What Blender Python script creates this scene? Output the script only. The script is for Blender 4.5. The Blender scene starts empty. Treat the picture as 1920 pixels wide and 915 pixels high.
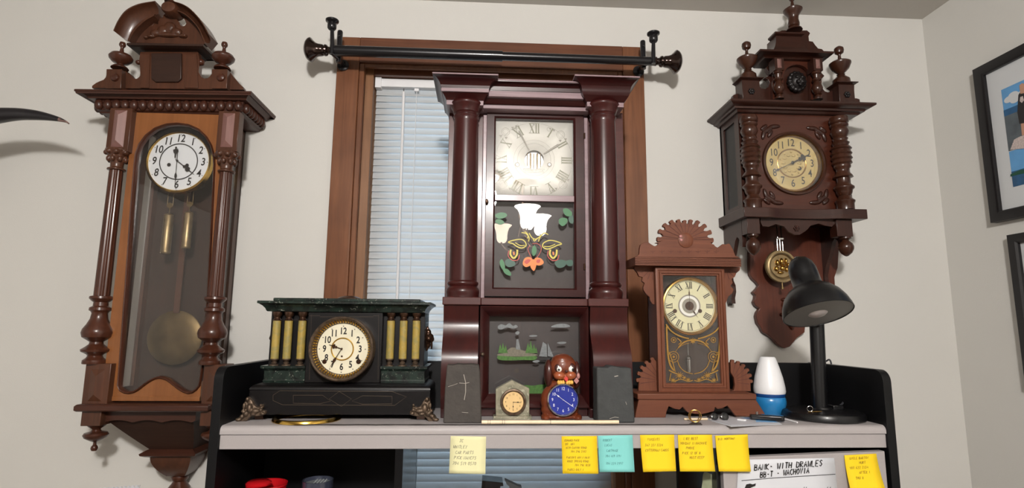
import bpy, bmesh, math, random
from mathutils import Vector, Matrix
random.seed(7)
PI = math.pi
SC = bpy.context.scene
COL = SC.collection

# ---------------------------------------------------------------- camera model (surveyed from the photo's vanishing points)
YAW, PIT, ROL, FPX = 0.05185, 0.14784, -0.00845, 1050.0
CAM = (0.0, -1.70, 1.51)
def _axes():
    cy, sy, cp, sp = math.cos(YAW), math.sin(YAW), math.cos(PIT), math.sin(PIT)
    f = Vector((sy*cp, cy*cp, sp)); rt = Vector((cy, -sy, 0)); dn = f.cross(rt)
    cr, sr = math.cos(ROL), math.sin(ROL)
    return cr*rt + sr*dn, -sr*rt + cr*dn, f
AR, AD, AF = _axes()
def ray(px, py):
    return AF + AR*((px-960)/FPX) + AD*((py-457.5)/FPX)
def at(px, py, Y):                      # world x, z of a surveyed point on the plane y = Y
    v = ray(px, py); t = (Y-CAM[1])/v.y
    return (CAM[0]+t*v.x, CAM[2]+t*v.z)
def X_(px, py, Y): return at(px, py, Y)[0]
def Z_(px, py, Y): return at(px, py, Y)[1]
def atx(px, py, X):                     # world y, z on the plane x = X
    v = ray(px, py); t = (X-CAM[0])/v.x
    return (CAM[1]+t*v.y, CAM[2]+t*v.z)
def gnd(px, py, z):
    v = ray(px, py); t = (z-CAM[2])/v.z
    return (CAM[0]+t*v.x, CAM[1]+t*v.y)
def MP(px, py, Y): return X_(px+1, py, Y)-X_(px, py, Y)   # metres in one step

def srgb(r, g, b):
    f = lambda c: (c/255/12.92) if c/255 <= .04045 else ((c/255+.055)/1.055)**2.4
    return (f(r), f(g), f(b), 1)

# ---------------------------------------------------------------- materials
def newmat(name):
    m = bpy.data.materials.new(name); m.use_nodes = True
    nt = m.node_tree; nt.nodes.clear()
    out = nt.nodes.new('ShaderNodeOutputMaterial'); p = nt.nodes.new('ShaderNodeBsdfPrincipled')
    nt.links.new(p.outputs[0], out.inputs[0])
    return m, nt, p, out
def plain(name, col, rough=.5, metal=0, spec=.5, coat=0, var=.0, vscale=30, bump=0, bscale=200):
    m, nt, p, out = newmat(name)
    p.inputs['Base Color'].default_value = col; p.inputs['Roughness'].default_value = rough
    p.inputs['Metallic'].default_value = metal; p.inputs['Specular IOR Level'].default_value = spec
    p.inputs['Coat Weight'].default_value = coat; p.inputs['Coat Roughness'].default_value = .1
    tc = nt.nodes.new('ShaderNodeTexCoord')
    if var:
        n = nt.nodes.new('ShaderNodeTexNoise'); n.inputs['Scale'].default_value = vscale; n.inputs['Detail'].default_value = 5
        nt.links.new(tc.outputs['Object'], n.inputs['Vector'])
        r = nt.nodes.new('ShaderNodeValToRGB'); a = 1-var; b = 1+var
        r.color_ramp.elements[0].position = .3; r.color_ramp.elements[1].position = .7
        r.color_ramp.elements[0].color = (col[0]*a, col[1]*a, col[2]*a, 1)
        r.color_ramp.elements[1].color = (min(1, col[0]*b), min(1, col[1]*b), min(1, col[2]*b), 1)
        nt.links.new(n.outputs[0], r.inputs[0]); nt.links.new(r.outputs[0], p.inputs['Base Color'])
    if bump:
        n2 = nt.nodes.new('ShaderNodeTexNoise'); n2.inputs['Scale'].default_value = bscale; n2.inputs['Detail'].default_value = 3
        nt.links.new(tc.outputs['Object'], n2.inputs['Vector'])
        bp = nt.nodes.new('ShaderNodeBump'); bp.inputs['Strength'].default_value = bump; bp.inputs['Distance'].default_value = .002
        nt.links.new(n2.outputs[0], bp.inputs['Height']); nt.links.new(bp.outputs[0], p.inputs['Normal'])
    return m
def wood(name, dark, light, rough=.35, axis='Z', scale=14, coat=.25, bump=.08, contrast=.25):
    m, nt, p, out = newmat(name)
    tc = nt.nodes.new('ShaderNodeTexCoord'); mp = nt.nodes.new('ShaderNodeMapping')
    s = [scale*6, scale*6, scale*6]; s['XYZ'.index(axis)] = scale*.35
    mp.inputs['Scale'].default_value = s
    n = nt.nodes.new('ShaderNodeTexNoise'); n.inputs['Scale'].default_value = 1.0
    n.inputs['Detail'].default_value = 6; n.inputs['Roughness'].default_value = .6; n.inputs['Distortion'].default_value = .8
    n2 = nt.nodes.new('ShaderNodeTexNoise'); n2.inputs['Scale'].default_value = 9; n2.inputs['Detail'].default_value = 2
    nt.links.new(tc.outputs['Object'], mp.inputs['Vector']); nt.links.new(mp.outputs[0], n.inputs['Vector'])
    nt.links.new(tc.outputs['Object'], n2.inputs['Vector'])
    mx = nt.nodes.new('ShaderNodeMath'); mx.operation = 'MULTIPLY_ADD'; mx.inputs[1].default_value = .65
    a2 = nt.nodes.new('ShaderNodeMath'); a2.operation = 'MULTIPLY'; a2.inputs[1].default_value = .35
    nt.links.new(n2.outputs[0], a2.inputs[0]); nt.links.new(n.outputs[0], mx.inputs[0]); nt.links.new(a2.outputs[0], mx.inputs[2])
    r = nt.nodes.new('ShaderNodeValToRGB')
    r.color_ramp.elements[0].position = .5-contrast; r.color_ramp.elements[1].position = .5+contrast
    r.color_ramp.elements[0].color = dark; r.color_ramp.elements[1].color = light
    nt.links.new(mx.outputs[0], r.inputs[0]); nt.links.new(r.outputs[0], p.inputs['Base Color'])
    p.inputs['Roughness'].default_value = rough; p.inputs['Coat Weight'].default_value = coat*.5; p.inputs['Coat Roughness'].default_value = .16; p.inputs['Specular IOR Level'].default_value = .34
    bp = nt.nodes.new('ShaderNodeBump'); bp.inputs['Strength'].default_value = bump; bp.inputs['Distance'].default_value = .001
    nt.links.new(n.outputs[0], bp.inputs['Height']); nt.links.new(bp.outputs[0], p.inputs['Normal'])
    return m
def marble(name, base, vein, speck, rough=.25, scale=25, amt=.62):
    m, nt, p, out = newmat(name)
    tc = nt.nodes.new('ShaderNodeTexCoord')
    n = nt.nodes.new('ShaderNodeTexNoise'); n.inputs['Scale'].default_value = scale; n.inputs['Detail'].default_value = 8; n.inputs['Distortion'].default_value = 1.6
    n2 = nt.nodes.new('ShaderNodeTexNoise'); n2.inputs['Scale'].default_value = scale*4; n2.inputs['Detail'].default_value = 6; n2.inputs['Distortion'].default_value = 2
    nt.links.new(tc.outputs['Object'], n.inputs['Vector']); nt.links.new(tc.outputs['Object'], n2.inputs['Vector'])
    r = nt.nodes.new('ShaderNodeValToRGB'); e = r.color_ramp.elements
    e[0].position = .42; e[0].color = base; e[1].position = .6; e[1].color = vein
    r2 = nt.nodes.new('ShaderNodeValToRGB'); e = r2.color_ramp.elements
    e[0].position = amt; e[0].color = (0, 0, 0, 1); e[1].position = amt+.06; e[1].color = (1, 1, 1, 1)
    mx = nt.nodes.new('ShaderNodeMixRGB'); mx.inputs[2].default_value = speck
    nt.links.new(n.outputs[0], r.inputs[0]); nt.links.new(n2.outputs[0], r2.inputs[0])
    nt.links.new(r2.outputs[0], mx.inputs[0]); nt.links.new(r.outputs[0], mx.inputs[1]); nt.links.new(mx.outputs[0], p.inputs['Base Color'])
    p.inputs['Roughness'].default_value = rough
    return m
def glassmat(name, tint=(1, 1, 1, 1), dust=.03, rough=.0, ior=1.5, boost=1.0):
    m = bpy.data.materials.new(name); m.use_nodes = True; nt = m.node_tree; nt.nodes.clear()
    out = nt.nodes.new('ShaderNodeOutputMaterial'); fr = nt.nodes.new('ShaderNodeFresnel'); fr.inputs[0].default_value = ior
    ge = nt.nodes.new('ShaderNodeNewGeometry'); mr = nt.nodes.new('ShaderNodeMapRange'); mr.inputs[3].default_value = ior; mr.inputs[4].default_value = 1/ior
    nt.links.new(ge.outputs['Backfacing'], mr.inputs[0]); nt.links.new(mr.outputs[0], fr.inputs[0])
    tr = nt.nodes.new('ShaderNodeBsdfTransparent'); tr.inputs[0].default_value = tint
    gl = nt.nodes.new('ShaderNodeBsdfGlossy'); gl.inputs['Roughness'].default_value = rough
    df = nt.nodes.new('ShaderNodeBsdfDiffuse'); df.inputs[0].default_value = (.5, .48, .45, 1)
    m1 = nt.nodes.new('ShaderNodeMixShader'); m2 = nt.nodes.new('ShaderNodeMixShader'); m1.inputs[0].default_value = dust
    mu = nt.nodes.new('ShaderNodeMath'); mu.operation = 'MULTIPLY'; mu.inputs[1].default_value = boost; mu.use_clamp = True
    nt.links.new(fr.outputs[0], mu.inputs[0])
    nt.links.new(tr.outputs[0], m1.inputs[1]); nt.links.new(df.outputs[0], m1.inputs[2])
    nt.links.new(mu.outputs[0], m2.inputs[0]); nt.links.new(m1.outputs[0], m2.inputs[1]); nt.links.new(gl.outputs[0], m2.inputs[2])
    nt.links.new(m2.outputs[0], out.inputs[0])
    return m
def emit(name, col, s):
    m = bpy.data.materials.new(name); m.use_nodes = True; nt = m.node_tree; nt.nodes.clear()
    out = nt.nodes.new('ShaderNodeOutputMaterial'); e = nt.nodes.new('ShaderNodeEmission')
    e.inputs[0].default_value = col; e.inputs[1].default_value = s; nt.links.new(e.outputs[0], out.inputs[0])
    return m

M = {}
M['wall'] = plain('wall_paint', srgb(206, 204, 199), .75, var=.012, vscale=3, bump=.12, bscale=350)
M['ceil'] = plain('ceiling_paint', srgb(196, 192, 186), .85, bump=.1, bscale=300)
M['floor'] = plain('carpet', srgb(120, 110, 100), .95, var=.15, vscale=300)
M['casing'] = wood('window_oak', srgb(86, 52, 35), srgb(132, 86, 58), .3, scale=10, coat=.6)
M['casingx'] = wood('window_oak_head', srgb(76, 44, 31), srgb(112, 70, 48), .32, axis='X', scale=10, coat=.4)
M['jamb'] = wood('window_jamb_oak', srgb(112, 76, 50), srgb(146, 104, 72), .4, scale=10, coat=.2)
M['w1'] = wood('walnut_left', srgb(54, 32, 22), srgb(90, 54, 37), .34, coat=.35)
M['w1x'] = wood('walnut_left_cross', srgb(46, 25, 18), srgb(76, 42, 30), .38, axis='X', coat=.25)
M['w1d'] = wood('walnut_left_dark', srgb(35, 21, 16), srgb(56, 35, 26), .45, axis='X', coat=.1)
M['w1l'] = wood('honey_burl', srgb(113, 67, 35), srgb(144, 92, 53), .3, scale=8, coat=.4)
M['w1t'] = wood('walnut_turned', srgb(51, 26, 18), srgb(83, 46, 31), .3, coat=.45)
M['facet'] = wood('sheen_tinted_facet', srgb(112, 78, 72), srgb(138, 102, 96), .42, coat=.2)  # pale pink wood colour stands for light reflected by the facets
M['case_in'] = wood('case_interior', srgb(38, 24, 17), srgb(60, 39, 27), .6, coat=.0, bump=0)
M['w2'] = wood('mahogany', srgb(39, 11, 11), srgb(67, 22, 19), .34, scale=9, coat=.35)
M['w2x'] = wood('mahogany_cross', srgb(37, 11, 12), srgb(60, 21, 19), .32, axis='X', scale=9, coat=.4)
M['w2f'] = wood('mahogany_pale_edge', srgb(120, 98, 102), srgb(154, 132, 137), .3, axis='X', scale=9, coat=.5)  # paler, greyer tone for lips, fillets, stiles and mid rail
M['w2m'] = wood('mahogany_flat', srgb(58, 25, 24), srgb(81, 39, 35), .35, axis='X', scale=9, coat=.4)
M['w3'] = wood('pressed_oak', srgb(88, 48, 31), srgb(118, 68, 46), .5, scale=18, coat=.08)
M['w3x'] = wood('pressed_oak_cross', srgb(86, 46, 30), srgb(114, 66, 45), .5, axis='X', scale=18, coat=.08)
M['w3g'] = plain('pressed_groove', srgb(74, 36, 26), .7)
M['w4'] = wood('dark_walnut', srgb(37, 18, 12), srgb(62, 32, 23), .34, coat=.35)
M['w4x'] = wood('dark_walnut_cross', srgb(37, 18, 12), srgb(62, 32, 23), .34, axis='X', coat=.35)
M['w4t'] = wood('dark_walnut_turned', srgb(42, 21, 13), srgb(70, 38, 24), .3, coat=.5)
M['w4r'] = wood('red_walnut_face', srgb(53, 25, 17), srgb(81, 40, 26), .3, axis='X', coat=.4)
M['w4b'] = wood('red_backboard', srgb(66, 30, 20), srgb(96, 48, 32), .45, coat=.15)
M['ebony'] = plain('ebonised_wood', srgb(16, 14, 15), .36, spec=.3, coat=.05, var=.15, vscale=60)
M['lion'] = plain('blackened_metal', srgb(34, 30, 30), .4, metal=.4, var=.2, vscale=90)
M['brass'] = plain('aged_brass', srgb(176, 138, 74), .28, metal=1, var=.12, vscale=60)
M['brass_w'] = plain('weathered_brass', srgb(150, 130, 96), .42, metal=.9, var=.2, vscale=60)
M['brass_d'] = plain('dull_brass', srgb(104, 86, 56), .45, metal=.8, var=.25, vscale=22)
M['brass_b'] = plain('bright_brass', srgb(206, 168, 84), .16, metal=1, var=.08, vscale=50)
M['bronze'] = plain('patinated_bronze', srgb(98, 82, 68), .48, metal=.65, var=.45, vscale=120)
M['bronze_d'] = plain('dark_bronze', srgb(74, 50, 36), .3, metal=.7, coat=.3, var=.3, vscale=80)
M['steel'] = plain('steel', srgb(190, 188, 185), .2, metal=1)
M['chrome'] = plain('chrome', srgb(205, 205, 210), .12, metal=1)
M['dial_w'] = plain('enamel_white', srgb(222, 225, 228), .22, coat=.3)
M['dial_c'] = plain('aged_paper_dial', srgb(214, 208, 184), .45, var=.06, vscale=25)
M['dial_g'] = plain('greenish_cream_dial', srgb(214, 210, 172), .4, var=.06, vscale=25)
M['dial_y'] = plain('gilt_dial', srgb(206, 182, 118), .38, metal=.15, var=.1, vscale=30)
M['dial_s'] = plain('painted_tin_dial', srgb(224, 222, 214), .6, coat=.0, var=.05, vscale=14)
M['dial_b'] = plain('blue_dial', srgb(34, 48, 140), .35, coat=.4)
M['dial_t'] = plain('tan_dial', srgb(222, 188, 132), .4)
M['ink'] = plain('black_ink', srgb(26, 23, 22), .4)
M['ink_g'] = plain('faded_ink', srgb(140, 135, 124), .5)
M['ink_o'] = plain('olive_grey_ink', srgb(122, 122, 100), .5)  # light olive grey for the tin dial numerals
M['ink_p'] = plain('pencil_grey', srgb(96, 92, 84), .7)
M['ink_py'] = plain('pencil_on_yellow', srgb(118, 92, 14), .7)
M['ink_pt'] = plain('pencil_on_teal', srgb(76, 134, 132), .7)
M['ink_w'] = plain('white_paint', srgb(225, 228, 236), .4)
M['mgreen'] = marble('green_black_marble', srgb(14, 20, 18), srgb(30, 44, 38), srgb(128, 130, 120), .3, 30, .62)
M['myellow'] = marble('yellow_onyx', srgb(158, 134, 62), srgb(136, 124, 70), srgb(184, 166, 104), .4, 40, .66)
M['mgrey'] = marble('grey_green_marble', srgb(150, 144, 124), srgb(112, 110, 92), srgb(176, 172, 152), .35, 20, .6)
M['slate'] = plain('dark_slate', srgb(62, 57, 53), .75, var=.16, vscale=50, bump=.5, bscale=120)
M['slate2'] = plain('dark_slate_green', srgb(54, 56, 56), .7, var=.12, vscale=50, bump=.4, bscale=120)
M['scratch'] = plain('chalk_scratch', srgb(176, 170, 160), .8)
M['leaflet'] = plain('leaflet_grey', srgb(186, 186, 192), .6)
M['cord'] = plain('grey_cord', srgb(64, 64, 68), .5)
M['wallf'] = plain('tan_wall', srgb(110, 94, 80), .8)
M['lam'] = plain('grey_laminate', srgb(160, 154, 154), .5, var=.035, vscale=600)
M['blk'] = plain('black_panel', srgb(11, 11, 13), .45, spec=.25)
M['blks'] = plain('black_gloss_panel', srgb(17, 18, 20), .18, spec=.5)
M['lampk'] = plain('satin_black_metal', srgb(13, 13, 15), .34, metal=.0, coat=.1, spec=.4)
M['lampin'] = plain('lamp_inner_grey', srgb(128, 127, 124), .5)
M['bulb'] = plain('frosted_bulb', srgb(176, 168, 166), .35)
M['rod'] = plain('bronze_black_rod', srgb(26, 25, 28), .3, metal=.3, coat=.3)
M['rodf'] = plain('oil_rubbed_bronze', srgb(54, 38, 32), .16, metal=.8, coat=.5, var=.4, vscale=30)
M['plw'] = plain('white_plastic', srgb(228, 228, 230), .35)
M['plb'] = plain('blue_plastic', srgb(34, 118, 176), .3, coat=.3, var=.08, vscale=20)
M['pld'] = plain('navy_plastic', srgb(18, 66, 128), .25, coat=.3)
M['pk'] = plain('black_plastic', srgb(20, 20, 22), .25, coat=.4)
M['paper'] = plain('white_paper', srgb(206, 208, 214), .7)
M['note_p'] = plain('pale_yellow_note', srgb(222, 218, 172), .8)
M['note_y'] = plain('yellow_note', srgb(236, 200, 18), .8)
M['note_t'] = plain('teal_note', srgb(124, 200, 196), .8)
M['ivory'] = plain('ivory_stick', srgb(232, 210, 178), .4, var=.05, vscale=80)
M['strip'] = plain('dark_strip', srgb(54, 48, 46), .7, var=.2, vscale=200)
M['horn'] = plain('black_horn', srgb(28, 26, 30), .3, coat=.1, var=.15, vscale=40)
M['horn_t'] = plain('horn_tip', srgb(112, 88, 82), .4, var=.5, vscale=140)
M['frame'] = plain('black_frame', srgb(18, 15, 17), .4, var=.2, vscale=50)
M['mat'] = plain('white_mount', srgb(200, 202, 204), .8)
M['red'] = plain('red_plastic', srgb(190, 22, 30), .25, coat=.4)
M['jar'] = plain('smoked_plastic', srgb(52, 56, 70), .15, coat=.6, var=.2, vscale=60)
M['dogb'] = wood('dog_brown', srgb(86, 37, 19), srgb(120, 58, 32), .35, scale=12, coat=.4)
M['dogd'] = plain('dog_dark_brown', srgb(62, 26, 20), .3, coat=.4, var=.2, vscale=60)
M['dogs'] = plain('dog_muzzle_brown', srgb(150, 78, 46), .35, coat=.3)
M['white'] = plain('white_gloss', srgb(232, 232, 226), .2, coat=.4)
M['yel'] = plain('yellow_paw', srgb(226, 176, 84), .4)
M['tong'] = plain('red_tongue', srgb(196, 62, 58), .35)
M['pink'] = plain('pinkish_tag', srgb(172, 120, 116), .35)
M['leafg'] = plain('painted_green', srgb(30, 104, 52), .45)
M['leafd'] = plain('painted_dark_green', srgb(24, 74, 56), .45)
M['ylw'] = plain('painted_yellow', srgb(198, 182, 62), .45)
M['org'] = plain('painted_orange', srgb(214, 118, 40), .45)
M['redp'] = plain('painted_red', srgb(178, 52, 34), .45)
M['gilt'] = plain('gilt_paint', srgb(160, 122, 56), .35, metal=.45, var=.12, vscale=80)
M['gilt_d'] = plain('gilt_etching', srgb(70, 58, 44), .5)
M['cloud'] = plain('painted_grey_white', srgb(108, 112, 114), .6, var=.2, vscale=200)
M['grass'] = plain('painted_grass', srgb(58, 100, 32), .6, var=.3, vscale=250)
M['earth'] = plain('painted_bank', srgb(104, 98, 84), .6, var=.2, vscale=200)
M['tabdark'] = plain('tablet_backing', srgb(52, 42, 40), .5, var=.18, vscale=14)
M['tablow'] = plain('lower_tablet_backing', srgb(52, 46, 46), .45, var=.16, vscale=10)
M['sky'] = plain('photo_sky', srgb(92, 150, 200), .4, var=.1, vscale=20)
M['lake'] = plain('photo_water', srgb(38, 84, 124), .4, var=.2, vscale=50)
M['boat'] = plain('photo_grey_deck', srgb(84, 92, 98), .4, var=.25, vscale=30)
M['skin'] = plain('photo_skin', srgb(186, 140, 116), .5)
M['shirt'] = plain('photo_dark_shirt', srgb(38, 34, 36), .5)
M['flor'] = plain('photo_floral', srgb(190, 176, 172), .5, var=.3, vscale=300)
M['lowprint'] = plain('green_printed_paper', srgb(150, 156, 128), .6, var=.2, vscale=60)
M['glass'] = glassmat('clock_glass', dust=.012)
M['glass_m'] = glassmat('tablet_glass', dust=.008, ior=1.5, boost=1.15)
M['wglass'] = glassmat('window_glass', dust=.01)
M['dome'] = emit('added_lamp_glow', (1, .95, .88, 1), 14)  # glow of the added flush lamp's dome
M['shade'] = emit('lit_glass_shade', (1, .96, .9, 1), 22)
M['shade2'] = emit('dim_lit_glass_shade', (1, .80, .62, 1), 15)
# blind slats: white vinyl that lets a little daylight through
def slatmat():
    m, nt, p, out = newmat('blind_vinyl')
    p.inputs['Base Color'].default_value = srgb(196, 198, 199); p.inputs['Roughness'].default_value = .4
    t = nt.nodes.new('ShaderNodeBsdfTranslucent'); t.inputs[0].default_value = srgb(236, 236, 234)
    mx = nt.nodes.new('ShaderNodeMixShader'); mx.inputs[0].default_value = .30
    nt.links.new(p.outputs[0], mx.inputs[1]); nt.links.new(t.outputs[0], mx.inputs[2]); nt.links.new(mx.outputs[0], out.inputs[0])
    return m
M['slat'] = slatmat()

# ---------------------------------------------------------------- mesh helpers
def B(): return bmesh.new()
def box(bm, x0, x1, y0, y1, z0, z1):
    v = [bm.verts.new(p) for p in ((x0,y0,z0),(x1,y0,z0),(x1,y1,z0),(x0,y1,z0),(x0,y0,z1),(x1,y0,z1),(x1,y1,z1),(x0,y1,z1))]
    for f in ((0,3,2,1),(4,5,6,7),(0,1,5,4),(1,2,6,5),(2,3,7,6),(3,0,4,7)): bm.faces.new([v[i] for i in f])
    return v
def quadbox(bm, q, y0, y1):             # four (x,z) corners extruded in y
    prism(bm, q, y0, y1)
def prism(bm, pts, y0, y1):
    a = [bm.verts.new((p[0], y0, p[1])) for p in pts]; b = [bm.verts.new((p[0], y1, p[1])) for p in pts]
    n = len(pts)
    ar = sum(pts[i][0]*pts[(i+1)%n][1]-pts[(i+1)%n][0]*pts[i][1] for i in range(n))
    fs = []
    if ar < 0: a2, b2 = a[::-1], b[::-1]
    else: a2, b2 = a, b
    if y0 > y1: a2, b2 = b2, a2
    fs.append(bm.faces.new(a2)); fs.append(bm.faces.new(b2[::-1]))
    for i in range(n):
        j = (i+1) % n; bm.faces.new((a2[j], a2[i], b2[i], b2[j]))
    for f in fs: f.normal_update()
    bmesh.ops.triangulate(bm, faces=fs)
def prismx(bm, pts, x0, x1):            # (y,z) outline extruded in x
    a = [bm.verts.new((x0, p[0], p[1])) for p in pts]; b = [bm.verts.new((x1, p[0], p[1])) for p in pts]
    n = len(pts); f1 = bm.faces.new(a); f2 = bm.faces.new(b[::-1])
    for i in range(n):
        j = (i+1) % n; bm.faces.new((a[j], a[i], b[i], b[j]))
    f1.normal_update(); f2.normal_update()
    bmesh.ops.triangulate(bm, faces=[f1, f2])
    bmesh.ops.recalc_face_normals(bm, faces=bm.faces[:])
def prismz(bm, pts, z0, z1):            # (x,y) outline extruded in z
    a = [bm.verts.new((p[0], p[1], z0)) for p in pts]; b = [bm.verts.new((p[0], p[1], z1)) for p in pts]
    n = len(pts); f1 = bm.faces.new(a); f2 = bm.faces.new(b[::-1])
    for i in range(n):
        j = (i+1) % n; bm.faces.new((a[j], a[i], b[i], b[j]))
    f1.normal_update(); f2.normal_update()
    bmesh.ops.triangulate(bm, faces=[f1, f2])
    bmesh.ops.recalc_face_normals(bm, faces=bm.faces[:])
def lathe(bm, o, axis, prof, seg=32, flute=0, fl=0.0, scale=(1, 1)):
    ax = Vector(axis).normalized(); up = Vector((0, 0, 1)) if abs(ax.z) < .9 else Vector((0, -1, 0))
    u = ax.cross(up).normalized(); w = ax.cross(u).normalized(); o = Vector(o)
    rings = []
    for r, t in prof:
        if r < 1e-6: rings.append([bm.verts.new(o+ax*t)])
        else:
            rg = []
            for k in range(seg):
                a = 2*PI*k/seg; rr = r*(1+fl*math.cos(flute*a)) if flute else r
                rg.append(bm.verts.new(o+ax*t+u*(rr*math.cos(a)*scale[0])+w*(rr*math.sin(a)*scale[1])))
            rings.append(rg)
    for i in range(len(rings)-1):
        A, C = rings[i], rings[i+1]
        if len(A) == 1 and len(C) == 1: continue
        for k in range(seg):
            j = (k+1) % seg
            if len(A) == 1: bm.faces.new((A[0], C[j], C[k]))
            elif len(C) == 1: bm.faces.new((A[k], A[j], C[0]))
            else: bm.faces.new((A[k], A[j], C[j], C[k]))
    for rg, fl_ in ((rings[0], 0), (rings[-1], 1)):
        if len(rg) > 1: bm.faces.new(rg if fl_ else rg[::-1])
def ring(bm, o, axis, prof, seg=48):    # closed profile (r,t) turned round an axis
    ax = Vector(axis).normalized(); up = Vector((0, 0, 1)) if abs(ax.z) < .9 else Vector((0, -1, 0))
    u = ax.cross(up).normalized(); w = ax.cross(u).normalized(); o = Vector(o); R = []
    for r, t in prof:
        R.append([bm.verts.new(o+ax*t+u*(r*math.cos(2*PI*k/seg))+w*(r*math.sin(2*PI*k/seg))) for k in range(seg)])
    n = len(R)
    for i in range(n):
        A, C = R[i], R[(i+1) % n]
        for k in range(seg):
            j = (k+1) % seg; bm.faces.new((A[k], A[j], C[j], C[k]))
def torus(bm, o, axis, R, r, seg=40, s2=8):
    ring(bm, o, axis, [(R+r*math.cos(2*PI*i/s2), r*math.sin(2*PI*i/s2)) for i in range(s2)], seg)
def tube(bm, pts, r, seg=8, caps=True):
    pts = [Vector(p) for p in pts]; rs = r if isinstance(r, (list, tuple)) else [r]*len(pts)
    R = []; pu = None
    for i, p in enumerate(pts):
        d = (pts[min(i+1, len(pts)-1)]-pts[max(i-1, 0)])
        if d.length < 1e-9: d = Vector((0, 0, 1))
        d.normalize()
        if pu is None: pu = d.orthogonal().normalized()
        pu = (pu-d*pu.dot(d)); pu = pu.normalized() if pu.length > 1e-6 else d.orthogonal().normalized()
        w = d.cross(pu)
        R.append([bm.verts.new(p+pu*(rs[i]*math.cos(2*PI*k/seg))+w*(rs[i]*math.sin(2*PI*k/seg))) for k in range(seg)])
    for i in range(len(R)-1):
        for k in range(seg):
            j = (k+1) % seg; bm.faces.new((R[i][k], R[i][j], R[i+1][j], R[i+1][k]))
    if caps: bm.faces.new(R[0][::-1]); bm.faces.new(R[-1])
def ball(bm, c, r, sub=3, s=(1, 1, 1)):
    mt = Matrix.Translation(c) @ Matrix.Diagonal((r*s[0], r*s[1], r*s[2], 1))
    bmesh.ops.create_icosphere(bm, subdivisions=sub, radius=1, matrix=mt)
def cornice(bm, x0, x1, yf, yb, lv, tilt=0.0):      # lv: (z, projection) bottom to top, mitred on three sides
    xc = (x0+x1)/2; R = []
    for z, d in lv:
        R.append([bm.verts.new((x, y, z+tilt*(x-xc))) for x, y in ((x0-d, yb), (x0-d, yf-d), (x1+d, yf-d), (x1+d, yb))])
    for i in range(len(R)-1):
        for k in range(4):
            j = (k+1) % 4; bm.faces.new((R[i][k], R[i][j], R[i+1][j], R[i+1][k]))
    bm.faces.new(R[0][::-1]); bm.faces.new(R[-1])
def mitre(bm, o, i, sec):                # o,i: (x0,x1,z0,z1); sec: (t 0..1 outer to inner, y) closed section
    R = []
    for t, y in sec:
        a = [o[k]+(i[k]-o[k])*t for k in range(4)]
        R.append([bm.verts.new((x, y, z)) for x, z in ((a[0], a[2]), (a[1], a[2]), (a[1], a[3]), (a[0], a[3]))])
    n = len(R)
    for q in range(n):
        A, C = R[q], R[(q+1) % n]
        for k in range(4):
            j = (k+1) % 4; bm.faces.new((A[k], A[j], C[j], C[k]))
def hip(bm, q, y, h, inset=.3):           # elongated hipped ridge on a face; q: x0,x1,z0,z1
    x0, x1, z0, z1 = q; xm = (x0+x1)/2; e = (x1-x0)/2
    v = [bm.verts.new(p) for p in ((x0, y, z0), (x1, y, z0), (x1, y, z1), (x0, y, z1), (xm, y-h, z0+e), (xm, y-h, z1-e))]
    fs = {'bot': (0, 1, 4), 'right': (1, 2, 5, 4), 'top': (2, 3, 5), 'left': (3, 0, 4, 5)}
    for f in fs.values(): bm.faces.new([v[i] for i in f])
    bm.faces.new((v[3], v[2], v[1], v[0]))
PAINT = [0]
def layer(Y):                            # each brush stroke lies a hair above the one before
    PAINT[0] += 1; return Y-(PAINT[0] % 24)*1.6e-5
def ribbon(bm, pts, w, Y, h=.0003):      # flat painted stroke on the plane y = Y
    Y = layer(Y)
    n = len(pts); L = []; Rr = []
    for i, p in enumerate(pts):
        a = pts[max(i-1, 0)]; b = pts[min(i+1, n-1)]; dx, dz = b[0]-a[0], b[1]-a[1]; l = math.hypot(dx, dz) or 1
        ww = (w[i] if isinstance(w, (list, tuple)) else w)/2
        L.append(bm.verts.new((p[0]-dz/l*ww, Y, p[1]+dx/l*ww))); Rr.append(bm.verts.new((p[0]+dz/l*ww, Y, p[1]-dx/l*ww)))
    for i in range(n-1): bm.faces.new((Rr[i], Rr[i+1], L[i+1], L[i]))
def poly(bm, pts, Y):
    Y = layer(Y)
    n = len(pts); ar = sum(pts[i][0]*pts[(i+1)%n][1]-pts[(i+1)%n][0]*pts[i][1] for i in range(n))
    if ar < 0: pts = pts[::-1]
    f = bm.faces.new([bm.verts.new((p[0], Y, p[1])) for p in pts]); f.normal_update(); bmesh.ops.triangulate(bm, faces=[f])
def disc(bm, c, r, Y, seg=40, sz=1.0): poly(bm, [(c[0]+r*math.cos(2*PI*k/seg), c[1]+r*sz*math.sin(2*PI*k/seg)) for k in range(seg)], Y)
def annulus(bm, c, r0, r1, Y, seg=56):
    a = [bm.verts.new((c[0]+r0*math.cos(2*PI*k/seg), Y, c[1]+r0*math.sin(2*PI*k/seg))) for k in range(seg)]
    b = [bm.verts.new((c[0]+r1*math.cos(2*PI*k/seg), Y, c[1]+r1*math.sin(2*PI*k/seg))) for k in range(seg)]
    for k in range(seg):
        j = (k+1) % seg; bm.faces.new((a[k], b[k], b[j], a[j]))
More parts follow.
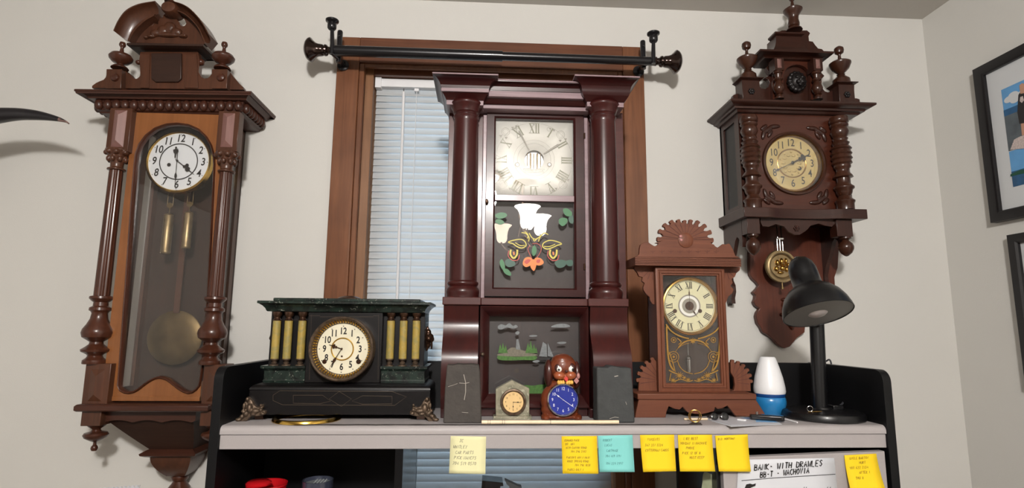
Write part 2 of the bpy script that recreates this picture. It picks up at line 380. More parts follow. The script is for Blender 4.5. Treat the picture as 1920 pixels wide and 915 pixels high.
def text(bm, s, x, z, size, Y, rot=0, shear=0, bold=0, sx=1.0):
    cu = bpy.data.curves.new('lettering', 'FONT'); cu.body = s; cu.size = size; cu.align_x = 'CENTER'; cu.align_y = 'CENTER'
    cu.shear = shear; cu.offset = bold; cu.resolution_u = 4
    o = bpy.data.objects.new('lettering', cu); COL.objects.link(o)
    dg = bpy.context.evaluated_depsgraph_get(); dg.update(); me = o.evaluated_get(dg).to_mesh()
    c, sn = math.cos(rot), math.sin(rot); vs = []
    for v in me.vertices:
        a, b = v.co.x*sx, v.co.y; vs.append(bm.verts.new((x+a*c-b*sn, Y, z+a*sn+b*c)))
    for p in me.polygons:
        try: bm.faces.new([vs[i] for i in p.vertices])
        except ValueError: pass
    o.evaluated_get(dg).to_mesh_clear(); bpy.data.objects.remove(o); bpy.data.curves.remove(cu)
def sm(pts, n=6, closed=False):           # Catmull-Rom smoothing of an outline
    out = []; N = len(pts)
    for i in range(N if closed else N-1):
        p0 = pts[(i-1) % N] if closed or i > 0 else pts[0]; p1 = pts[i]; p2 = pts[(i+1) % N]
        p3 = pts[(i+2) % N] if closed or i+2 < N else pts[-1]
        for k in range(n):
            t = k/n
            out.append(tuple(.5*((2*p1[c])+(-p0[c]+p2[c])*t+(2*p0[c]-5*p1[c]+4*p2[c]-p3[c])*t*t+(-p0[c]+3*p1[c]-3*p2[c]+p3[c])*t**3) for c in range(len(p1))))
    if not closed: out.append(tuple(pts[-1]))
    return out

# ---------------------------------------------------------------- object helpers
def thing(name, label, cat, loc, group=None):
    o = bpy.data.objects.new(name, None); COL.objects.link(o); o.location = loc; o.empty_display_size = .02
    o['label'] = label; o['category'] = cat
    if group: o['group'] = group
    return o
def obj(name, bm, mat, parent=None, bev=0, label=None, remesh=0, ang=35, sub=0):
    bmesh.ops.remove_doubles(bm, verts=bm.verts[:], dist=1e-6)
    me = bpy.data.meshes.new(name); bm.to_mesh(me); bm.free(); me.materials.append(mat)
    for p in me.polygons: p.use_smooth = True
    me.set_sharp_from_angle(angle=math.radians(ang))
    o = bpy.data.objects.new(name, me); COL.objects.link(o)
    if parent is not None:
        o.parent = parent
        if parent.type == 'EMPTY': o.location = -Vector(parent.location)
    if remesh:
        r = o.modifiers.new('fuse', 'REMESH'); r.mode = 'VOXEL'; r.voxel_size = remesh; r.use_smooth_shade = True
        s = o.modifiers.new('soft', 'SMOOTH'); s.iterations = 4; s.factor = .5
    if bev:
        b = o.modifiers.new('edge', 'BEVEL'); b.width = bev; b.segments = 2; b.limit_method = 'ANGLE'; b.angle_limit = math.radians(40)
    if label: o['label'] = label
    return o
def objs(name, bm, mat, parent=None, **kw):    # every loose piece becomes a part of its own
    left = set(bm.faces); out = []
    while left:
        f0 = next(iter(sorted(left, key=lambda f: f.index))) if False else min(left, key=lambda f: f.calc_center_median().x)
        comp = {f0}; st = [f0]; left.discard(f0)
        while st:
            f = st.pop()
            for v in f.verts:
                for g in v.link_faces:
                    if g in left: left.discard(g); comp.add(g); st.append(g)
        nb = bmesh.new(); mp = {}
        for f in comp:
            vs = []
            for v in f.verts:
                if v not in mp: mp[v] = nb.verts.new(v.co)
                vs.append(mp[v])
            nb.faces.new(vs)
        out.append(obj(name, nb, mat, parent, **kw))
    bm.free(); return out
def tag(o, label, cat, group=None):
    o['label'] = label; o['category'] = cat
    if group: o['group'] = group
    return o
def struct(name, bm, mat, parent=None, bev=0, label=None):
    o = obj(name, bm, mat, parent, bev)
    if parent is None: o['kind'] = 'structure'
    if label: o['label'] = label
    return o
def turned(bm, Y, pts, seg=32, flute=0, fl=0):       # vertical turning from (px, py, half width) rows at depth Y
    xs = [X_(p[0], p[1], Y) for p in pts]; xc = sum(xs)/len(xs)
    prof = [(p[2]*MP(p[0], p[1], Y), Z_(p[0], p[1], Y)) for p in pts]
    prof.sort(key=lambda q: q[1])
    lathe(bm, (xc, Y, 0), (0, 0, 1), prof, seg, flute, fl)
    return xc, prof
def rect(px0, py0, px1, py1, Y):          # axis-aligned x0,x1,z0,z1 of surveyed corners
    xa = (X_(px0, py0, Y)+X_(px0, py1, Y))/2; xb = (X_(px1, py0, Y)+X_(px1, py1, Y))/2
    zt = (Z_(px0, py0, Y)+Z_(px1, py0, Y))/2; zb = (Z_(px0, py1, Y)+Z_(px1, py1, Y))/2
    return xa, xb, zb, zt
def outl(pts, Y): return [at(p[0], p[1], Y) for p in pts]
def numerals(bm, c, r, size, Y, shear=0, bold=.0, upright=True, kind='arabic', sx=1.0, skip=()):
    rom = ['XII', 'I', 'II', 'III', 'IIII', 'V', 'VI', 'VII', 'VIII', 'IX', 'X', 'XI']
    for k in range(12):
        if k in skip: continue
        a = PI/2-k*PI/6; s = str(12 if k == 0 else k) if kind == 'arabic' else rom[k]
        x, z = c[0]+r*math.cos(a), c[1]+r*math.sin(a)
        if kind == 'arabic': text(bm, s, x, z, size, Y, 0 if upright else a-PI/2, shear, bold, sx)
        else: roman(bm, s, (x, z), a, size, Y)
def roman(bm, s, c, a, size, Y):
    # hand drawn roman numerals standing on the radius: thick and thin bars with serifs
    ux, uz = math.sin(a), -math.cos(a)       # along the rim, clockwise
    vx, vz = math.cos(a), math.sin(a)        # outward
    wd = {'I': .24, 'V': .62, 'X': .62}; tot = sum(wd[ch] for ch in s)*size; x = -tot/2
    P = lambda u, v: (c[0]+ux*u+vx*v, c[1]+uz*u+vz*v)
    h = size/2; T = size*.13; t = size*.045
    for ch in s:
        w = wd[ch]*size; m = x+w/2
        if ch == 'I': ribbon(bm, [P(m, -h), P(m, h)], T, Y)
        if ch == 'V':
            ribbon(bm, [P(x+w*.18, h), P(m, -h)], T, Y); ribbon(bm, [P(x+w*.85, h), P(m, -h)], t, Y)
        if ch == 'X':
            ribbon(bm, [P(x+w*.18, h), P(x+w*.82, -h)], T, Y); ribbon(bm, [P(x+w*.82, h), P(x+w*.18, -h)], t, Y)
        x += w
    ribbon(bm, [P(-tot/2, h), P(tot/2, h)], t, Y); ribbon(bm, [P(-tot/2, -h), P(tot/2, -h)], t, Y)
def hand(bm, c, ang, L, Y, w=.004, style='spade', tail=0.0):
    dx, dz = math.cos(ang), math.sin(ang); nx, nz = -dz, dx
    P = lambda l, s: (c[0]+dx*l+nx*s, c[1]+dz*l+nz*s)
    a = B()
    if style == 'spade': o = [(-tail, w*.35), (L*.45, w*.35), (L*.52, w*1.5), (L*.6, w*1.7), (L*.68, w*.6), (L*.75, w*.35), (L, 0)]
    elif style == 'mal': o = [(-tail, w*.4), (L*.35, w*.4), (L*.42, w*1.6), (L*.5, w*.5), (L*.56, w*2.3), (L*.66, w*2.3), (L*.72, w*.5), (L, w*.15)]
    elif style == 'bar': o = [(-tail, w*.5), (L*.9, w*.5), (L, w*.2)]
    else: o = [(-tail, w*.3), (L*.6, w*.3), (L*.7, w*1.1), (L*.8, w*.3), (L, 0)]
    pts = [P(l, s) for l, s in o]+[P(l, -s) for l, s in o[::-1]]
    pp = []
    for p in pts:
        if not pp or math.hypot(p[0]-pp[-1][0], p[1]-pp[-1][1]) > 1e-6: pp.append(p)
    prism(a, pp, Y, Y+.0006); lathe(a, (c[0], Y+.0008, c[1]), (0, -1, 0), [(w*1.2, 0), (w*1.1, .001), (w*.6, .002), (0, .0022)], 16)
    return a

# handwriting: simple pen strokes on a 4 x 6 grid
GL = {'A': [[(0,0),(2,6),(4,0)],[(1,2.3),(3,2.3)]], 'B': [[(0,0),(0,6),(3,5.4),(3,3.8),(0,3.2)],[(0,3.2),(3.6,2.6),(3.4,.5),(0,0)]],
 'C': [[(3.8,5),(2,6),(.2,4),(.2,2),(2,0),(3.8,1)]], 'D': [[(0,0),(0,6),(3,5),(3.8,3),(3,.8),(0,0)]], 'E': [[(3.6,6),(0,6),(0,0),(3.6,0)],[(0,3),(2.8,3)]],
 'F': [[(3.6,6),(0,6),(0,0)],[(0,3),(2.8,3)]], 'G': [[(3.8,5),(2,6),(.2,4),(.2,2),(2,0),(3.8,1),(3.8,2.6),(2.2,2.6)]], 'H': [[(0,0),(0,6)],[(3.6,0),(3.6,6)],[(0,3),(3.6,3)]],
 'I': [[(2,0),(2,6)]], 'J': [[(1,6),(3.4,6)],[(2.6,6),(2.4,1),(1.4,0),(.4,1)]], 'K': [[(0,0),(0,6)],[(3.6,6),(0,2.8),(3.8,0)]], 'L': [[(0,6),(0,0),(3.4,0)]],
 'M': [[(0,0),(.4,6),(2,2),(3.6,6),(4,0)]], 'N': [[(0,0),(.2,6),(3.4,0),(3.8,6)]], 'O': [[(2,6),(.2,4),(.2,2),(2,0),(3.8,2),(3.8,4),(2,6)]],
 'P': [[(0,0),(0,6),(3.4,5.4),(3.4,3.6),(0,3)]], 'R': [[(0,0),(0,6),(3.2,5.4),(3.2,3.8),(0,3.2),(3.8,0)]], 'S': [[(3.6,5.2),(2,6),(.4,4.8),(3.4,2),(2,0),(.2,.8)]],
 'T': [[(0,6),(4,6)],[(2,6),(2,0)]], 'U': [[(0,6),(.2,1),(2,0),(3.6,1),(3.8,6)]], 'V': [[(0,6),(1.8,0),(3.8,6)]], 'W': [[(0,6),(.8,0),(2,4),(3.2,0),(4.2,6)]],
 'Y': [[(0,6),(2,3),(3.8,6)],[(2,3),(1.4,0)]], '-': [[(.8,3),(3,3)]], '+': [[(1.8,1),(1.8,5.4)],[(.4,3.6),(3.4,3.6)]], "'": [[(2,6.4),(1.8,5)]], '.': [[(1.6,.2),(2.2,.2)]],
 '0': [[(2,6),(.4,4),(.4,2),(2,0),(3.6,2),(3.6,4),(2,6)]], '1': [[(2,0),(2,6)]], '2': [[(.4,5),(2,6),(3.4,4.6),(.2,0),(3.8,0)]], '3': [[(.4,6),(3.4,5.6),(1.6,3.4),(3.4,2),(1.8,0),(.2,.6)]],
 '4': [[(3,0),(3,6),(0,2),(4,2)]], '5': [[(3.6,6),(.8,6),(.6,3.6),(3.4,2.6),(2.4,0),(.3,.3)]], '6': [[(3,6),(.6,3),(.6,1),(2.4,0),(3.4,1.6),(2,3),(.6,2)]], '7': [[(.2,6),(3.8,6),(1.4,0)]],
 '8': [[(2,3),(.6,4.6),(2,6),(3.4,4.6),(2,3),(.4,1.4),(2,0),(3.6,1.4),(2,3)]], '9': [[(3.4,4),(2,3),(.6,4.4),(2,6),(3.4,4.6),(3,0)]], ' ': []}
def scrawl(bm, s, fn, u, v, h, w, slant=.25, adv=5.4, jit=.35):
    # fn maps note coordinates (metres right, metres down) to a world point + normal offset handled by caller
    k = h/6; x = u
    for ch in s:
        jy = random.uniform(-jit, jit)*k
        for st in GL.get(ch, []):
            P = [fn(x+(a+slant*b)*k*.8, v-(b*k+jy)) for a, b in st]
            n = len(P); L = []; R = []
            for i, p in enumerate(P):
                a_, b_ = P[max(i-1, 0)], P[min(i+1, n-1)]; d = (b_-a_); d.normalize()
                nn = d.cross(Vector((0, -1, 0))).normalized()*(w/2)
                L.append(bm.verts.new(p+nn)); R.append(bm.verts.new(p-nn))
            for i in range(n-1): bm.faces.new((L[i], L[i+1], R[i+1], R[i]))
        x += adv*k*.8*(.75 if ch in "I1'. " else 1)
LP1, LP2, SKY, EXPO = 190, 0, 4.6, 0.0
# ================================================================ ROOM
CEIL = 2.561; XR = 1.4817; XL = -2.6; YF = -5.8
WX0, WX1, WZ0, WZ1 = -.40, .44, .98, 2.345          # rough window opening
b = B(); box(b, XL, WX0, 0, .12, 0, CEIL); box(b, WX1, XR, 0, .12, 0, CEIL); box(b, WX0, WX1, 0, .12, WZ1, CEIL); box(b, WX0, WX1, 0, .12, 0, WZ0)
struct('wall_back', b, M['wall'])
b = B(); box(b, XR, XR+.1, YF, .12, 0, CEIL); struct('wall_right', b, M['wall'])
b = B(); box(b, XL-.1, XL, YF, .12, 0, CEIL); struct('wall_left', b, M['wall'])
b = B(); box(b, XL-.1, XR+.1, YF-.1, YF, 0, CEIL); struct('wall_front', b, M['wallf'])
b = B(); box(b, XL-.1, XR+.1, YF-.1, .12, CEIL, CEIL+.1); struct('ceiling', b, M['ceil'])
b = B(); box(b, XL-.1, XR+.1, YF-.1, .12, -.1, 0); struct('floor', b, M['floor'])
# brown door on the wall behind the camera (it shows only in reflections)
b = B(); box(b, .35, 1.2, YF, YF+.04, 0, 2.05); d = struct('door_1', b, M['casing'])
b = B(); mitre(b, (.27, 1.28, -.02, 2.13), (.35, 1.2, -.1, 2.05), [(0, YF), (0, YF+.02), (1, YF+.02), (1, YF)]); struct('door_frame', b, M['casing'], d)
for zz in ((.15, .95), (1.1, 1.9)):
    b = B(); mitre(b, (.47, 1.08, zz[0], zz[1]), (.51, 1.04, zz[0]+.04, zz[1]-.04), [(0, YF+.04), (.5, YF+.055), (1, YF+.042), (1, YF+.038), (0, YF+.038)]); struct('door_panel', b, M['casing'], d)
b = B(); lathe(b, (.42, YF+.04, 1.0), (0, 1, 0), [(.025, 0), (.025, .008), (.01, .012), (.01, .04), (.026, .05), (.028, .065), (.015, .075), (0, .077)], 24); struct('door_knob', b, M['brass'], d)
b = B(); box(b, XL, XR, -.012, 0, 0, .09); struct('baseboard_back', b, M['casingx'])

# ---- window: stained wood casing, jambs, sash and glass
CX0, CX1, CZ1 = -.4675, .5090, 2.4145
ci = X_(661, 550, -.02); cw = ci-CX0; cir = CX1-cw                      # inner edge of the casing
zi = Z_(690, 124, -.02)
b = B()
st = X_(651, 550, -.02)-CX0
def casing_leg(x0, x1, inner):
    box(b, x0, x1, -.020, 0, .93, CZ1)
casing_leg(CX0, CX0+st, 1); casing_leg(CX1-st, CX1, 1)
win = struct('window_1', b, M['casing'], bev=.0025)
b = B(); box(b, CX0+st, CX1-st, -.0202, 0, zi+.012, CZ1); box(b, CX0-.01, CX1+.01, -.05, .0, .93, .955); struct('casing_head', b, M['casingx'], win, bev=.002)
b = B(); box(b, CX0+st, ci, -.013, 0, .95, zi+.012); box(b, cir, CX1-st, -.013, 0, .95, zi+.012); box(b, ci, cir, -.013, 0, zi, zi+.012); struct('casing_bead', b, M['casing'], win, bev=.002)
jf = X_(682, 555, .02)                                                   # inner frame edge
jw = jf-ci; zj = Z_(720, 142.5, .02)
b = B(); box(b, ci-.012, jf, .012, .11, .96, zj+.03); box(b, cir-jw, cir+.012, .012, .11, .96, zj+.03); struct('jamb', b, M['jamb'], win, bev=.0015)
b = B(); box(b, jf, cir-jw, .012, .11, zj, zj+.03); box(b, jf, cir-jw, .012, .11, .94, .98); struct('jamb_head', b, M['casingx'], win, bev=.0015)
b = B(); mitre(b, (jf, cir-jw, .98, zj), (jf+.045, cir-jw-.045, 1.03, zj-.045), [(0, .085), (0, .11), (1, .11), (1, .085)]); struct('sash', b, M['jamb'], win)
b = B(); box(b, jf+.04, cir-jw-.04, .096, .100, 1.02, zj-.04); struct('glass', b, M['wglass'], win)

# ---- window blind
bx0, bx1 = jf+.0025, cir-jw-.004; BY = .050
bl = thing('window_blind', 'white horizontal slat blind closed inside the wooden window frame behind the tall clock', 'blind', ((bx0+bx1)/2, BY, zj))
b = B(); box(b, bx0+.004, bx1-.004, BY-.018, BY+.018, zj-.030, zj-.002); obj('head_rail', b, M['plw'], bl, bev=.002)
b = B(); box(b, bx0, bx0+.020, BY-.024, BY+.018, zj-.036, zj-.0005); box(b, bx1-.02, bx1, BY-.024, BY+.018, zj-.036, zj-.0005); objs('end_bracket', b, M['plw'], bl, bev=.0015)
b = B(); pitch = .0213; z = zj-.042; k = 0
while z > 1.03:
    ang = math.radians(72); W = .0272
    # slat section runs from upper-back to lower-front, cupped towards the room
    top = [(BY+.5*W*math.cos(ang)-(i/5)*W*math.cos(ang)-.0024*(1-(2*(i/5)-1)**2), z+.5*W*math.sin(ang)-(i/5)*W*math.sin(ang)) for i in range(6)]
    bot = [(p[0]+.0006, p[1]+.0003) for p in top][::-1]
    pts = top+bot; a = [b.verts.new((bx0+.002, p[0], p[1])) for p in pts]; c = [b.verts.new((bx1-.002, p[0], p[1])) for p in pts]
    n = len(pts)
    for i in range(n):
        j = (i+1) % n; b.faces.new((a[i], a[j], c[j], c[i]))
    b.faces.new(a[::-1]); b.faces.new(c)
    z -= pitch; k += 1
obj('slats', b, M['slat'], bl)
b = B(); box(b, bx0+.003, bx1-.003, BY-.012, BY+.012, 1.002, 1.018); obj('bottom_rail', b, M['plw'], bl, bev=.002)
wy = BY-.026; wt = (X_(757, 172, wy), wy, Z_(757, 172, wy)); wb = (X_(743.5, 600, wy), wy, Z_(743.5, 600, wy)-.05)
b = B(); tube(b, [wt, wb], .0042, 8); wand = obj('tilt_wand', b, M['plw'], bl)
b = B(); tube(b, [(wt[0], BY-.018, wt[2]+.012), (wt[0], wy, wt[2]+.010), (wt[0], wy, wt[2]-.002)], .0016, 6); torus(b, (wt[0], wy, wt[2]+.004), (1, 0, 0), .004, .001, 16, 6); obj('wand_hook', b, M['steel'], wand)
b = B(); ct = at(781, 168, wy); cb = at(768, 560, wy)
tube(b, [(ct[0], BY-.016, ct[1]+.004), (ct[0], wy+.006, ct[1]-.004), (ct[0]-.001, wy+.006, cb[1]-.1)], .0011, 6); box(b, ct[0]-.007, ct[0]+.007, BY-.024, BY-.016, ct[1]-.004, ct[1]+.005)
obj('lift_cord', b, M['plw'], bl)
b = B(); ct = at(1069, 888, wy)
tube(b, [(ct[0]-.02, BY-.016, zj-.03), (ct[0], wy+.006, zj-.05), (ct[0], wy+.006, 1.08)], .0011, 6); obj('lift_cord', b, M['plw'], bl)

# ---- curtain rod
RY = -.105; L0 = at(630, 95, RY); L1 = at(1222, 115, RY)
def rp(t, dz=0, dy=0): return (L0[0]+(L1[0]-L0[0])*t, RY+dy, L0[1]+(L1[1]-L0[1])*t+dz)
cr = thing('curtain_rod', 'black curtain rod with flared bronze finials mounted across the window head', 'curtain rod', rp(.5))
b = B(); tube(b, [rp(-.01), rp(.52)], .0160, 24); obj('outer_rod', b, M['rod'], cr)
b = B(); tube(b, [rp(.5), rp(1.01)], .0130, 24); obj('inner_rod', b, M['rod'], cr)
fin = [(.013, 0), (.014, .012), (.011, .016), (.011, .022), (.0165, .027), (.0175, .032), (.015, .036), (.017, .040), (.018, .046), (.0185, .052), (.021, .060), (.027, .068), (.034, .074), (.036, .077), (.035, .082), (.028, .090), (.016, .096), (0, .098)]
for s, t in ((-1, 0), (1, 1)):
    p = rp(t); b = B(); lathe(b, (p[0]+s*.002, p[1], p[2]), (s, 0, 0), [(r, u*.93) for r, u in fin], 40); obj('finial', b, M['rodf'], cr)
for t, px, py0, py1, qx, qy0, qy1 in ((0, 623, 84, 40, 635.5, 100, 58), (1, 1225, 102, 64, 1206, 112, 77)):
    Yf = RY-.012
    x, z0 = at(px, py0, Yf); x2, z1 = at(px, py1, Yf)
    b = B(); tube(b, [(x, Yf, z0-.03), (x, Yf, z0), (x2, Yf, z1-.01)], [.0068, .0066, .0052], 12)
    lathe(b, (x2, Yf, z1-.022), (0, 0, 1), [(0, -.004), (.010, -.004), (.013, 0), (.0135, .012), (.011, .016), (.013, .018), (.019, .021), (.0195, .025), (.017, .027), (0, .027)], 28)
    br = obj('bracket', b, M['rod'], cr, label='upright bracket post with a cupped cap')
    Yb = RY+.028; xb, zb0 = at(qx, qy0, Yb); _, zb1 = at(qx, qy1, Yb)
    b = B(); tube(b, [(xb, Yb, zb0-.03), (xb, Yb, zb1-.004), (xb, Yb, zb1)], [.0085, .0085, .007], 14); tube(b, [(xb, Yb, zb0-.012), (xb, -.004, zb0-.012)], .006, 10)
    tube(b, [(x, Yf, zb0-.02), (xb, Yb, zb0-.02)], .006, 8)
    lathe(b, (xb, -.0215, zb0-.012), (0, -1, 0), [(.018, -.001), (.018, .003), (.012, .006), (0, .006)], 20)
    ball(b, (xb, Yb-.010, zb1-.022), .0035, 2)
    obj('wall_prong', b, M['rod'], br)

# ================================================================ DESK HUTCH
HX0, HX1, HZ = -.5437, .9007, 1.301; HY0, HYB = -.455, -.187
hu = thing('desk_hutch', 'black desk hutch with a grey laminate top carrying the clocks', 'hutch', ((HX0+HX1)/2, -.32, 0))
b = B()
r_ = .012; edge = [(HYB, HZ-.0175), (HYB, HZ)]+[(HY0+r_-r_*math.sin(a), HZ-r_+r_*math.cos(a)) for a in [i*PI/2/6 for i in range(7)]]+[(HY0, HZ-.0175)]
prismx(b, edge, HX0+.0005, HX1-.0005); obj('top_board', b, M['lam'], hu)
b = B(); box(b, HX0+.0005, HX1-.0005, HY0+.003, HY0+.021, HZ-.0478, HZ-.0187); obj('front_rail', b, M['lam'], hu, bev=.001)
def wing(x0, x1):
    b = B(); R = .026
    o = [(HYB+.02, 0), (HYB+.02, 1.4215)]+[(-.458+R-R*math.sin(a), 1.4215-R+R*math.cos(a)) for a in [i*PI/2/8 for i in range(9)]]+[(-.458, 0)]
    prismx(b, o, x0, x1); obj('side_panel', b, M['blk'], hu, bev=.001)
wing(HX0-.019, HX0); wing(HX1, HX1+.019)
DL0, DL1 = X_(740, 880, -.45), X_(755, 880, -.45); DR1 = X_(1358, 880, -.45)+.004; DR0 = DR1-.016
b = B(); box(b, HX0, HX1, HYB-.002, HYB+.018, HZ-.03, 1.4205); box(b, HX0, DL1, HYB, HYB+.016, .6, HZ-.03); box(b, DR0, HX1, HYB, HYB+.016, .6, HZ-.03); obj('back_panel', b, M['blk'], hu, bev=.001)
b = B(); box(b, DL0, DL1, -.45, HYB, 0, HZ-.0478); obj('divider', b, M['blks'], hu)
b = B(); box(b, DR0, DR1, -.436, HYB, 0, HZ-.0478); obj('divider', b, M['blks'], hu)
b = B(); box(b, HX0, DL0, -.44, HYB, 1.075, 1.09); box(b, DL1, DR0, -.44, HYB-.01, 1.075, 1.09); box(b, DR1, HX1, -.43, HYB, .7, .716); obj('inner_shelf', b, M['blk'], hu)
b = B(); DY = -.452
q = [at(1355, 859, DY), at(1659, 846, DY)]
prism(b, [(q[0][0], q[0][1]), (q[0][0], .716), (q[1][0], .716), (q[1][0]-.0005, q[1][1])], DY, DY+.018); obj('cabinet_door', b, M['lam'], hu, bev=.001, label='grey laminate cabinet door')

# ---- sticky notes and sign
def note(corners, mat, label, lines, ink, cat='sticky note', name='sticky_note', Yt=-.4565, lift=.010, curl=1.6, h=.0050, w=.0008, group='handwritten sticky notes', paper=None):
    yb = Yt-lift
    TL = Vector((X_(*corners[0], Yt), Yt, Z_(*corners[0], Yt))); TR = Vector((X_(*corners[1], Yt), Yt, Z_(*corners[1], Yt)))
    BR = Vector((X_(*corners[2], yb), yb, Z_(*corners[2], yb))); BL = Vector((X_(*corners[3], yb), yb, Z_(*corners[3], yb)))
    W = (TR-TL).length; H = ((BL-TL).length+(BR-TR).length)/2
    def f(u, v, off=0.0):
        s, t = u/W, v/H; p = (TL*(1-s)+TR*s)*(1-t)+(BL*(1-s)+BR*s)*t
        ylin = Yt+(yb-Yt)*t; p.y += (Yt+(yb-Yt)*(max(t, 0)**curl))-ylin-off; return p
    b = B(); N = 10; g = [[b.verts.new(f(W*i/4, H*j/N)) for i in range(5)] for j in range(N+1)]
    for j in range(N):
        for i in range(4): b.faces.new((g[j][i], g[j+1][i], g[j+1][i+1], g[j][i+1]))
    me = obj(name, b, mat, None); so = me.modifiers.new('thick', 'SOLIDIFY'); so.thickness = .0005; so.offset = 0
    tag(me, label, cat, group)
    b = B()
    for (u, v, s) in lines: scrawl(b, s, lambda a, c: f(a, c, .0007), u*W, v*H, h, w)
    if lines: obj('handwriting', b, ink, me)
    return me, f, W, H
NY = -.4535
note([(845, 817.5), (911.5, 818.5), (910, 889), (842, 887.5)], M['note_p'], 'pale yellow sticky note alone at the left of the shelf edge', [(.25, .16, 'JC'), (.08, .33, 'WHITLEY'), (.15, .48, 'CAR PARTS'), (.12, .62, 'PICK NANCYS'), (.08, .77, '704 519 0570')], M['ink_p'], Yt=NY, lift=.006, h=.0062)
note([(1053, 818), (1119, 817.5), (1122, 888.5), (1055, 888)], M['note_y'], 'yellow sticky note covered in writing, left of the teal note', [(.08, .14, 'EDWARD PACK'), (.10, .24, 'BOX 881'), (.10, .34, '1670 CANNON ROAD'), (.24, .44, '704 296 3193'), (.12, .60, 'PARSONS 601 N MAIN'), (.14, .70, 'ROCK SPRING ROAD'), (.34, .80, '704 796 1838'), (.14, .92, 'PARKS ONLY 1')], M['ink_py'], Yt=NY, lift=.005, h=.0042)
note([(1121, 817), (1186, 815.5), (1190, 885), (1124.5, 885)], M['note_t'], 'teal sticky note with faint writing on the shelf edge', [(.14, .16, 'ROBERT'), (.18, .30, 'LUCAS'), (.22, .45, 'CARTHAGE'), (.18, .60, '704 419 1191'), (.18, .80, '704 239 2997')], M['ink_pt'], Yt=NY, lift=.007, h=.0046)
note([(1200, 815.5), (1264, 815), (1268, 883.5), (1206, 885)], M['note_y'], 'yellow sticky note with three short lines, right of the teal note', [(.2, .16, 'VINCENTS'), (.12, .32, '347 331 3324'), (.12, .46, 'COTTERMAN CARDS')], M['ink_py'], Yt=NY, lift=.010, h=.005)
note([(1271, 815.5), (1335, 815), (1341, 884), (1275, 884)], M['note_y'], 'yellow sticky note with five lines, second from right on shelf edge', [(.16, .14, 'LIKE BEST'), (.06, .27, 'MONDAY 11 MACHINE'), (.22, .40, 'PHONE'), (.1, .54, 'PICK 12 OF 8'), (.3, .66, 'MUST KEEP')], M['ink_py'], Yt=NY, lift=.009, h=.0052)
note([(1341, 817), (1402, 814.5), (1408, 884.5), (1348, 884)], M['note_y'], 'mostly blank yellow sticky note overlapping the white sign', [(.08, .13, 'B.D. HOFFMAN')], M['ink_py'], Yt=NY-.001, lift=.011, h=.0046)
note([(1583, 853.5), (1643, 850.5), (1666, 935), (1600, 938)], M['note_y'], 'yellow sticky note at the right end of the cabinet door', [(.14, .11, 'UNCLE BARTON'), (.42, .22, 'HURT'), (.1, .33, '980 622 2134'), (.36, .44, 'AFTER 1'), (.22, .56, 'THU 8')], M['ink_py'], Yt=-.4545, lift=.022, h=.0052)
me, f, W, H = note([(1385, 862), (1564, 858.5), (1574, 958), (1379, 962)], M['paper'], 'white paper sign with bold black handwriting on the cabinet door', [], M['ink'], cat='sign', name='paper_sign', Yt=-.4535, lift=.0015, curl=1, group=None)
def sign_pt(px, py, off=.0008):
    x, z = at(px, py, -.4545); return Vector((x, -.4545-off, z))
b = B()
def signline(s, x0, y0, x1, y1, hpx, w):
    n = len(s)
    for i, ch in enumerate(s):
        t = i/n; bx = x0+(x1-x0)*t; by = y0+(y1-y0)*t; cwd = (x1-x0)/n*.74
        for st_ in GL.get(ch, []):
            P = [sign_pt(bx+(a/4)*cwd+.10*hpx*(bb/6), by-(bb/6)*hpx) for a, bb in st_]
            L = []; R = []
            for i2, p in enumerate(P):
                d = P[min(i2+1, len(P)-1)]-P[max(i2-1, 0)]; d.normalize(); nn = d.cross(Vector((0, -1, 0))).normalized()*(w/2)
                L.append(b.verts.new(p+nn)); R.append(b.verts.new(p-nn))
            for i2 in range(len(P)-1): b.faces.new((L[i2], L[i2+1], R[i2+1], R[i2]))
signline('BANK- WITH DRAWLES', 1414, 882, 1543, 873, 11, .0022)
signline('BB-T - WACHOVIA', 1425, 895.5, 1518, 886.5, 10.5, .0022)
P = [sign_pt(1390, 901), sign_pt(1450, 896), sign_pt(1566, 889)]; L = [b.verts.new(p+Vector((0, 0, .0006))) for p in P]; R = [b.verts.new(p-Vector((0, 0, .0006))) for p in P]
for i in range(2): b.faces.new((L[i], L[i+1], R[i+1], R[i]))
c = [sign_pt(*p) for p in ((1396, 915), (1399, 908), (1406, 906.5), (1411, 908), (1417, 906), (1416, 911), (1408, 914), (1403, 918))]
ff = b.faces.new([b.verts.new(p) for p in c]); bmesh.ops.triangulate(b, faces=[ff])
for px in (1507, 1511, 1551, 1556):
    P = [sign_pt(px+1, 912.5), sign_pt(px-1, 918)]; L = [b.verts.new(p+Vector((.0006, 0, 0))) for p in P]; R = [b.verts.new(p-Vector((.0006, 0, 0))) for p in P]; b.faces.new((L[0], L[1], R[1], R[0]))
obj('handwriting', b, M['ink'], me)

# ---- things inside the hutch bays
Y = -.36; x0, z0 = at(463, 905, Y); x1, _ = at(538, 905, Y); xm = (x0+x1)/2; rr = (x1-x0)/2; zt = Z_(500, 904, Y)
tb = thing('red_tub', 'glossy red plastic tub in the dark left bay of the hutch', 'tub', (xm, Y, 1.09))
b = B(); prof = [(0, .003), (rr*.8, .003), (rr*.86, .008), (rr*.96, zt-1.09-.006), (rr, zt-1.09-.004), (rr, zt-1.09), (rr*.93, zt-1.09), (rr*.82, .012), (0, .012)]
lathe(b, (xm, Y, 1.088), (0, 0, 1), prof, 40); obj('body', b, M['red'], tb)
b = B(); lathe(b, (xm-rr*.38, Y-.004, zt), (0, 0, 1), [(0, -.004), (rr*.6, -.004), (rr*.62, 0), (rr*.5, .004), (0, .005)], 30); obj('lid', b, M['red'], tb)
x0, zt = at(567.5, 899, Y); x1, _ = at(625, 899, Y); xm = (x0+x1)/2; rr = (x1-x0)/2
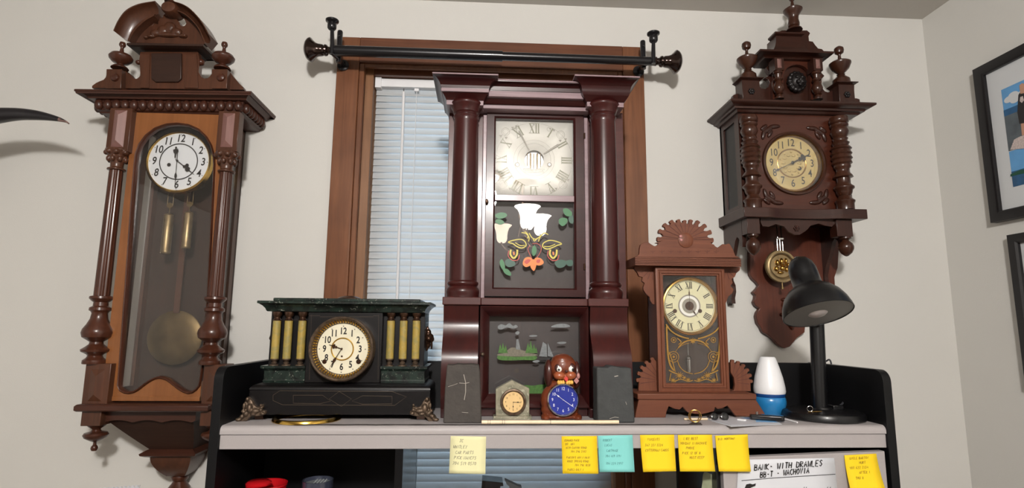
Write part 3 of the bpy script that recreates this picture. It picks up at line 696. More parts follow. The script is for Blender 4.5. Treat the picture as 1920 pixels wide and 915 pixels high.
jr = thing('pen_cup', 'smoky grey plastic cup beside the red tub', 'cup', (xm, Y, 1.09))
b = B(); lathe(b, (xm, Y, 1.088), (0, 0, 1), [(0, .003), (rr*.92, .003), (rr*.95, .01), (rr, zt-1.088), (rr*.93, zt-1.088), (rr*.88, .012), (0, .012)], 36); obj('body', b, M['jar'], jr)
b = B(); lathe(b, (xm, Y, zt-.012), (0, 0, 1), [(0, 0), (rr*.9, 0), (rr*.9, .004), (0, .005)], 30)
for i in range(4): tube(b, [(xm+rr*(.05+.2*i)-.01, Y-rr*.5, zt-.008), (xm+rr*(.1+.2*i), Y-rr*.4, zt+.004)], .0018, 6)
obj('contents', b, M['cloud'], jr)
Y = -.33
b = B(); q = [at(904, 901, Y), at(943, 905, Y), at(944, 911.5, Y), at(938, 912, Y), at(937, 922, Y)]; bl_ = (at(901, 915, Y)[0], 1.09)
prism(b, [q[0], q[1], q[2], q[3], (q[3][0], 1.09), (bl_[0], 1.09)], Y, Y+.05); o = obj('dark_box', b, M['pk'], None, bev=.001)
tag(o, 'dark brown box top poking up in front of the lower blind', 'box')
b = B(); prism(b, [at(946.5, 900, Y+.01), at(971, 911.5, Y+.01), at(978, 913, Y+.01), (at(979, 915, Y+.01)[0], 1.09), (at(962, 915, Y+.01)[0], 1.09), at(955, 912, Y+.01), at(950, 908, Y+.01)], Y+.01, Y+.03); o = obj('grey_flap', b, M['slate2'], None)
tag(o, 'pointed grey flap beside the dark box before the lower blind', 'flap')
b = B(); Y = -.40; P = sm([at(1320, 886, Y), at(1329, 886.5, Y), at(1338, 893, Y), at(1343, 902, Y), at(1342, 922, Y), at(1319, 924, Y), at(1318, 905, Y)], 4, True)
prism(b, P, Y, Y+.0006)
for v in b.verts: v.co.y -= .02*math.sin((v.co.x-P[0][0])*40)
# the strip is taped to the divider face through a thin tab
box(b, at(1338, 905, Y)[0], DR0, Y-.012, Y-.0114, at(1338, 912, Y)[1], at(1338, 905, Y)[1]); o = obj('printed_slip', b, M['lowprint'], None)
tag(o, 'curled green printed slip hanging below the yellow notes', 'paper slip')

# ---- perforated paper on the wall, bottom left
Y = -.003; b = B(); a0, a1 = at(186, 915, Y), at(262, 909.5, Y)
pts = []; N = 10
for i in range(N+1):
    t = i/N; x, z = a0[0]+(a1[0]-a0[0])*t, a0[1]+(a1[1]-a0[1])*t
    if i < N: pts += [(x, z), (x+(a1[0]-a0[0])/N*.55, z), (x+(a1[0]-a0[0])/N*.6, z-.004), (x+(a1[0]-a0[0])/N*.95, z-.004)]
    else: pts.append((x, z))
pts += [(a1[0]-.02, a1[1]-.28), (a0[0]-.02, a0[1]-.28)]
prism(b, pts, Y, Y+.002); o = obj('perforated_paper', b, M['paper'], None); tag(o, 'white perforated paper pinned to the wall under the left clock', 'paper')

# ---- picture frames on the right wall
def pframe(name, label, y0, y1, z0, z1, fw):
    th = .022
    fr = thing(name, label, 'picture frame', (XR, (y0+y1)/2, z0)); b = B()
    def loop(y0, y1, z0, z1, x): return [b.verts.new((x, y, z)) for y, z in ((y0, z0), (y1, z0), (y1, z1), (y0, z1))]
    R = [loop(y0-dy, y1+dy, z0+dz, z1-dz, x) for dy, dz, x in ((0, 0, XR-.001), (0, 0, XR-th), (fw*.8, fw*.8, XR-th), (fw, fw, XR-th+.004), (fw, fw, XR-.001))]
    n = len(R)
    for q in range(n):
        A, C = R[q], R[(q+1) % n]
        for k in range(4):
            j = (k+1) % 4; b.faces.new((A[k], A[j], C[j], C[k]))
    obj('moulding', b, M['frame'], fr)
    b = B(); box(b, XR-.010, XR-.002, y1+fw, y0-fw, z0+fw, z1-fw); obj('mount', b, M['mat'], fr)
    return fr
FW = .0295
p1 = pframe('picture_frame', 'upper black framed photo collage with white mount on right wall', -.187, -.66, 1.8195, 2.2865, FW)
p2 = pframe('picture_frame', 'lower black picture frame below the photo collage on right wall', -.231, -.70, 1.36, 1.7762, .025)
XP = XR-.0106
def wq(b, pts, off=0):
    f = b.faces.new([b.verts.new((XP-off, *atx(p[0], p[1], XP))) for p in pts]); bmesh.ops.triangulate(b, faces=[f])
def wr(b, y0, y1, z0, z1, off=0):
    b.faces.new([b.verts.new((XP-off, y, z)) for y, z in ((y0, z0), (y1, z0), (y1, z1), (y0, z1))])
ya, zt_ = atx(1877, 169, XP); _, zm = atx(1893, 283, XP); yb_, zb_ = atx(1899, 351, XP); y_end = -.60
b = B(); wr(b, ya, y_end, zm, zt_); ph = obj('upper_photo', b, M['sky'], p1)
b = B(); wr(b, ya, y_end, zm, zm+(zt_-zm)*.56, .0004); obj('boat_deck', b, M['boat'], ph)
b = B(); wr(b, ya, y_end, zm+(zt_-zm)*.56, zm+(zt_-zm)*.66, .0005); obj('water_line', b, M['lake'], ph)
b = B()
for ic, (u, v, r) in enumerate(((.018, .80, .013), (.034, .83, .016), (.052, .80, .013), (.036, .76, .014))):
    cc = (ya-u, zm+(zt_-zm)*v); ff = b.faces.new([b.verts.new((XP-.0006-ic*.00003, cc[0]+r*math.cos(a), cc[1]+r*.7*math.sin(a))) for a in [k*PI/8 for k in range(16)]])
obj('cloud', b, M['mat'], ph)
b = B(); wq(b, [(1910, 178), (1914, 172), (1925, 170), (1925, 230), (1912, 232), (1908, 210)], .0010); obj('dark_shirt', b, M['shirt'], ph)
b = B(); wq(b, [(1912, 160), (1917, 156), (1925, 158), (1925, 174), (1914, 176)], .0013); wq(b, [(1915, 232), (1925, 230), (1925, 252), (1917, 254)], .0013); obj('skin', b, M['skin'], ph)
b = B(); wq(b, [(1914, 182), (1919, 180), (1921, 188), (1917, 193), (1913, 190)], .0016); obj('shirt_print', b, M['flor'], ph)
b = B(); wq(b, [(1902, 262), (1913, 256), (1925, 252), (1925, 278), (1895, 281)], .0013); obj('floral_cloth', b, M['flor'], ph)
b = B(); wr(b, ya, y_end, zb_, zm-.002); ph = obj('lower_photo', b, M['sky'], p1)
b = B(); wr(b, ya, y_end, zb_, zb_+(zm-zb_)*.42, .0004); obj('lake', b, M['lake'], ph)
b = B(); wq(b, [(1895, 327), (1905, 322), (1915, 318), (1925, 318), (1925, 324), (1895, 331)], .0008); obj('far_shore', b, M['leafd'], ph)
b = B(); wr(b, -.28, -.66, 1.42, 1.72); obj('print', b, M['boat'], p2)

# ---- black horn on the wall, left edge
HY = -.20; pts = []; rs = []
for px, pt, pb in ((129.5, 231, 233), (124, 226.5, 230), (112, 220, 228), (90, 212.5, 226), (65, 206.5, 225), (35, 203, 225.5), (0, 203, 230.5), (-40, 208, 239), (-90, 220, 254)):
    xt, zt = at(px, pt, HY); _, zb = at(px, pb, HY); pts.append((xt, HY, (zt+zb)/2)); rs.append(max((zt-zb)/2, .001))
x, y, z = pts[-1]; pts += [(x-.10, -.17, z-.06), (x-.17, -.10, z-.12), (x-.20, -.004, z-.15)]; rs += [rs[-1]*1.15, rs[-1]*1.3, rs[-1]*1.4]
b = B(); tube(b, sm([(*p, r) for p, r in zip(pts, rs)], 4) and [tuple(q[:3]) for q in sm([(*p, r) for p, r in zip(pts, rs)], 4)], [max(q[3], .0008) for q in sm([(*p, r) for p, r in zip(pts, rs)], 4)], 16)
hn = obj('animal_horn', b, M['horn'], None); tag(hn, 'curved black animal horn tip reaching in at the left edge', 'horn')
b = B(); tt = sm([(*p, r*1.04) for p, r in zip(pts[:3], rs[:3])], 5); tube(b, [q[:3] for q in tt], [max(q[3], .001) for q in tt], 14); obj('worn_tip', b, M['horn_t'], hn, label='worn pale streaked horn tip')
# ================================================================ LEFT WALL CLOCK
def left_clock():
    yt, yc, yd, yp = -.188, -.141, -.146, -.166     # cornice lip, case frieze, door face, post face
    c = thing('regulator_wall_clock', 'tall walnut wall clock with white dial and long glass door, left of the window', 'clock', (X_(320, 500, -.07), -.07, Z_(320, 915, -.07)))
    W1, W1X, T = M['w1'], M['w1x'], M['w1t']
    # cornice
    x0, x1 = X_(139, 168, yt), X_(471.5, 171, yt); zt = (Z_(139, 166.5, yt)+Z_(471, 170.5, yt))/2
    d = .047; ix0, ix1 = x0+d, x1-d; yf = yt+d
    tl = (Z_(471, 170.5, yt)-Z_(139, 166.5, yt))/(x1-x0)
    zA = zt; zl = zA-.007; zb1 = Z_(300, 187, yf-.020); zb2 = Z_(300, 207, yf-.010); zb3 = Z_(300, 214, yf)
    b = B(); cornice(b, ix0, ix1, yf, -.002, [(zb3, -.004), (zb3+.001, .001), (zb2-.002, .004), (zb2, .010), (zb1, .012), (zb1+.001, .024), (zb1+.006, .027), (zb1+.012, .034), (zl-.004, .044), (zl, .045), (zl+.001, d), (zA-.001, d), (zA, d-.001)], tl)
    cor = obj('cornice', b, W1X, c, ang=25)
    b = B(); n = 17; xs0, xs1 = ix0-.012, ix1+.012; rz = (zb1-zb2)/2
    for i in range(n):
        x = xs0+(xs1-xs0)*(i+.5)/n; ball(b, (x, yf-.014, (zb1+zb2)/2+tl*(x-(x0+x1)/2)), rz, 3, ((xs1-xs0)/n/2/rz*.95, .75, 1.12))
    for i in range(7):
        y = yf+(-.01-yf)*(i+.3)/7
        for sx, xx in ((-1, ix0-.014), (1, ix1+.014)): ball(b, (xx, y, (zb1+zb2)/2+tl*(xx-(x0+x1)/2)), rz, 3, (.75, .0095/rz*1.0, 1.12))
    obj('egg_moulding', b, W1X, cor)
    # crest board
    yb0, yb1 = -.155, -.135; q = lambda pts, Y: [at(p[0], p[1], Y) for p in pts]
    L = [(172, 165), (172, 161), (180, 155), (187, 151.7), (194, 149), (197.7, 144.7), (199.5, 138), (199.5, 129.3), (228, 129.3), (230, 131), (235, 131), (238, 136), (243, 137.7), (248.5, 144.7), (252, 147.5), (257, 147), (261, 143.5), (264.5, 137.7), (262, 125.5), (260.5, 111.5), (262.5, 97)]
    R = [(371, 97), (373.6, 111), (372, 135), (377, 144), (383, 147), (389, 146), (393, 143), (396.5, 138), (396.5, 130), (429, 130), (433, 137), (437, 143), (443, 150), (449, 157), (456, 163), (456.5, 168)]
    b = B(); prism(b, q(L+R, yb0), yb0, yb1); obj('crest_board', b, W1, c, bev=.0015)
    for cx, side in ((214, 0), (412.5, 1)):
        b = B(); a = q([(cx-14.5, 129.5), (cx+14, 129.5), (cx+12.5, 166), (cx-16, 166)], yb0-.02); prism(b, a, yb0-.02, yb0+.015)
        p = obj('crest_post', b, W1, c, bev=.001)
        x, z = at(cx+2, 145.5, yb0-.02); b = B(); r = 8.2*MP(cx, 145, yb0-.02); lathe(b, (x, yb0-.019, z), (0, -1, 0), [(r, 0), (r, .002), (r*.8, .006), (r*.35, .008), (0, .0085)], 28); obj('rosette', b, T, p)
    # relief panel
    b = B(); a = q([(283, 99), (340, 99), (340, 147), (333, 153.5), (291, 153.5), (283, 147)], yb0-.006); prism(b, a, yb0-.006, yb0+.001); obj('relief_panel', b, M['w1d'], c, bev=.002)
    b = B(); a = q([(262, 100), (281, 100), (279, 165), (263, 165)], yb0-.003); prism(b, a, yb0-.003, yb0+.001); a = q([(343, 100), (369, 100), (371, 165), (346, 165)], yb0-.003); prism(b, a, yb0-.003, yb0+.001); objs('crest_pilaster', b, W1, c, bev=.0015)
    b = B(); x, z = at(377, 117, -.145); ball(b, (x, -.145, z), .011, 2, (1, 1, .9)); x, z = at(257, 117, -.145); ball(b, (x+.004, -.145, z), .008, 2, (1, 1, .9)); objs('crest_scroll', b, T, c)
    # small upper cornice
    yu = -.186; ux0, ux1 = X_(237.5, 81, yu), X_(381, 83, yu); d2 = .034; zt2 = Z_(310, 81.5, yu); zb = Z_(310, 98.6, yu+d2)
    b = B(); cornice(b, ux0+d2, ux1-d2, yu+d2, -.10, [(zb, 0), (zb+.004, .004), (zb+(zt2-zb)*.45, .018), (zt2-.008, .026), (zt2-.006, d2), (zt2, d2)], tl); obj('upper_cornice', b, M['w1d'], c, ang=25)
    # tympanum with pierced cartouche
    T1 = [(243, 80), (244, 73), (250, 60), (258, 49), (272, 37), (285, 31), (291, 42), (287, 47), (292, 44), (296, 45), (296, 33.5), (305, 33), (306, 28), (312, 25), (320, 26), (326, 31), (329, 34), (336.5, 42), (337, 46), (341, 49), (346, 48.5), (349, 44), (346, 37), (338, 27), (334, 23), (332, 18), (349, 25), (366, 40), (378, 57), (385, 75), (385, 83)]
    b = B(); prism(b, q(T1, -.150), -.150, -.132); ty = obj('tympanum', b, W1, c, bev=.001)
    b = B()
    for (px, py, rx, rz_) in ((292, 62, 11, 8), (305, 58, 11, 12), (318, 52, 12, 13), (331, 60, 11, 9), (315, 66, 22, 5), (283, 69, 8, 3.5), (343, 68, 8, 4), (348, 68, 3.5, 4), (274, 71, 4, 3)):
        x, z = at(px, py, -.152); m = MP(px, py, -.15); ball(b, (x, -.151, z), m, 2, (rx, 7, rz_))
    x, z = at(316, 29, -.150); m = MP(316, 29, -.15); ball(b, (x, -.145, z), m, 2, (10, 9, 5))
    obj('carved_cartouche', b, W1, ty, remesh=.0016)
    # broken arch mouldings
    cc = at(312, 89, -.17); mm = MP(312, 60, -.17)
    def arch(pin, pout, Yc):
        O = sm([at(p[0], p[1], Yc) for p in pout], 5); n = len(O); I = sm([at(p[0], p[1], Yc) for p in pin], 5)
        I = [I[min(len(I)-1, round(i*(len(I)-1)/(n-1)))] for i in range(n)]
        sec = [(0, -.132), (0, -.188), (.10, -.190), (.14, -.180), (.30, -.166), (.60, -.160), (.80, -.168), (.86, -.176), (1, -.176), (1, -.132)]
        b = B(); R = []
        for o_, i_ in zip(O, I): R.append([b.verts.new((o_[0]+(i_[0]-o_[0])*t, y, o_[1]+(i_[1]-o_[1])*t)) for t, y in sec])
        for k in range(n-1):
            for j in range(len(sec)): b.faces.new((R[k][j], R[k+1][j], R[k+1][(j+1) % len(sec)], R[k][(j+1) % len(sec)]))
        b.faces.new(R[0]); b.faces.new(R[-1][::-1]); return obj('arch_moulding', b, W1, c, ang=40)
    arch([(241, 77), (246, 64), (255, 51.5), (271, 37), (287, 28)], [(215.6, 60), (225, 40), (239.7, 21.6), (263, 10.2), (293.8, 4.6)], -.18)
    arch([(328, 18), (344, 25), (359, 38), (372, 55), (382, 80)], [(318, 3), (344, 10), (362, 21.6), (380, 42), (394, 66)], -.18)
    x, z = at(316, 12.5, -.185); m = MP(316, 12, -.185)
    b = B(); lathe(b, (x, -.14, z), (0, -1, 0), [(15.5*m, 0), (15.5*m, .040), (13*m, .047), (6*m, .050), (0, .050)], 36, scale=(1, .8)); obj('volute', b, W1, c)
    b = B(); x, z = at(318, 3, -.165); lathe(b, (x, -.165, z-.002), (0, 0, 1), [(.013, 0), (.013, .004), (.007, .008), (.009, .014), (.022, .024), (.023, .030), (.010, .040), (.006, .05), (.009, .058), (.006, .066), (0, .067)], 24); obj('crest_finial', b, T, c)
    # urn finials
    for cx, cyb in ((224.5, 129), (417, 130)):
        Yf = -.165; x, zb_ = at(cx, cyb, Yf); m = MP(cx, 110, Yf); h = lambda py: Z_(cx, py, Yf)
        b = B(); lathe(b, (x, Yf, 0), (0, 0, 1), [(15*m, zb_), (15*m, h(128)), (12*m, h(125)), (7*m, h(123.5)), (5.5*m, h(121.5)), (7*m, h(119.8)), (14*m, h(117.5)), (19.5*m, h(112)), (20.5*m, h(108)), (17*m, h(103)), (8*m, h(100.0)), (4*m, h(98.5)), (2.8*m, h(91)), (3.2*m, h(89)), (5.4*m, h(86.5)), (5.8*m, h(83.5)), (4.6*m, h(79.7)), (0, h(78))], 36); obj('urn_finial', b, T, c)
    # posts above the capitals, columns and pedestals (left, right)
    zfr = Z_(320, 214, yc)
    for side in (0, 1):
        px = (lambda l, r: l if side == 0 else r)
        yb_ = yp+.030
        b = B(); tlx, trx = (204, 245.6) if side == 0 else (409.5, 449)
        a = q([(tlx, 216), (trx, 217), (trx-5.5, 285), (tlx-5.5, 283)], yp) ; xA, xB = (a[0][0]+a[3][0])/2, (a[1][0]+a[2][0])/2; zA_, zB_ = a[0][1], a[3][1]
        box(b, xA, xB, yp, yb_, zB_, zfr+.004); post = obj('capital_block', b, W1, c, bev=.001)
        w = xB-xA; b = B(); hip(b, (xA+w*.22, xB-w*.22, zB_+.012, zfr-.002), yp, w*.18); obj('faceted_lozenge', b, M['facet'], post, ang=5)
        # capital
        cxp = (219.5, 318) if side == 0 else (428, 322); cy0 = 282 if side == 0 else 287
        Yc = -.150; xc = (X_(220.5, 300, Yc) if side == 0 else X_(426, 305, Yc)); m = MP(220, 300, Yc)
        z1 = Z_(220 if side == 0 else 426, cy0, Yc); z0 = Z_(cxp[0], cxp[1], Yc)
        b = B(); H = z1-z0
        lathe(b, (xc, Yc, 0), (0, 0, 1), [(10*m, z0-.004), (15.5*m, z0-.003), (16*m, z0+.001), (11*m, z0+.004), (11*m, z0+H*.25), (13*m, z0+H*.5), (19*m, z0+H*.8), (22*m, z1-.003), (22*m, z1)], 32)
        for k in range(8):
            a_ = k*PI/4+PI/8; ball(b, (xc+19*m*math.cos(a_), Yc+19*m*math.sin(a_), z1-.009), .0078, 2, (1, 1, 1.0)); a_ = k*PI/4
            ball(b, (xc+15*m*math.cos(a_), Yc+15*m*math.sin(a_), z0+H*.5), .006, 2, (1, 1, 1.5))
        obj('capital', b, W1, c, remesh=.0013)
        # shaft
        sx = (206, 555) if side == 0 else (413, 556)
        zb_s = Z_(sx[0], sx[1], Yc); b = B(); lathe(b, (xc, Yc, 0), (0, 0, 1), [(12.6*m, zb_s), (12.6*m, zb_s+.01), (11.2*m, z0-.01), (10.6*m, z0)], 96, 12, .045); obj('fluted_shaft', b, T, c, ang=60)
        # baluster
        rows = [(554, 12), (556, 19), (560, 19.7), (564, 16), (567, 12), (574, 12.5), (577, 17.5), (582, 18), (585, 14), (588, 13), (598, 14.5), (608, 19), (617, 24.5), (624, 26), (632, 24), (637.5, 16), (641, 11), (645, 11.5), (650, 17), (655, 24), (659, 23), (664, 14), (667, 12), (671, 14), (675, 19), (680, 19.5), (682, 19)]
        cxr = (lambda py: 204.5-(py-560)*.10) if side == 0 else (lambda py: 412.5-(py-560)*.035)
        dy = 0 if side == 0 else 1.5
        b = B(); prof = sorted([(h_*m*.985, Z_(cxr(p+dy), p+dy, Yc)) for p, h_ in rows], key=lambda t: t[1]); lathe(b, (xc, Yc, 0), (0, 0, 1), prof, 40); obj('turned_baluster', b, T, c)
        # pedestal
        zp1 = prof[0][1]+.001; pl, pr = (157.5, 205) if side == 0 else (380.5, 421)
        xa_, xb_ = X_(pl, 715, yp), X_(pr, 715, yp); zp0 = Z_(200, 757, yp)
        b = B(); box(b, xa_, xb_, yp, yp+.05, zp0-.002, zp1); ped = obj('pedestal', b, W1, c, bev=.001)
        w = xb_-xa_; b = B(); hip(b, (xa_+w*.22, xb_-w*.22, zp0+.006, zp1-.014), yp, w*.12); obj('faceted_lozenge', b, M['w1'], ped, ang=5)
        globals()['_pd%d' % side] = (xa_, xb_, xc)
    # case: back board, side frames with glass, top and bottom
    cxr_ = (X_(457, 250, -.002)+X_(431, 660, -.002))/2; cxl = (X_(243, 219, yd)+X_(197.5, 751, yd))/2
    zC1 = zfr+.01; zC0 = Z_(250, 757, yd)
    b = B(); box(b, cxl, cxr_, -.012, -.002, zC0-.01, zC1); obj('back_board', b, M['case_in'], c)
    for sgn, xx in ((1, cxl), (-1, cxr_)):
        b = B(); t = .010*sgn; xs = sorted((xx, xx+t))
        box(b, xs[0], xs[1], yd+.016, -.080, zC0, zC1); box(b, xs[0], xs[1], -.032, -.012, zC0, zC1); box(b, xs[0], xs[1], -.080, -.032, zC0, zC0+.035); box(b, xs[0], xs[1], -.080, -.032, zC1-.045, zC1)
        s = obj('side_frame', b, W1, c)
        b = B(); box(b, xx+t*.4, xx+t*.6, -.082, -.030, zC0+.031, zC1-.04); obj('side_glass', b, M['glass'], s)
    b = B(); box(b, cxl, cxr_, yd+.016, -.002, zC1-.012, zC1+.008); box(b, cxl, cxr_, yd+.016, -.002, zC0-.012, zC0); obj('case_boards', b, W1X, c)
    # glazed door with arched opening and shaped bottom rail
    o = [(243, 219), (411, 221), (385.5, 753), (197.5, 751)]
    O = q(o, yd); xo0 = (O[0][0]+O[3][0])/2; xo1 = (O[1][0]+O[2][0])/2; zo1 = zfr+.0; zo0 = (O[2][1]+O[3][1])/2
    inn_px = [(256, 306), (258, 290), (264.5, 272), (276, 256), (293, 243), (313, 236), (333, 234.5), (353, 237), (371, 245), (385, 258), (394, 274), (399, 292), (400, 308)]
    rightside = [(396, 400), (388, 560), (377, 690), (374, 712), (372, 722), (367, 728), (360, 733)]
    bottom = [(354, 734), (345.6, 731), (338.5, 727), (327, 718), (315, 709), (306, 706), (298.6, 705), (290, 707), (280, 712), (270, 719), (260, 727), (251.6, 732), (243, 734), (235, 733)]
    leftside = [(228, 729), (225, 722), (227, 700), (239, 540), (250, 380)]
    inn = q(inn_px, yd)+q(rightside, yd)+q(bottom, yd)+q(leftside, yd)
    n = len(inn); cxm, czm = (xo0+xo1)/2, (zo0+zo1)/2
    def shrink(pts, k):
        cx_, cz_ = cxm, czm; out = []
        for i in range(len(pts)):
            a, b_ = pts[(i-1) % len(pts)], pts[(i+1) % len(pts)]; dx, dz = b_[0]-a[0], b_[1]-a[1]; l = math.hypot(dx, dz) or 1
            out.append((pts[i][0]+dz/l*(k), pts[i][1]-dx/l*(k)))
        return out
    # orientation: inn runs clockwise seen from the front -> offset +k moves inward
    def frameface(b, Y):
        ov = [b.verts.new((x, Y, z)) for x, z in ((xo0, zo0), (xo0, zo1), (xo1, zo1), (xo1, zo0))]
        iv = [b.verts.new((p[0], Y, p[1])) for p in shrink(inn, -.006)]
        es = [b.edges.new((ov[i], ov[(i+1) % 4])) for i in range(4)]+[b.edges.new((iv[i], iv[(i+1) % n])) for i in range(n)]
        bmesh.ops.triangle_fill(b, edges=es, use_beauty=True); return ov, iv
    b = B(); ov, iv = frameface(b, yd); ov2, iv2 = frameface(b, yd+.016)
    for i in range(4): b.faces.new((ov[i], ov[(i+1) % 4], ov2[(i+1) % 4], ov2[i]))
    for i in range(n): b.faces.new((iv[i], iv[(i+1) % n], iv2[(i+1) % n], iv2[i]))
    door = obj('door', b, M['w1l'], c, ang=30)
    b = B(); R = []
    for k, y in ((-.006, yd+.004), (-.0065, yd-.003), (-.004, yd-.006), (-.001, yd-.004), (0, yd+.004), (0, yd+.012), (-.006, yd+.012)): R.append([b.verts.new((p[0], y, p[1])) for p in shrink(inn, k)])
    for r_i in range(len(R)):
        A, C = R[r_i], R[(r_i+1) % len(R)]
        for i in range(n): b.faces.new((A[i], A[(i+1) % n], C[(i+1) % n], C[i]))
    obj('door_bead', b, T, door, ang=50)
    b = B(); prism(b, shrink(inn, -.003), yd+.008, yd+.0100); obj('door_glass', b, M['glass'], door)
    b = B(); box(b, xo0, xo1, yd-.002, yd+.004, zo0, zo0+.012); obj('door_foot_moulding', b, M['w1l'], door, bev=.001)
    # dial
    Yd = -.112; dc = at(335, 303, Yd); m = MP(335, 303, Yd)
    b = B(); lathe(b, (dc[0], Yd, dc[1]), (0, -1, 0), [(57*m, -.004), (57*m, 0), (37*m, 0), (36.5*m, -.001), (0, -.001)], 64); dl = obj('dial', b, M['dial_w'], c)
    b = B(); ring(b, (dc[0], Yd, dc[1]), (0, -1, 0), [(56.8*m, -.012), (56.8*m, .002), (58.5*m, .005), (61.5*m, .002), (62.5*m, -.012)], 64); obj('bezel', b, M['brass_b'], dl)
    b = B(); lathe(b, (dc[0], Yd+.012, dc[1]), (0, 1, 0), [(50*m, 0), (50*m, .05), (0, .05)], 40); obj('movement', b, M['brass_d'], dl)
    b = B(); box(b, dc[0]-.055, dc[0]+.055, Yd+.05, -.012, dc[1]-.03, dc[1]-.018); obj('seatboard', b, M['case_in'], dl)
    b = B(); numerals(b, dc, 46*m, 14.5*m*1.45, Yd-.0006, shear=.12, bold=.0005, sx=.8)
    annulus(b, dc, 34.5*m, 36.3*m, Yd-.0006)
    for k in range(12): a = k*PI/6; disc(b, (dc[0]+54*m*math.cos(a), dc[1]+54*m*math.sin(a)), .9*m, Yd-.0006, 8)
    disc(b, at(317, 309, Yd), 3.6*m, Yd-.0008, 16); disc(b, at(351, 310, Yd), 3.4*m, Yd-.0008, 16)
    obj('numerals', b, M['ink'], dl)
    hc = at(333.5, 302, Yd)
    obj('hour_hand', hand(B(), hc, math.radians(-38), 43*m, Yd-.004, .0030, 'mal', 4*m), M['ink'], dl)
    obj('minute_hand', hand(B(), hc, math.radians(-89), 53*m, Yd-.006, .0019, 'spade', 24*m), M['ink'], dl)
    b = B(); x, z = at(331.5, 284, Yd); P = lambda a_, c_: (x+a_*m, z+c_*m)
    prism(b, [P(0, 9), P(2, 7), P(1, 4), P(5, 2), P(4, -3), P(1.4, -6), P(1, -14), P(-1, -14), P(-1.4, -6), P(-4, -3), P(-5, 2), P(-1, 4), P(-2, 7)], Yd-.006, Yd-.0054); obj('hand_tail', b, M['ink'], dl)
    # weights and pendulum
    for (l, r, t_, bt, cap) in ((304.5, 322, 402, 473, 385), (342.5, 358.5, 398, 463, 383)):
        Yw = -.080; xa, xb = X_(l, 440, Yw), X_(r, 440, Yw); x = (xa+xb)/2; rr = (xb-xa)/2; z1, z0 = Z_(l, t_, Yw), Z_(l, bt, Yw)
        b = B(); lathe(b, (x, Yw, 0), (0, 0, 1), [(0, z0-.004), (rr*.9, z0-.004), (rr*1.04, z0), (rr*1.04, z0+.003), (rr, z0+.004), (rr, z1-.004), (rr*1.04, z1-.003), (rr*.9, z1), (rr*.3, z1+.003), (0, z1+.003)], 32); w_ = obj('weight', b, M['brass_w'], c)
        zc = Z_(l, cap, Yw); b = B(); lathe(b, (x, Yw-.002, zc), (0, 1, 0), [(0, 0), (.008, 0), (.0065, .002), (.008, .004), (0, .004)], 24); tube(b, [(x, Yw, z1), (x, Yw, zc)], .0016, 6)
        tube(b, [(x-.0078, Yw, zc), (x-.0078, Yw, dc[1]-.01)], .0005, 5); tube(b, [(x+.0078, Yw, zc), (x+.0078, Yw, dc[1]-.01)], .0005, 5); obj('pulley', b, M['brass_d'], w_)
    Yp = -.045; x, z = at(326, 633, Yp); rr = 52*MP(326, 633, Yp)
    b = B(); lathe(b, (x, Yp+.006, z), (0, -1, 0), [(0, -.006), (rr*.6, -.004), (rr*.97, 0), (rr, .002), (rr*.97, .004), (rr*.6, .008), (rr*.25, .0095), (0, .010)], 56); obj('pendulum_bob', b, M['brass_d'], c)
    b = B(); box(b, x-.008, x+.008, Yp-.001, Yp+.004, z+rr*.9, dc[1]); obj('pendulum_rod', b, M['w1'], c)
    # base slab
    yb = -.186; xs0 = X_(137.5, 765, yb); xs1 = 2*(xo0+xo1)/2-xs0; zs1 = Z_(200, 757, yb+.02); zs0 = Z_(200, 772.5, yb)
    b = B(); cornice(b, xs0+.012, xs1-.012, yb+.012, -.002, [(zs0, .008), (zs0+.003, .012), (zs1-.004, .012), (zs1, .008)]); obj('base_slab', b, W1X, c, bev=.001)
    # shaped apron
    xa0, xa1 = X_(188, 780, -.15), 2*(xo0+xo1)/2-X_(188, 780, -.15); za1 = zs0; za0 = Z_(250, 789, -.15)
    pts = [(xa0, za1), (xa0, za0)]; N = 24
    for i in range(N+1): t = i/N; pts.append((xa0+.01+(xa1-xa0-.02)*t, za0-.004+.006*abs(math.sin(t*PI*3))))
    pts += [(xa1, za0), (xa1, za1)]; b = B(); prism(b, pts, -.152, -.140); box(b, xa0, xa1, -.14, -.004, za0, za1); obj('apron', b, W1X, c)
    # corner blocks with drop finials
    for side in (0, 1):
        pa, pb_, xc = globals()['_pd%d' % side]; z1 = zs0; z0 = Z_(170, 797.5, -.16); xm = (pa+pb_)/2
        b = B(); box(b, xm-.024, xm+.024, -.172, -.120, z0, z1); bk = obj('corner_block', b, W1, c, bev=.001)
        m = MP(177, 815, -.146); hz = lambda py: Z_(177, py, -.146)
        b = B(); lathe(b, (xm, -.146, 0), (0, 0, 1), [(0, hz(846)), (4.5*m, hz(845)), (6.2*m, hz(841)), (5.5*m, hz(837)), (3*m, hz(834)), (2.6*m, hz(829)), (9*m, hz(826)), (19*m, hz(820)), (21.5*m, hz(815)), (19*m, hz(811)), (9*m, hz(808)), (7*m, hz(805)), (8*m, hz(803)), (13*m, hz(800)), (16*m, hz(797)), (16*m, z0+.001)], 36); obj('drop_finial', b, T, bk)
    # inverted pyramid, slab, cup and turned pendant
    xm = (xo0+xo1)/2; z1 = za0; z0 = Z_(320, 842, -.095); xt = (X_(280, 842, -.095), X_(362, 842, -.095)); xm2 = (xt[0]+xt[1])/2; hw = (xt[1]-xt[0])/2
    b = B(); hT = (xa1-xa0)/2-.012; R = []
    for t in [i/8 for i in range(9)]:
        k = t**1.15; w_ = hT+(hw-hT)*k; y = -.140+(.045)*t; z = z1+(z0-z1)*t; xx = xm+(xm2-xm)*t
        R.append([b.verts.new(p) for p in ((xx-w_, -.002, z), (xx-w_, y, z), (xx+w_, y, z), (xx+w_, -.002, z))])
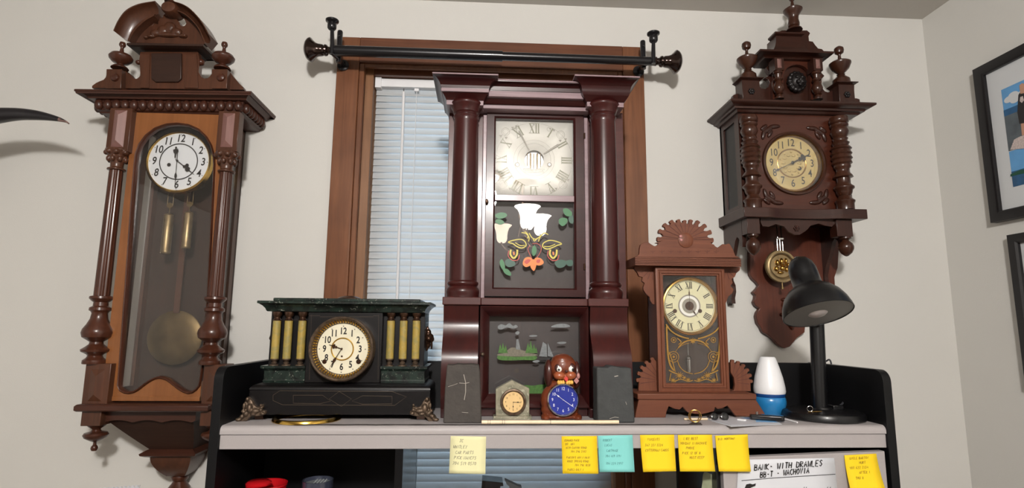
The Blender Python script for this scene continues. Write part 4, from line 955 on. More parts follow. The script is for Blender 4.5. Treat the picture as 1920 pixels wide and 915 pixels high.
    for i in range(8):
        for k in range(4): b.faces.new((R[i][k], R[i][(k+1) % 4], R[i+1][(k+1) % 4], R[i+1][k]))
    b.faces.new(R[0]); b.faces.new(R[-1]); obj('tapered_bracket', b, M['w1d'], c, ang=25)
    zA2 = z0; zB2 = Z_(320, 858, -.11); b = B(); cornice(b, xm2-hw, xm2+hw, -.098, -.002, [(zB2-.003, -.004), (zB2, .006), (zB2+.004, .014), ((zA2+zB2)/2, .016), (zA2-.003, .006), (zA2, 0)]); obj('bracket_collar', b, W1X, c, ang=25)
    z1 = zB2-.002; z0 = Z_(315, 893, -.06); b = B(); R = []
    for i in range(9):
        t = i/8; k = t**1.8; w_ = hw-.004-(hw-.028)*k; y = -.096+.036*k; z = z1+(z0-z1)*t; R.append([b.verts.new(p) for p in ((xm2-w_, -.002, z), (xm2-w_, y, z), (xm2+w_, y, z), (xm2+w_, -.002, z))])
    for i in range(8):
        for k in range(4): b.faces.new((R[i][k], R[i][(k+1) % 4], R[i+1][(k+1) % 4], R[i+1][k]))
    b.faces.new(R[0]); b.faces.new(R[-1]); obj('bracket_cup', b, W1, c, ang=25)
    b = B(); m = MP(320, 900, -.04); lathe(b, (xm2, -.036, z0), (0, 0, 1), [(0, -.10), (.006, -.098), (.010, -.09), (.005, -.08), (.012, -.065), (.026, -.045), (.028, -.035), (.018, -.022), (.016, -.018), (.021, -.012), (.022, -.006), (.018, 0), (.018, .002)], 32); obj('pendant', b, T, c)
left_clock()

# ================================================================ RIGHT WALL CLOCK
def right_clock():
    yt = -.178; X4, T4, W4 = M['w4x'], M['w4t'], M['w4']; q = lambda pts, Y: [at(p[0], p[1], Y) for p in pts]
    c = thing('bracket_wall_clock', 'dark walnut wall clock with turned columns, gilt dial and spired crest, right of the window', 'clock', (X_(1490, 500, -.07), -.07, Z_(1480, 652, -.02)))
    x0, x1 = X_(1370.4, 184, yt), X_(1643.5, 192, yt); zt = (Z_(1370, 184, yt)+Z_(1643, 192, yt))/2; d = .040; yf = yt+d
    tl = (Z_(1643, 192, yt)-Z_(1370, 184, yt))/(x1-x0); ix0, ix1 = x0+d, x1-d
    z0 = Z_(1500, 212, yf-.008); H = zt-z0
    b = B(); cornice(b, ix0, ix1, yf, -.002, [(z0, .006), (z0+H*.22, .010), (z0+H*.25, .018), (z0+H*.45, .020), (z0+H*.48, .026), (z0+H*.62, .032), (zt-.007, d-.001), (zt-.006, d), (zt-.001, d), (zt, d-.001)], tl); obj('cornice', b, X4, c, ang=25)
    # crest back board with scrolled sides
    Yb = -.120
    P = [(1374, 186), (1375, 178), (1384, 175), (1388, 171), (1391, 166), (1391, 150), (1424, 150), (1424, 161), (1428, 165.5), (1435, 166.5), (1441, 163), (1443.5, 156), (1440, 149), (1434, 146), (1440, 143), (1443, 138), (1438, 131), (1437, 126), (1444, 121), (1446, 112), (1541, 112), (1540, 121), (1541, 127), (1538, 134), (1546, 142), (1541, 148), (1539, 156), (1541, 164), (1547, 171), (1553, 173), (1560, 170), (1566, 164), (1571, 157), (1602, 157), (1602, 184), (1606, 184), (1612, 186), (1613, 193)]
    b = B(); prism(b, q(P, Yb), Yb, Yb+.016); obj('crest_board', b, W4, c, bev=.001)
    # side blocks with caps, rosettes, finials
    for (bl, br, bt, bb, cl, cr_, ct, cb, fx, fb, dy) in ((1391, 1424, 150, 188, 1383, 1428, 144, 150, 1402.5, 143, 0), (1572, 1601, 158, 192, 1557, 1606, 152, 158, 1577.5, 151.5, 9)):
        Yk = -.150; a = q([(bl, bt), (br, bt), (br, bb), (bl, bb)], Yk); xa, xb = a[0][0], a[1][0]; b = B(); box(b, xa, xb, Yk, Yk+.045, a[2][1]-.004, a[0][1]); k = obj('crest_block', b, W4, c, bev=.001)
        zc = Z_(cl, cb, Yk); zc1 = Z_(cl, ct, Yk-.006); b = B(); cornice(b, xa, xb, Yk, Yk+.045, [(zc, 0), (zc+.003, .004), (zc+.005, .009), (zc1, .009)]); obj('block_cap', b, X4, k)
        b = B(); x, z = (xa+xb)/2, Z_(bl, (bt+bb)/2+2, Yk)
        for i in range(6): a_ = i*PI/3; ball(b, (x+.006*math.cos(a_), Yk-.001, z+.006*math.sin(a_)), .0045, 2)
        ball(b, (x, Yk-.004, z), .005, 2); obj('rosette', b, M['lion'], k)
        Yf = -.130; x, _ = at(fx, fb, Yf); m = MP(fx, 110, Yf); hz = lambda py: Z_(fx, py+dy, Yf)
        b = B(); lathe(b, (x, Yf, 0), (0, 0, 1), [(15*m, zc1-.001), (14*m, hz(141)), (9*m, hz(136)), (5.5*m, hz(133)), (7*m, hz(131.5)), (5*m, hz(130)), (7*m, hz(128)), (14*m, hz(121)), (17*m, hz(114)), (18*m, hz(112)), (18*m, hz(110)), (14*m, hz(107)), (6*m, hz(105)), (3.2*m, hz(103)), (2.4*m, hz(96)), (3*m, hz(94)), (7*m, hz(91)), (8.2*m, hz(86.5)), (7.5*m, hz(82)), (4*m, hz(79)), (0, hz(78.2))], 36); obj('urn_finial', b, T4, k)
    # central aedicule
    Ya = -.135
    b = B(); o = [(1450, 113), (1540, 115), (1541, 187), (1449, 186)]; O = q(o, Ya); arc = []
    for i in range(13): a_ = PI-i*PI/12; arc.append((1494+25*math.cos(a_), 143-22*math.sin(a_)))
    inn = q([(1468, 186)]+arc+[(1521, 187)], Ya); out = [O[3], O[0], O[1], O[2]]
    prism(b, [O[3], O[0], O[1], O[2]]+inn[::-1], Ya, Ya+.012); obj('arched_panel', b, M['w4r'], c)
    b = B()
    x, z = at(1494, 153, Ya+.002); m = MP(1494, 153, Ya)
    ball(b, (x, Ya, z), 1, 3, (14*m, 10*m, 16*m)); 
    for i in range(14): a_ = i*2*PI/14; ball(b, (x+14*m*math.cos(a_), Ya+.002, z+16*m*math.sin(a_)), 4.5*m, 2)
    for sx in (-1, 1): ball(b, (x+sx*4.5*m, Ya-9*m, z+4*m), 3.2*m, 2); ball(b, (x+sx*3.4*m, Ya-10*m, z-5*m), 3.8*m, 2)
    ball(b, (x, Ya-11*m, z-1*m), 3*m, 2, (1, 1, 1.6)); ball(b, (x, Ya-9*m, z-10*m), 3*m, 2)
    obj('lion_mask', b, M['lion'], c, remesh=.0011)
    for px in (1459, 1531):
        Yk = -.152; x, _ = at(px, 150, Yk); m = MP(px, 150, Yk); hz = lambda py: Z_(px, py+(1 if px > 1500 else 0), Yk)
        b = B(); lathe(b, (x, Yk, 0), (0, 0, 1), [(8*m, hz(186)), (8*m, hz(183)), (5*m, hz(181)), (4*m, hz(178)), (7*m, hz(176)), (5*m, hz(174)), (8*m, hz(171)), (9.5*m, hz(165)), (7.5*m, hz(158)), (5*m, hz(153)), (8*m, hz(150)), (8*m, hz(148)), (5*m, hz(146)), (6*m, hz(140)), (8.2*m, hz(138)), (8.2*m, hz(135)), (8*m, hz(134))], 28); obj('crest_column', b, T4, c)
        b = B(); box(b, x-8.5*m, x+8.5*m, Yk-8*m, Ya+.004, hz(134.5), hz(112)); pk = obj('column_block', b, W4, c)
        b = B(); hip(b, (x-4*m, x+4*m, hz(131), hz(114)), Yk-8*m, 3*m); obj('faceted_lozenge', b, M['facet'], pk, ang=5)
    # pediment cornice and concave roof
    Yc = -.175; xa, xb = X_(1425.5, 93, Yc), X_(1563.5, 96, Yc); zc1 = Z_(1494, 94, Yc); zc0 = Z_(1494, 112, Yc+.03); d3 = .026
    b = B(); cornice(b, xa+d3, xb-d3, Yc+d3, -.08, [(zc0, 0), (zc0+.003, .003), ((zc0+zc1)/2, .012), (zc1-.007, .022), (zc1-.006, d3), (zc1, d3)], tl); obj('pediment_cornice', b, X4, c, ang=25)
    b = B(); R = []; z1 = Z_(1488, 66, -.14); xc = (xa+xb)/2; 
    for t in [i/8 for i in range(9)]:
        w0, w1 = (X_(1534, 92, -.155)-X_(1452, 90, -.155))/2, (X_(1511, 66, -.14)-X_(1464, 66, -.14))/2; k = (1-t)**2.2; w_ = w1+(w0-w1)*k; z = zc1+(z1-zc1)*t; y = -.135-.020*k; R.append([b.verts.new(p) for p in ((xc-w_, -.10+.02*(1-k), z), (xc-w_, y, z), (xc+w_, y, z), (xc+w_, -.10+.02*(1-k), z))])
    for i in range(8):
        for k in range(4): b.faces.new((R[i][k], R[i][(k+1) % 4], R[i+1][(k+1) % 4], R[i+1][k]))
    b.faces.new(R[0]); b.faces.new(R[-1]); obj('concave_roof', b, X4, c, ang=25)
    b = B(); zr = Z_(1488, 57, -.15); cornice(b, xc-w1, xc+w1, -.137, -.10, [(z1-.001, 0), (z1+.003, .007), (zr-.002, .007), (zr, .003)]); obj('roof_cap', b, X4, c)
    b = B(); S = [(1442, 96), (1444, 91), (1450, 88), (1453, 84), (1452, 76), (1457, 73), (1462, 72), (1460, 66), (1460, 60), (1466, 57), (1513, 57), (1519, 62), (1516, 68), (1517, 77), (1524, 78), (1528, 84), (1534, 91), (1541, 92), (1546, 97)]
    prism(b, q(S, -.105), -.105, -.092); obj('roof_backing', b, W4, c)
    Yf = -.122; xf, _ = at(1487, 30, Yf); m = MP(1487, 30, Yf); hz = lambda py: Z_(1487, py, Yf)
    b = B(); lathe(b, (xf, Yf, 0), (0, 0, 1), [(14*m, hz(57.5)), (13*m, hz(55)), (7*m, hz(52)), (7*m, hz(51)), (9.5*m, hz(49)), (10*m, hz(45)), (8.5*m, hz(38)), (9*m, hz(31)), (13*m, hz(26)), (16*m, hz(21)), (16.3*m, hz(19)), (12*m, hz(15.5)), (5*m, hz(13)), (3*m, hz(9)), (2*m, hz(3)), (4*m, hz(1)), (5.5*m, hz(-3)), (4*m, hz(-8)), (0, hz(-9))], 36); obj('spire_finial', b, T4, c)
    # case
    Yv = -.132; cx0, cx1 = X_(1388, 300, Yv)+.000, X_(1592, 300, Yv); zc = Z_(1480, 393, -.15)
    zt_ = z0+.002
    b = B(); box(b, cx0, cx0+.012, Yv, -.104, zc, zt_); box(b, cx0, cx0+.012, -.028, -.002, zc, zt_); box(b, cx0, cx0+.012, -.104, -.028, zc, zc+.02); box(b, cx0, cx0+.012, -.104, -.028, zt_-.02, zt_); box(b, cx1-.012, cx1, Yv, -.002, zc, zt_); box(b, cx0, cx1, -.012, -.002, zc, zt_); obj('case', b, W4, c)
    b = B(); box(b, cx0+.005, cx0+.008, -.105, -.027, zc+.018, zt_-.018); obj('side_window', b, M['ebony'], c)
    # front board with round opening
    dcx, dcz = at(1489, 306, Yv); m = MP(1489, 306, Yv); RO = 56*m
    b = B()
    def holed(b, x0, x1, z0, z1, cc, r, Y, n=48):
        ov = [b.verts.new((x, Y, z)) for x, z in ((x0, z0), (x1, z0), (x1, z1), (x0, z1))]; iv = [b.verts.new((cc[0]+r*math.cos(2*PI*i/n), Y, cc[1]+r*math.sin(2*PI*i/n))) for i in range(n)]
        es = [b.edges.new((ov[i], ov[(i+1) % 4])) for i in range(4)]+[b.edges.new((iv[i], iv[(i+1) % n])) for i in range(n)]; bmesh.ops.triangle_fill(b, edges=es, use_beauty=True); return ov, iv
    o1, i1 = holed(b, cx0+.012, cx1-.012, zc, zt_, (dcx, dcz), RO, Yv); o2, i2 = holed(b, cx0+.012, cx1-.012, zc, zt_, (dcx, dcz), RO, Yv+.012)
    for i in range(48): b.faces.new((i1[i], i1[(i+1) % 48], i2[(i+1) % 48], i2[i]))
    obj('front_board', b, M['w4r'], c)
    b = B(); ring(b, (dcx, Yv, dcz), (0, -1, 0), [(53.5*m, -.010), (53.5*m, .004), (56*m, .008), (59*m, .007), (60*m, 0), (60*m, -.004)], 64); obj('dial_surround', b, M['w4t'], c)
    # carved leaves in the corners
    for (px, py, sx, sz) in ((1440, 243, -1, 1), (1535, 247, 1, 1), (1445, 374, -1, -1), (1540, 374, 1, -1)):
        b = B(); x, z = at(px, py, Yv)
        for (u, v, a_, L_, w_) in ((0, 0, 35, 15, 5), (9, -9, 75, 12, 4.5), (-12, 6, 5, 12, 4.5), (8, 4, 40, 9, 4), (-3, -8, 60, 9, 4)):
            mt = Matrix.Translation((x+sx*u*m, Yv, z+sz*v*m)) @ Matrix.Rotation(math.radians(a_)*sx*sz*1.0, 4, 'Y') @ Matrix.Diagonal((L_*m, 4*m, w_*m, 1)); bmesh.ops.create_icosphere(b, subdivisions=2, radius=1, matrix=mt)
        obj('carved_leaf', b, W4, c, remesh=.0012)
    # dial
    Yd = -.124; dc = at(1484.5, 306, Yd); m = MP(1484, 306, Yd)
    b = B(); lathe(b, (dc[0], Yd, dc[1]), (0, -1, 0), [(52*m, -.006), (52*m, 0), (27*m, 0), (25*m, -.002), (0, -.002)], 64); dl = obj('dial', b, M['dial_y'], c)
    b = B(); ring(b, (dc[0], Yd, dc[1]), (0, -1, 0), [(49*m, 0), (50*m, .003), (52*m, .006), (54*m, .005), (57.5*m, .002), (58*m, -.004), (50*m, -.004)], 64); torus(b, (dc[0], Yd+.0004, dc[1]), (0, 1, 0), 26.5*m, 1.3*m, 48, 8); obj('bezel', b, M['brass'], dl)
    b = B(); numerals(b, dc, 38*m, 14*m*1.4, Yd-.0008, bold=.0002, sx=.78); obj('numerals', b, M['ink'], dl)
    b = B()
    for i in range(10): a_ = i*PI/5; ball(b, (dc[0]+15*m*math.cos(a_), Yd+.0012, dc[1]+15*m*math.sin(a_)), m, 2, (4, 2.2, 2.2)); ball(b, (dc[0]+21*m*math.cos(a_+.3), Yd, dc[1]+21*m*math.sin(a_+.3)), m, 1, (2, 2, 2))
    obj('embossed_centre', b, M['dial_y'], dl)
    b = B(); disc(b, at(1499, 316, Yd), 3.6*m, Yd-.0012, 18); obj('winding_hole', b, M['ink'], dl)
    obj('minute_hand', hand(B(), dc, math.radians(206), 46*m, Yd-.008, .0030, 'thin', 0), M['ink'], dl)
    obj('hour_hand', hand(B(), dc, math.radians(27), 37*m, Yd-.0065, .0044, 'mal', 0), M['ink'], dl)
    b = B(); lathe(b, (dcx, Yv-.0015, dcz), (0, -1, 0), [(52*m, -.0006), (46*m, .0018), (30*m, .0042), (0, .0055), (0, .0045), (30*m, .0032), (46*m, .0008), (51*m, -.0012)], 48); obj('dial_glass', b, M['glass'], dl)
    # turned columns
    rows = [(219, 16), (225, 17.5), (229, 17), (231, 14), (233, 16.5), (236, 16), (238, 13.5), (240, 14.5), (247, 16.5), (253, 14), (256, 12), (259, 14), (262, 12.5), (265, 13), (267, 16), (269, 14.5), (272, 13.5), (275, 17), (278, 19), (280, 16), (284, 17), (287, 19), (290, 16.5), (294, 18), (296, 19), (299, 16), (303, 17.5), (305, 18), (308, 14.5), (311, 15), (313, 14.5), (316, 11.5), (322, 11.5), (328, 16.5), (331, 17.5), (333, 12), (340, 11.5), (345, 13), (349, 18), (352, 18), (355, 14.5), (359, 14), (362, 13), (366, 10.5), (371, 13), (375, 17.5), (378, 17), (380, 15.5), (390, 15.5), (392, 15.5)]
    for (pa, pb_, dy) in ((1403.5, 1412, 0), (1572.5, 1584.5, 2)):
        Yk = -.152; xk = (X_(pa, 222, Yk)+X_(pb_, 385, Yk))/2; m = MP(pa, 300, Yk)*.93; b = B()
        lathe(b, (xk, Yk, 0), (0, 0, 1), sorted([(h*m, Z_(pa+(pb_-pa)*(p-222)/163, p+dy, Yk)) for p, h in rows], key=lambda t: t[1]), 40); obj('turned_column', b, T4, c, ang=50)
    # shelf with concave centre front
    ys = -.176; sx0, sx1 = X_(1395.5, 400, ys), X_(1626.5, 400, ys); zs1 = zc; zs0 = Z_(1500, 408, ys); xm = (sx0+sx1)/2; hwid = (sx1-sx0)/2
    pts = [(sx0, -.002), (sx0, ys), (xm-hwid*.62, ys)]
    for i in range(13): t = i/12; pts.append((xm-hwid*.55+hwid*1.1*t, ys+.016*math.sin(t*PI)**.7))
    pts += [(xm+hwid*.62, ys), (sx1, ys), (sx1, -.002)]
    b = B(); prismz(b, pts, zs0, zs1); obj('shelf', b, X4, c, bev=.0012)
    # corner blocks, drops, side brackets
    for (l, r, yb_, dpx, dt, db) in ((1401, 1425, 438, 1412.5, 441, 479), (1569, 1598.5, 443, 1586, 446, 481)):
        Yk = -.160; xa, xb = X_(l, 425, Yk), X_(r, 425, Yk); z_ = Z_(l, yb_, Yk); b = B(); box(b, xa, xb, Yk, Yk+.034, z_, zs0); bk = obj('corner_block', b, W4, c, bev=.001)
        Yd_ = Yk+.016; m = MP(dpx, 460, Yd_); x = X_(dpx, 460, Yd_); hz = lambda k: Z_(dpx, dt+(db-dt)*k, Yd_)
        b = B(); lathe(b, (x, Yd_, 0), (0, 0, 1), [(0, hz(1.0)), (3*m, hz(.97)), (9*m, hz(.82)), (12.5*m, hz(.62)), (13*m, hz(.48)), (11*m, hz(.30)), (6*m, hz(.17)), (5.5*m, hz(.13)), (7*m, hz(.10)), (10*m, hz(.05)), (10*m, z_+.0005)], 32); obj('drop_finial', b, T4, bk)
        xs = sorted((xa, xb)); xmid = xa if l < 1500 else xb-.012
        P = [(-.125, zs0), (-.002, zs0), (-.002, zs0-.235), (-.010, zs0-.245), (-.020, zs0-.236), (-.036, zs0-.240), (-.034, zs0-.224), (-.044, zs0-.205), (-.042, zs0-.185), (-.030, zs0-.170), (-.028, zs0-.150), (-.040, zs0-.12), (-.062, zs0-.09), (-.080, zs0-.055), (-.092, zs0-.045), (-.104, zs0-.052), (-.112, zs0-.075), (-.125, zs0-.08)]
        b = B(); prismx(b, P, xmid, xmid+.012); obj('side_bracket', b, W4, c)
    # valance under the shelf
    b = B(); V = [(1426, 409), (1568, 411), (1568, 416), (1560, 425), (1548, 423), (1535, 419), (1520, 423), (1512, 432), (1500, 440), (1490, 440), (1478, 434), (1470, 424), (1455, 420), (1442, 425), (1430, 424), (1426, 416)]
    prism(b, q(V, -.150), -.150, -.143); vl = obj('valance', b, W4, c)
    b = B(); x, z = at(1494, 428, -.152)
    for i in range(6): ball(b, (x+.006*math.cos(i*PI/3), -.151, z+.006*math.sin(i*PI/3)), .0035, 2)
    ball(b, (x, -.153, z), .004, 2); obj('carved_boss', b, W4, vl)
    # back board
    Ybb = -.022
    Lp = [(1408, 418), (1406, 470), (1406, 502), (1407, 514.6), (1412, 523), (1420, 530), (1423, 535), (1420, 540), (1412, 548), (1417, 553), (1416, 560), (1413.5, 566), (1417, 573), (1425, 578), (1420, 585), (1418, 593), (1421, 606), (1427, 614), (1431, 623), (1441, 628), (1450, 636), (1458, 645), (1465, 650.6), (1471.5, 653)]
    Lw = outl(Lp, Ybb); xt = Lw[-1][0]; Rw = outl([(1481, 650), (1494, 634), (1509, 623), (1510, 611), (1518, 603), (1528, 592), (1540, 584), (1549, 572), (1547, 558), (1556, 550), (1562, 543), (1566, 535), (1565, 520), (1571, 502), (1573, 470), (1572, 418)], Ybb)
    b = B(); prism(b, Lw+Rw, Ybb, Ybb+.018); obj('shaped_backboard', b, M['w4b'], c, bev=.0015)
    b = B()
    for (px, py, rx, rz) in ((1480, 580, 16, 9), (1472, 572, 8, 8), (1478, 600, 6, 12), (1466, 590, 5, 4), (1484, 610, 5, 9), (1473, 562, 10, 4)):
        x, z = at(px, py, Ybb); m = MP(px, py, Ybb); ball(b, (x, Ybb-.001, z), m, 2, (rx, 6, rz))
    obj('carved_ornament', b, M['w4r'], c, remesh=.0014)
    # pendulum
    Yp = -.065; x, z = at(1465.5, 499, Yp); m = MP(1465, 499, Yp)
    b = B(); lathe(b, (x, Yp+.006, z), (0, -1, 0), [(0, 0), (30*m, 0), (30.5*m, .003), (29*m, .006), (26*m, .005), (23*m, .007), (22*m, .009), (20.5*m, .006), (0, .006)], 48)
    pb = obj('pendulum_bob', b, M['brass_w'], c)
    b = B()
    for (u, v, rx, rz) in ((-8, 6, 4, 6), (0, 8, 4, 7), (8, 9, 3, 6), (-10, -5, 5, 5), (2, -4, 6, 5), (9, -6, 4, 5), (-3, -12, 6, 3), (3, 2, 9, 2), (12, 2, 3, 4)): ball(b, (x+u*m, Yp-.001, z+v*m), m, 2, (rx, 4, rz))
    obj('embossed_figures', b, M['brass'], pb)
    b = B(); zt2 = zs0-.01
    for k in (-5, 0, 5): tube(b, [(x+k*m, Yp+.002, z+28*m), (x+k*m, Yp+.002, Z_(1465, 446, Yp))], 1.2*m, 8)
    for k in (-3.5, 3.5): tube(b, [(x+k*m, Yp+.002, Z_(1465, 448, Yp)), (x+k*m, Yp+.002, zs0)], 1.1*m, 8)
    box(b, x-7*m, x+7*m, Yp, Yp+.004, Z_(1465, 449, Yp), Z_(1465, 446, Yp)); obj('pendulum_rods', b, M['steel'], pb)
    b = B(); tube(b, [(x, Yp+.003, z-29*m), (x, Yp+.003, z-40*m)], 1.4*m, 8); lathe(b, (x, Yp+.003, z-38*m), (0, 0, 1), [(0, -4*m), (3*m, -4*m), (3*m, 0), (0, 0)], 16); obj('rating_nut', b, M['brass_d'], pb)
right_clock()
# ================================================================ TALL COLUMN CLOCK (centre)
HZ = 1.301
def column_clock():
    q = lambda pts, Y: [at(p[0], p[1], Y) for p in pts]
    W, WX, WF, WM = M['w2'], M['w2x'], M['w2f'], M['w2m']
    c = thing('column_shelf_clock', 'tall dark mahogany column clock with painted glass tablets standing before the blind', 'clock', (X_(1003, 780, -.30), -.27, HZ))
    YB = -.193                                     # back of the case
    yd = -.268                                     # upper door face
    yk = -.262                                     # pilaster board behind the columns
    yc = -.300                                     # column axis
    # boards behind the columns
    zs1 = Z_(865, 557, -.34); zt = Z_(873, 197, -.335)
    xl0, xr1 = (X_(842, 220, yk)+X_(834, 552, yk))/2, (X_(1167, 220, yk)+X_(1176, 552, yk))/2
    b = B(); box(b, xl0, xr1, YB-.001, YB+.006, HZ+.002, zt+.03); obj('back_board', b, M['w2x'], c)
    xdl, xdr = X_(911, 380, yd), X_(1096, 380, yd)
    b = B(); box(b, xl0, xdl-.010, yk, YB, zs1-.004, zt+.02); box(b, xdr+.010, xr1, yk, YB, zs1-.004, zt+.02); objs('case_side', b, WM, c, bev=.001)
    b = B(); box(b, xdl-.010, xdl-.0005, yk-.010, YB, zs1-.002, zt); box(b, xdr+.0005, xdr+.010, yk-.010, YB, zs1-.002, zt); objs('door_stile_strip', b, WF, c, bev=.0012)
    # columns
    for side in (0, 1):
        xa = (X_(896, 300, yc)+X_(850, 300, yc))/2 if side == 0 else (X_(1108, 300, yc)+X_(1154, 300, yc))/2
        xb_ = (X_(894, 520, yc)+X_(841.5, 520, yc))/2 if side == 0 else (X_(1108, 520, yc)+X_(1163.5, 520, yc))/2
        x = (xa+xb_)/2; px = 870 if side == 0 else 1135; h = lambda py: Z_(px, py+(0 if side == 0 else 2.5), yc); m = MP(px, 380, yc)
        zb = zs1+.0005
        prof = [(30*m, zb), (30*m, h(553)), (31*m, h(549)), (30.5*m, h(543)), (27*m, h(539)), (26*m, h(537.5)), (28*m, h(535)), (29*m, h(532)), (28*m, h(529)), (25.5*m, h(527)), (25.2*m, h(500)), (25*m, h(400)), (23.2*m, h(230)), (23*m, h(224)), (24.5*m, h(222)), (25*m, h(220)), (22.5*m, h(218)), (23.5*m, h(215)), (25*m, h(214)), (26.5*m, h(208)), (30*m, h(203)), (32*m, h(200)), (32*m, h(198)), (31*m, h(196))]
        b = B(); lathe(b, (x, yc, 0), (0, 0, 1), prof, 64); obj('column', b, W, c, ang=40)
        globals()['_cx%d' % side] = x
    # cornice: side blocks and recessed middle
    yl = -.372; dC = .055
    for side in (0, 1):
        x = globals()['_cx%d' % side]
        if side == 0:
            xo0, xo1 = X_(811, 139, yl), X_(934, 143, yl); zT = Z_(870, 137, yl); zAb, zAt = Z_(872, 196.5, yl+.05), Z_(872, 188.5, yl+.05); xab = (X_(837.5, 192, yl+.05), X_(906, 192, yl+.05))
        else:
            xo0, xo1 = X_(1078, 144, yl), X_(1200, 149, yl); zT = Z_(1140, 141.5, yl); zAb, zAt = Z_(1135, 200, yl+.05), Z_(1135, 192, yl+.05); xab = (X_(1101, 196, yl+.05), X_(1169, 196, yl+.05))
        b = B(); N = []
        dl, dr = xab[0]-xo0, xo1-xab[1]; H = zT-zAt; yA = yl+.050
        if side == 0: lv = [(zAb, 0), (zAt, 0), (zAt+.0005, .04), (zAt+H*.12, .12), (zAt+H*.22, .24), (zAt+H*.285, .33), (zAt+H*.29, .36), (zAt+H*.33, .37), (zAt+H*.335, .355), (zAt+H*.45, .365), (zAt+H*.455, .385), (zAt+H*.50, .39), (zAt+H*.505, .42), (zAt+H*.62, .45), (zAt+H*.75, .55), (zAt+H*.86, .72), (zAt+H*.92, .9), (zAt+H*.93, 1), (zT, 1)]
        else: lv = [(zAb, 0), (zAt, 0), (zAt+.0005, .05), (zAt+H*.12, .20), (zAt+H*.25, .34), (zAt+H*.37, .40), (zAt+H*.45, .42), (zAt+H*.56, .44), (zAt+H*.68, .50), (zAt+H*.80, .64), (zAt+H*.88, .82), (zAt+H*.915, .96), (zAt+H*.92, 1), (zT, 1)]
        R = []
        for z, t in lv: R.append([b.verts.new(p) for p in ((xab[0]-dl*t, YB, z), (xab[0]-dl*t, yA-.05*t, z), (xab[1]+dr*t, yA-.05*t, z), (xab[1]+dr*t, YB, z))])
        for i in range(len(R)-1):
            for k in range(4): b.faces.new((R[i][k], R[i][(k+1) % 4], R[i+1][(k+1) % 4], R[i+1][k]))
        b.faces.new(R[0][::-1]); b.faces.new(R[-1]); cb = obj('cornice_block', b, WX, c, ang=20)
        b = B(); e = .0006; box(b, xab[0]-e, xab[1]+e, yA-e, YB, zAb-.0003, zAt+.0003); obj('abacus', b, WF, cb, bev=.0006)
        b = B(); box(b, xo0-e, xo1+e, yl-e, YB, zT-H*.07, zT+.0004); obj('lip', b, WF, cb, bev=.0008)
        if side == 0:
            t = .375; zz0, zz1 = zAt+H*.29, zAt+H*.50
            b = B(); box(b, xab[0]-dl*t-.001, xab[1]+dr*t+.001, yA-.05*t-.0025, YB, zz0, zz1-.001); obj('fillet', b, WF, cb, bev=.0012)
    ym = -.345
    xm0, xm1 = X_(900, 180, -.31), X_(1108, 180, -.31)
    zT = Z_(1003, 152, ym); rows = [(206, -.296), (198, -.296), (197.5, -.299), (192, -.306), (184.5, -.312), (184, -.318), (171.5, -.320), (171, -.322), (164, -.324), (158, -.332), (154, -.344), (150, -.345)]
    b = B(); P = [(YB, Z_(1003, 206, -.296))]+[(y, Z_(1003, p, y)) for p, y in rows]; P.append((YB, P[-1][1])); prismx(b, P, xm0, xm1); mc = obj('cornice_middle', b, WX, c, ang=20)
    b = B(); za, zb = Z_(1003, 184.5, -.319), Z_(1003, 171.5, -.321)
    box(b, xm0, xm1, -.3222, YB, za+.001, zb-.001); box(b, xm0, xm1, -.298, YB, Z_(1003, 206, -.297), Z_(1003, 199, -.297)); box(b, xm0, xm1, -.346, -.30, P[-1][1]-.004, P[-1][1]+.0004); obj('pale_fillet', b, WF, mc, bev=.0015)
    # upper door
    zdt, zdb = Z_(1003, 207, yd), Z_(1003, 556, yd); xg0, xg1, _, zg1 = rect(929.3, 223.5, 1075, 367, yd+.004)
    _, _, zg0b, zg1b = rect(928, 378, 1077, 540, yd+.004); zg0 = (Z_(925, 366, yd)+Z_(1077, 366, yd))/2
    xg0 = (X_(929.3, 222, yd)+X_(926.5, 540, yd))/2; xg1 = (X_(1075, 225, yd)+X_(1078.4, 540, yd))/2
    b = B(); mitre(b, (xdl, xdr, zdb, zdt), (xg0, xg1, zg0b, zg1), [(0, yd+.012), (0, yd), (.82, yd-.001), (1, yd+.004), (1, yd+.012)]); door = obj('door', b, M['w2x'], c, ang=20)
    b = B(); box(b, xg0, xg1, yd-.0015, yd+.010, zg1b, zg0); obj('mid_rail', b, WF, door, bev=.001)
    b = B(); x, z = at(912.5, 379, yd); lathe(b, (x, yd+.001, z), (0, -1, 0), [(.006, 0), (.006, .003), (.0035, .008), (.0045, .013), (0, .015)], 16, scale=(.8, 1.3)); obj('door_knob', b, M['bronze_d'], door)
    for py in (255, 500): b = B(); x, z = at(1096, py, yd-.003); tube(b, [(x, yd-.003, z-.008), (x, yd-.003, z+.008)], .0025, 8); obj('hinge', b, M['bronze_d'], door)
    b = B(); box(b, xg0, xg1, yd+.0055, yd+.0075, zg0, zg1); obj('dial_glass', b, M['glass'], door)
    b = B(); box(b, xg0, xg1, yd+.0055, yd+.0075, zg0b, zg1b); tab = obj('flower_tablet', b, M['glass_m'], door, label='lower door glass painted with flowers and leaves')
    b = B(); box(b, xg0-.004, xg1+.004, yd+.034, yd+.037, zg0b-.01, zg1b+.002); obj('tablet_backing', b, M['tabdark'], door)
    # painted flowers on the tablet
    Yp = yd+.0050
    def leaf(pts, mat, name):
        b = B(); poly(b, sm(outl(pts, Yp), 4, True), Yp); return obj(name, b, M[mat], tab)
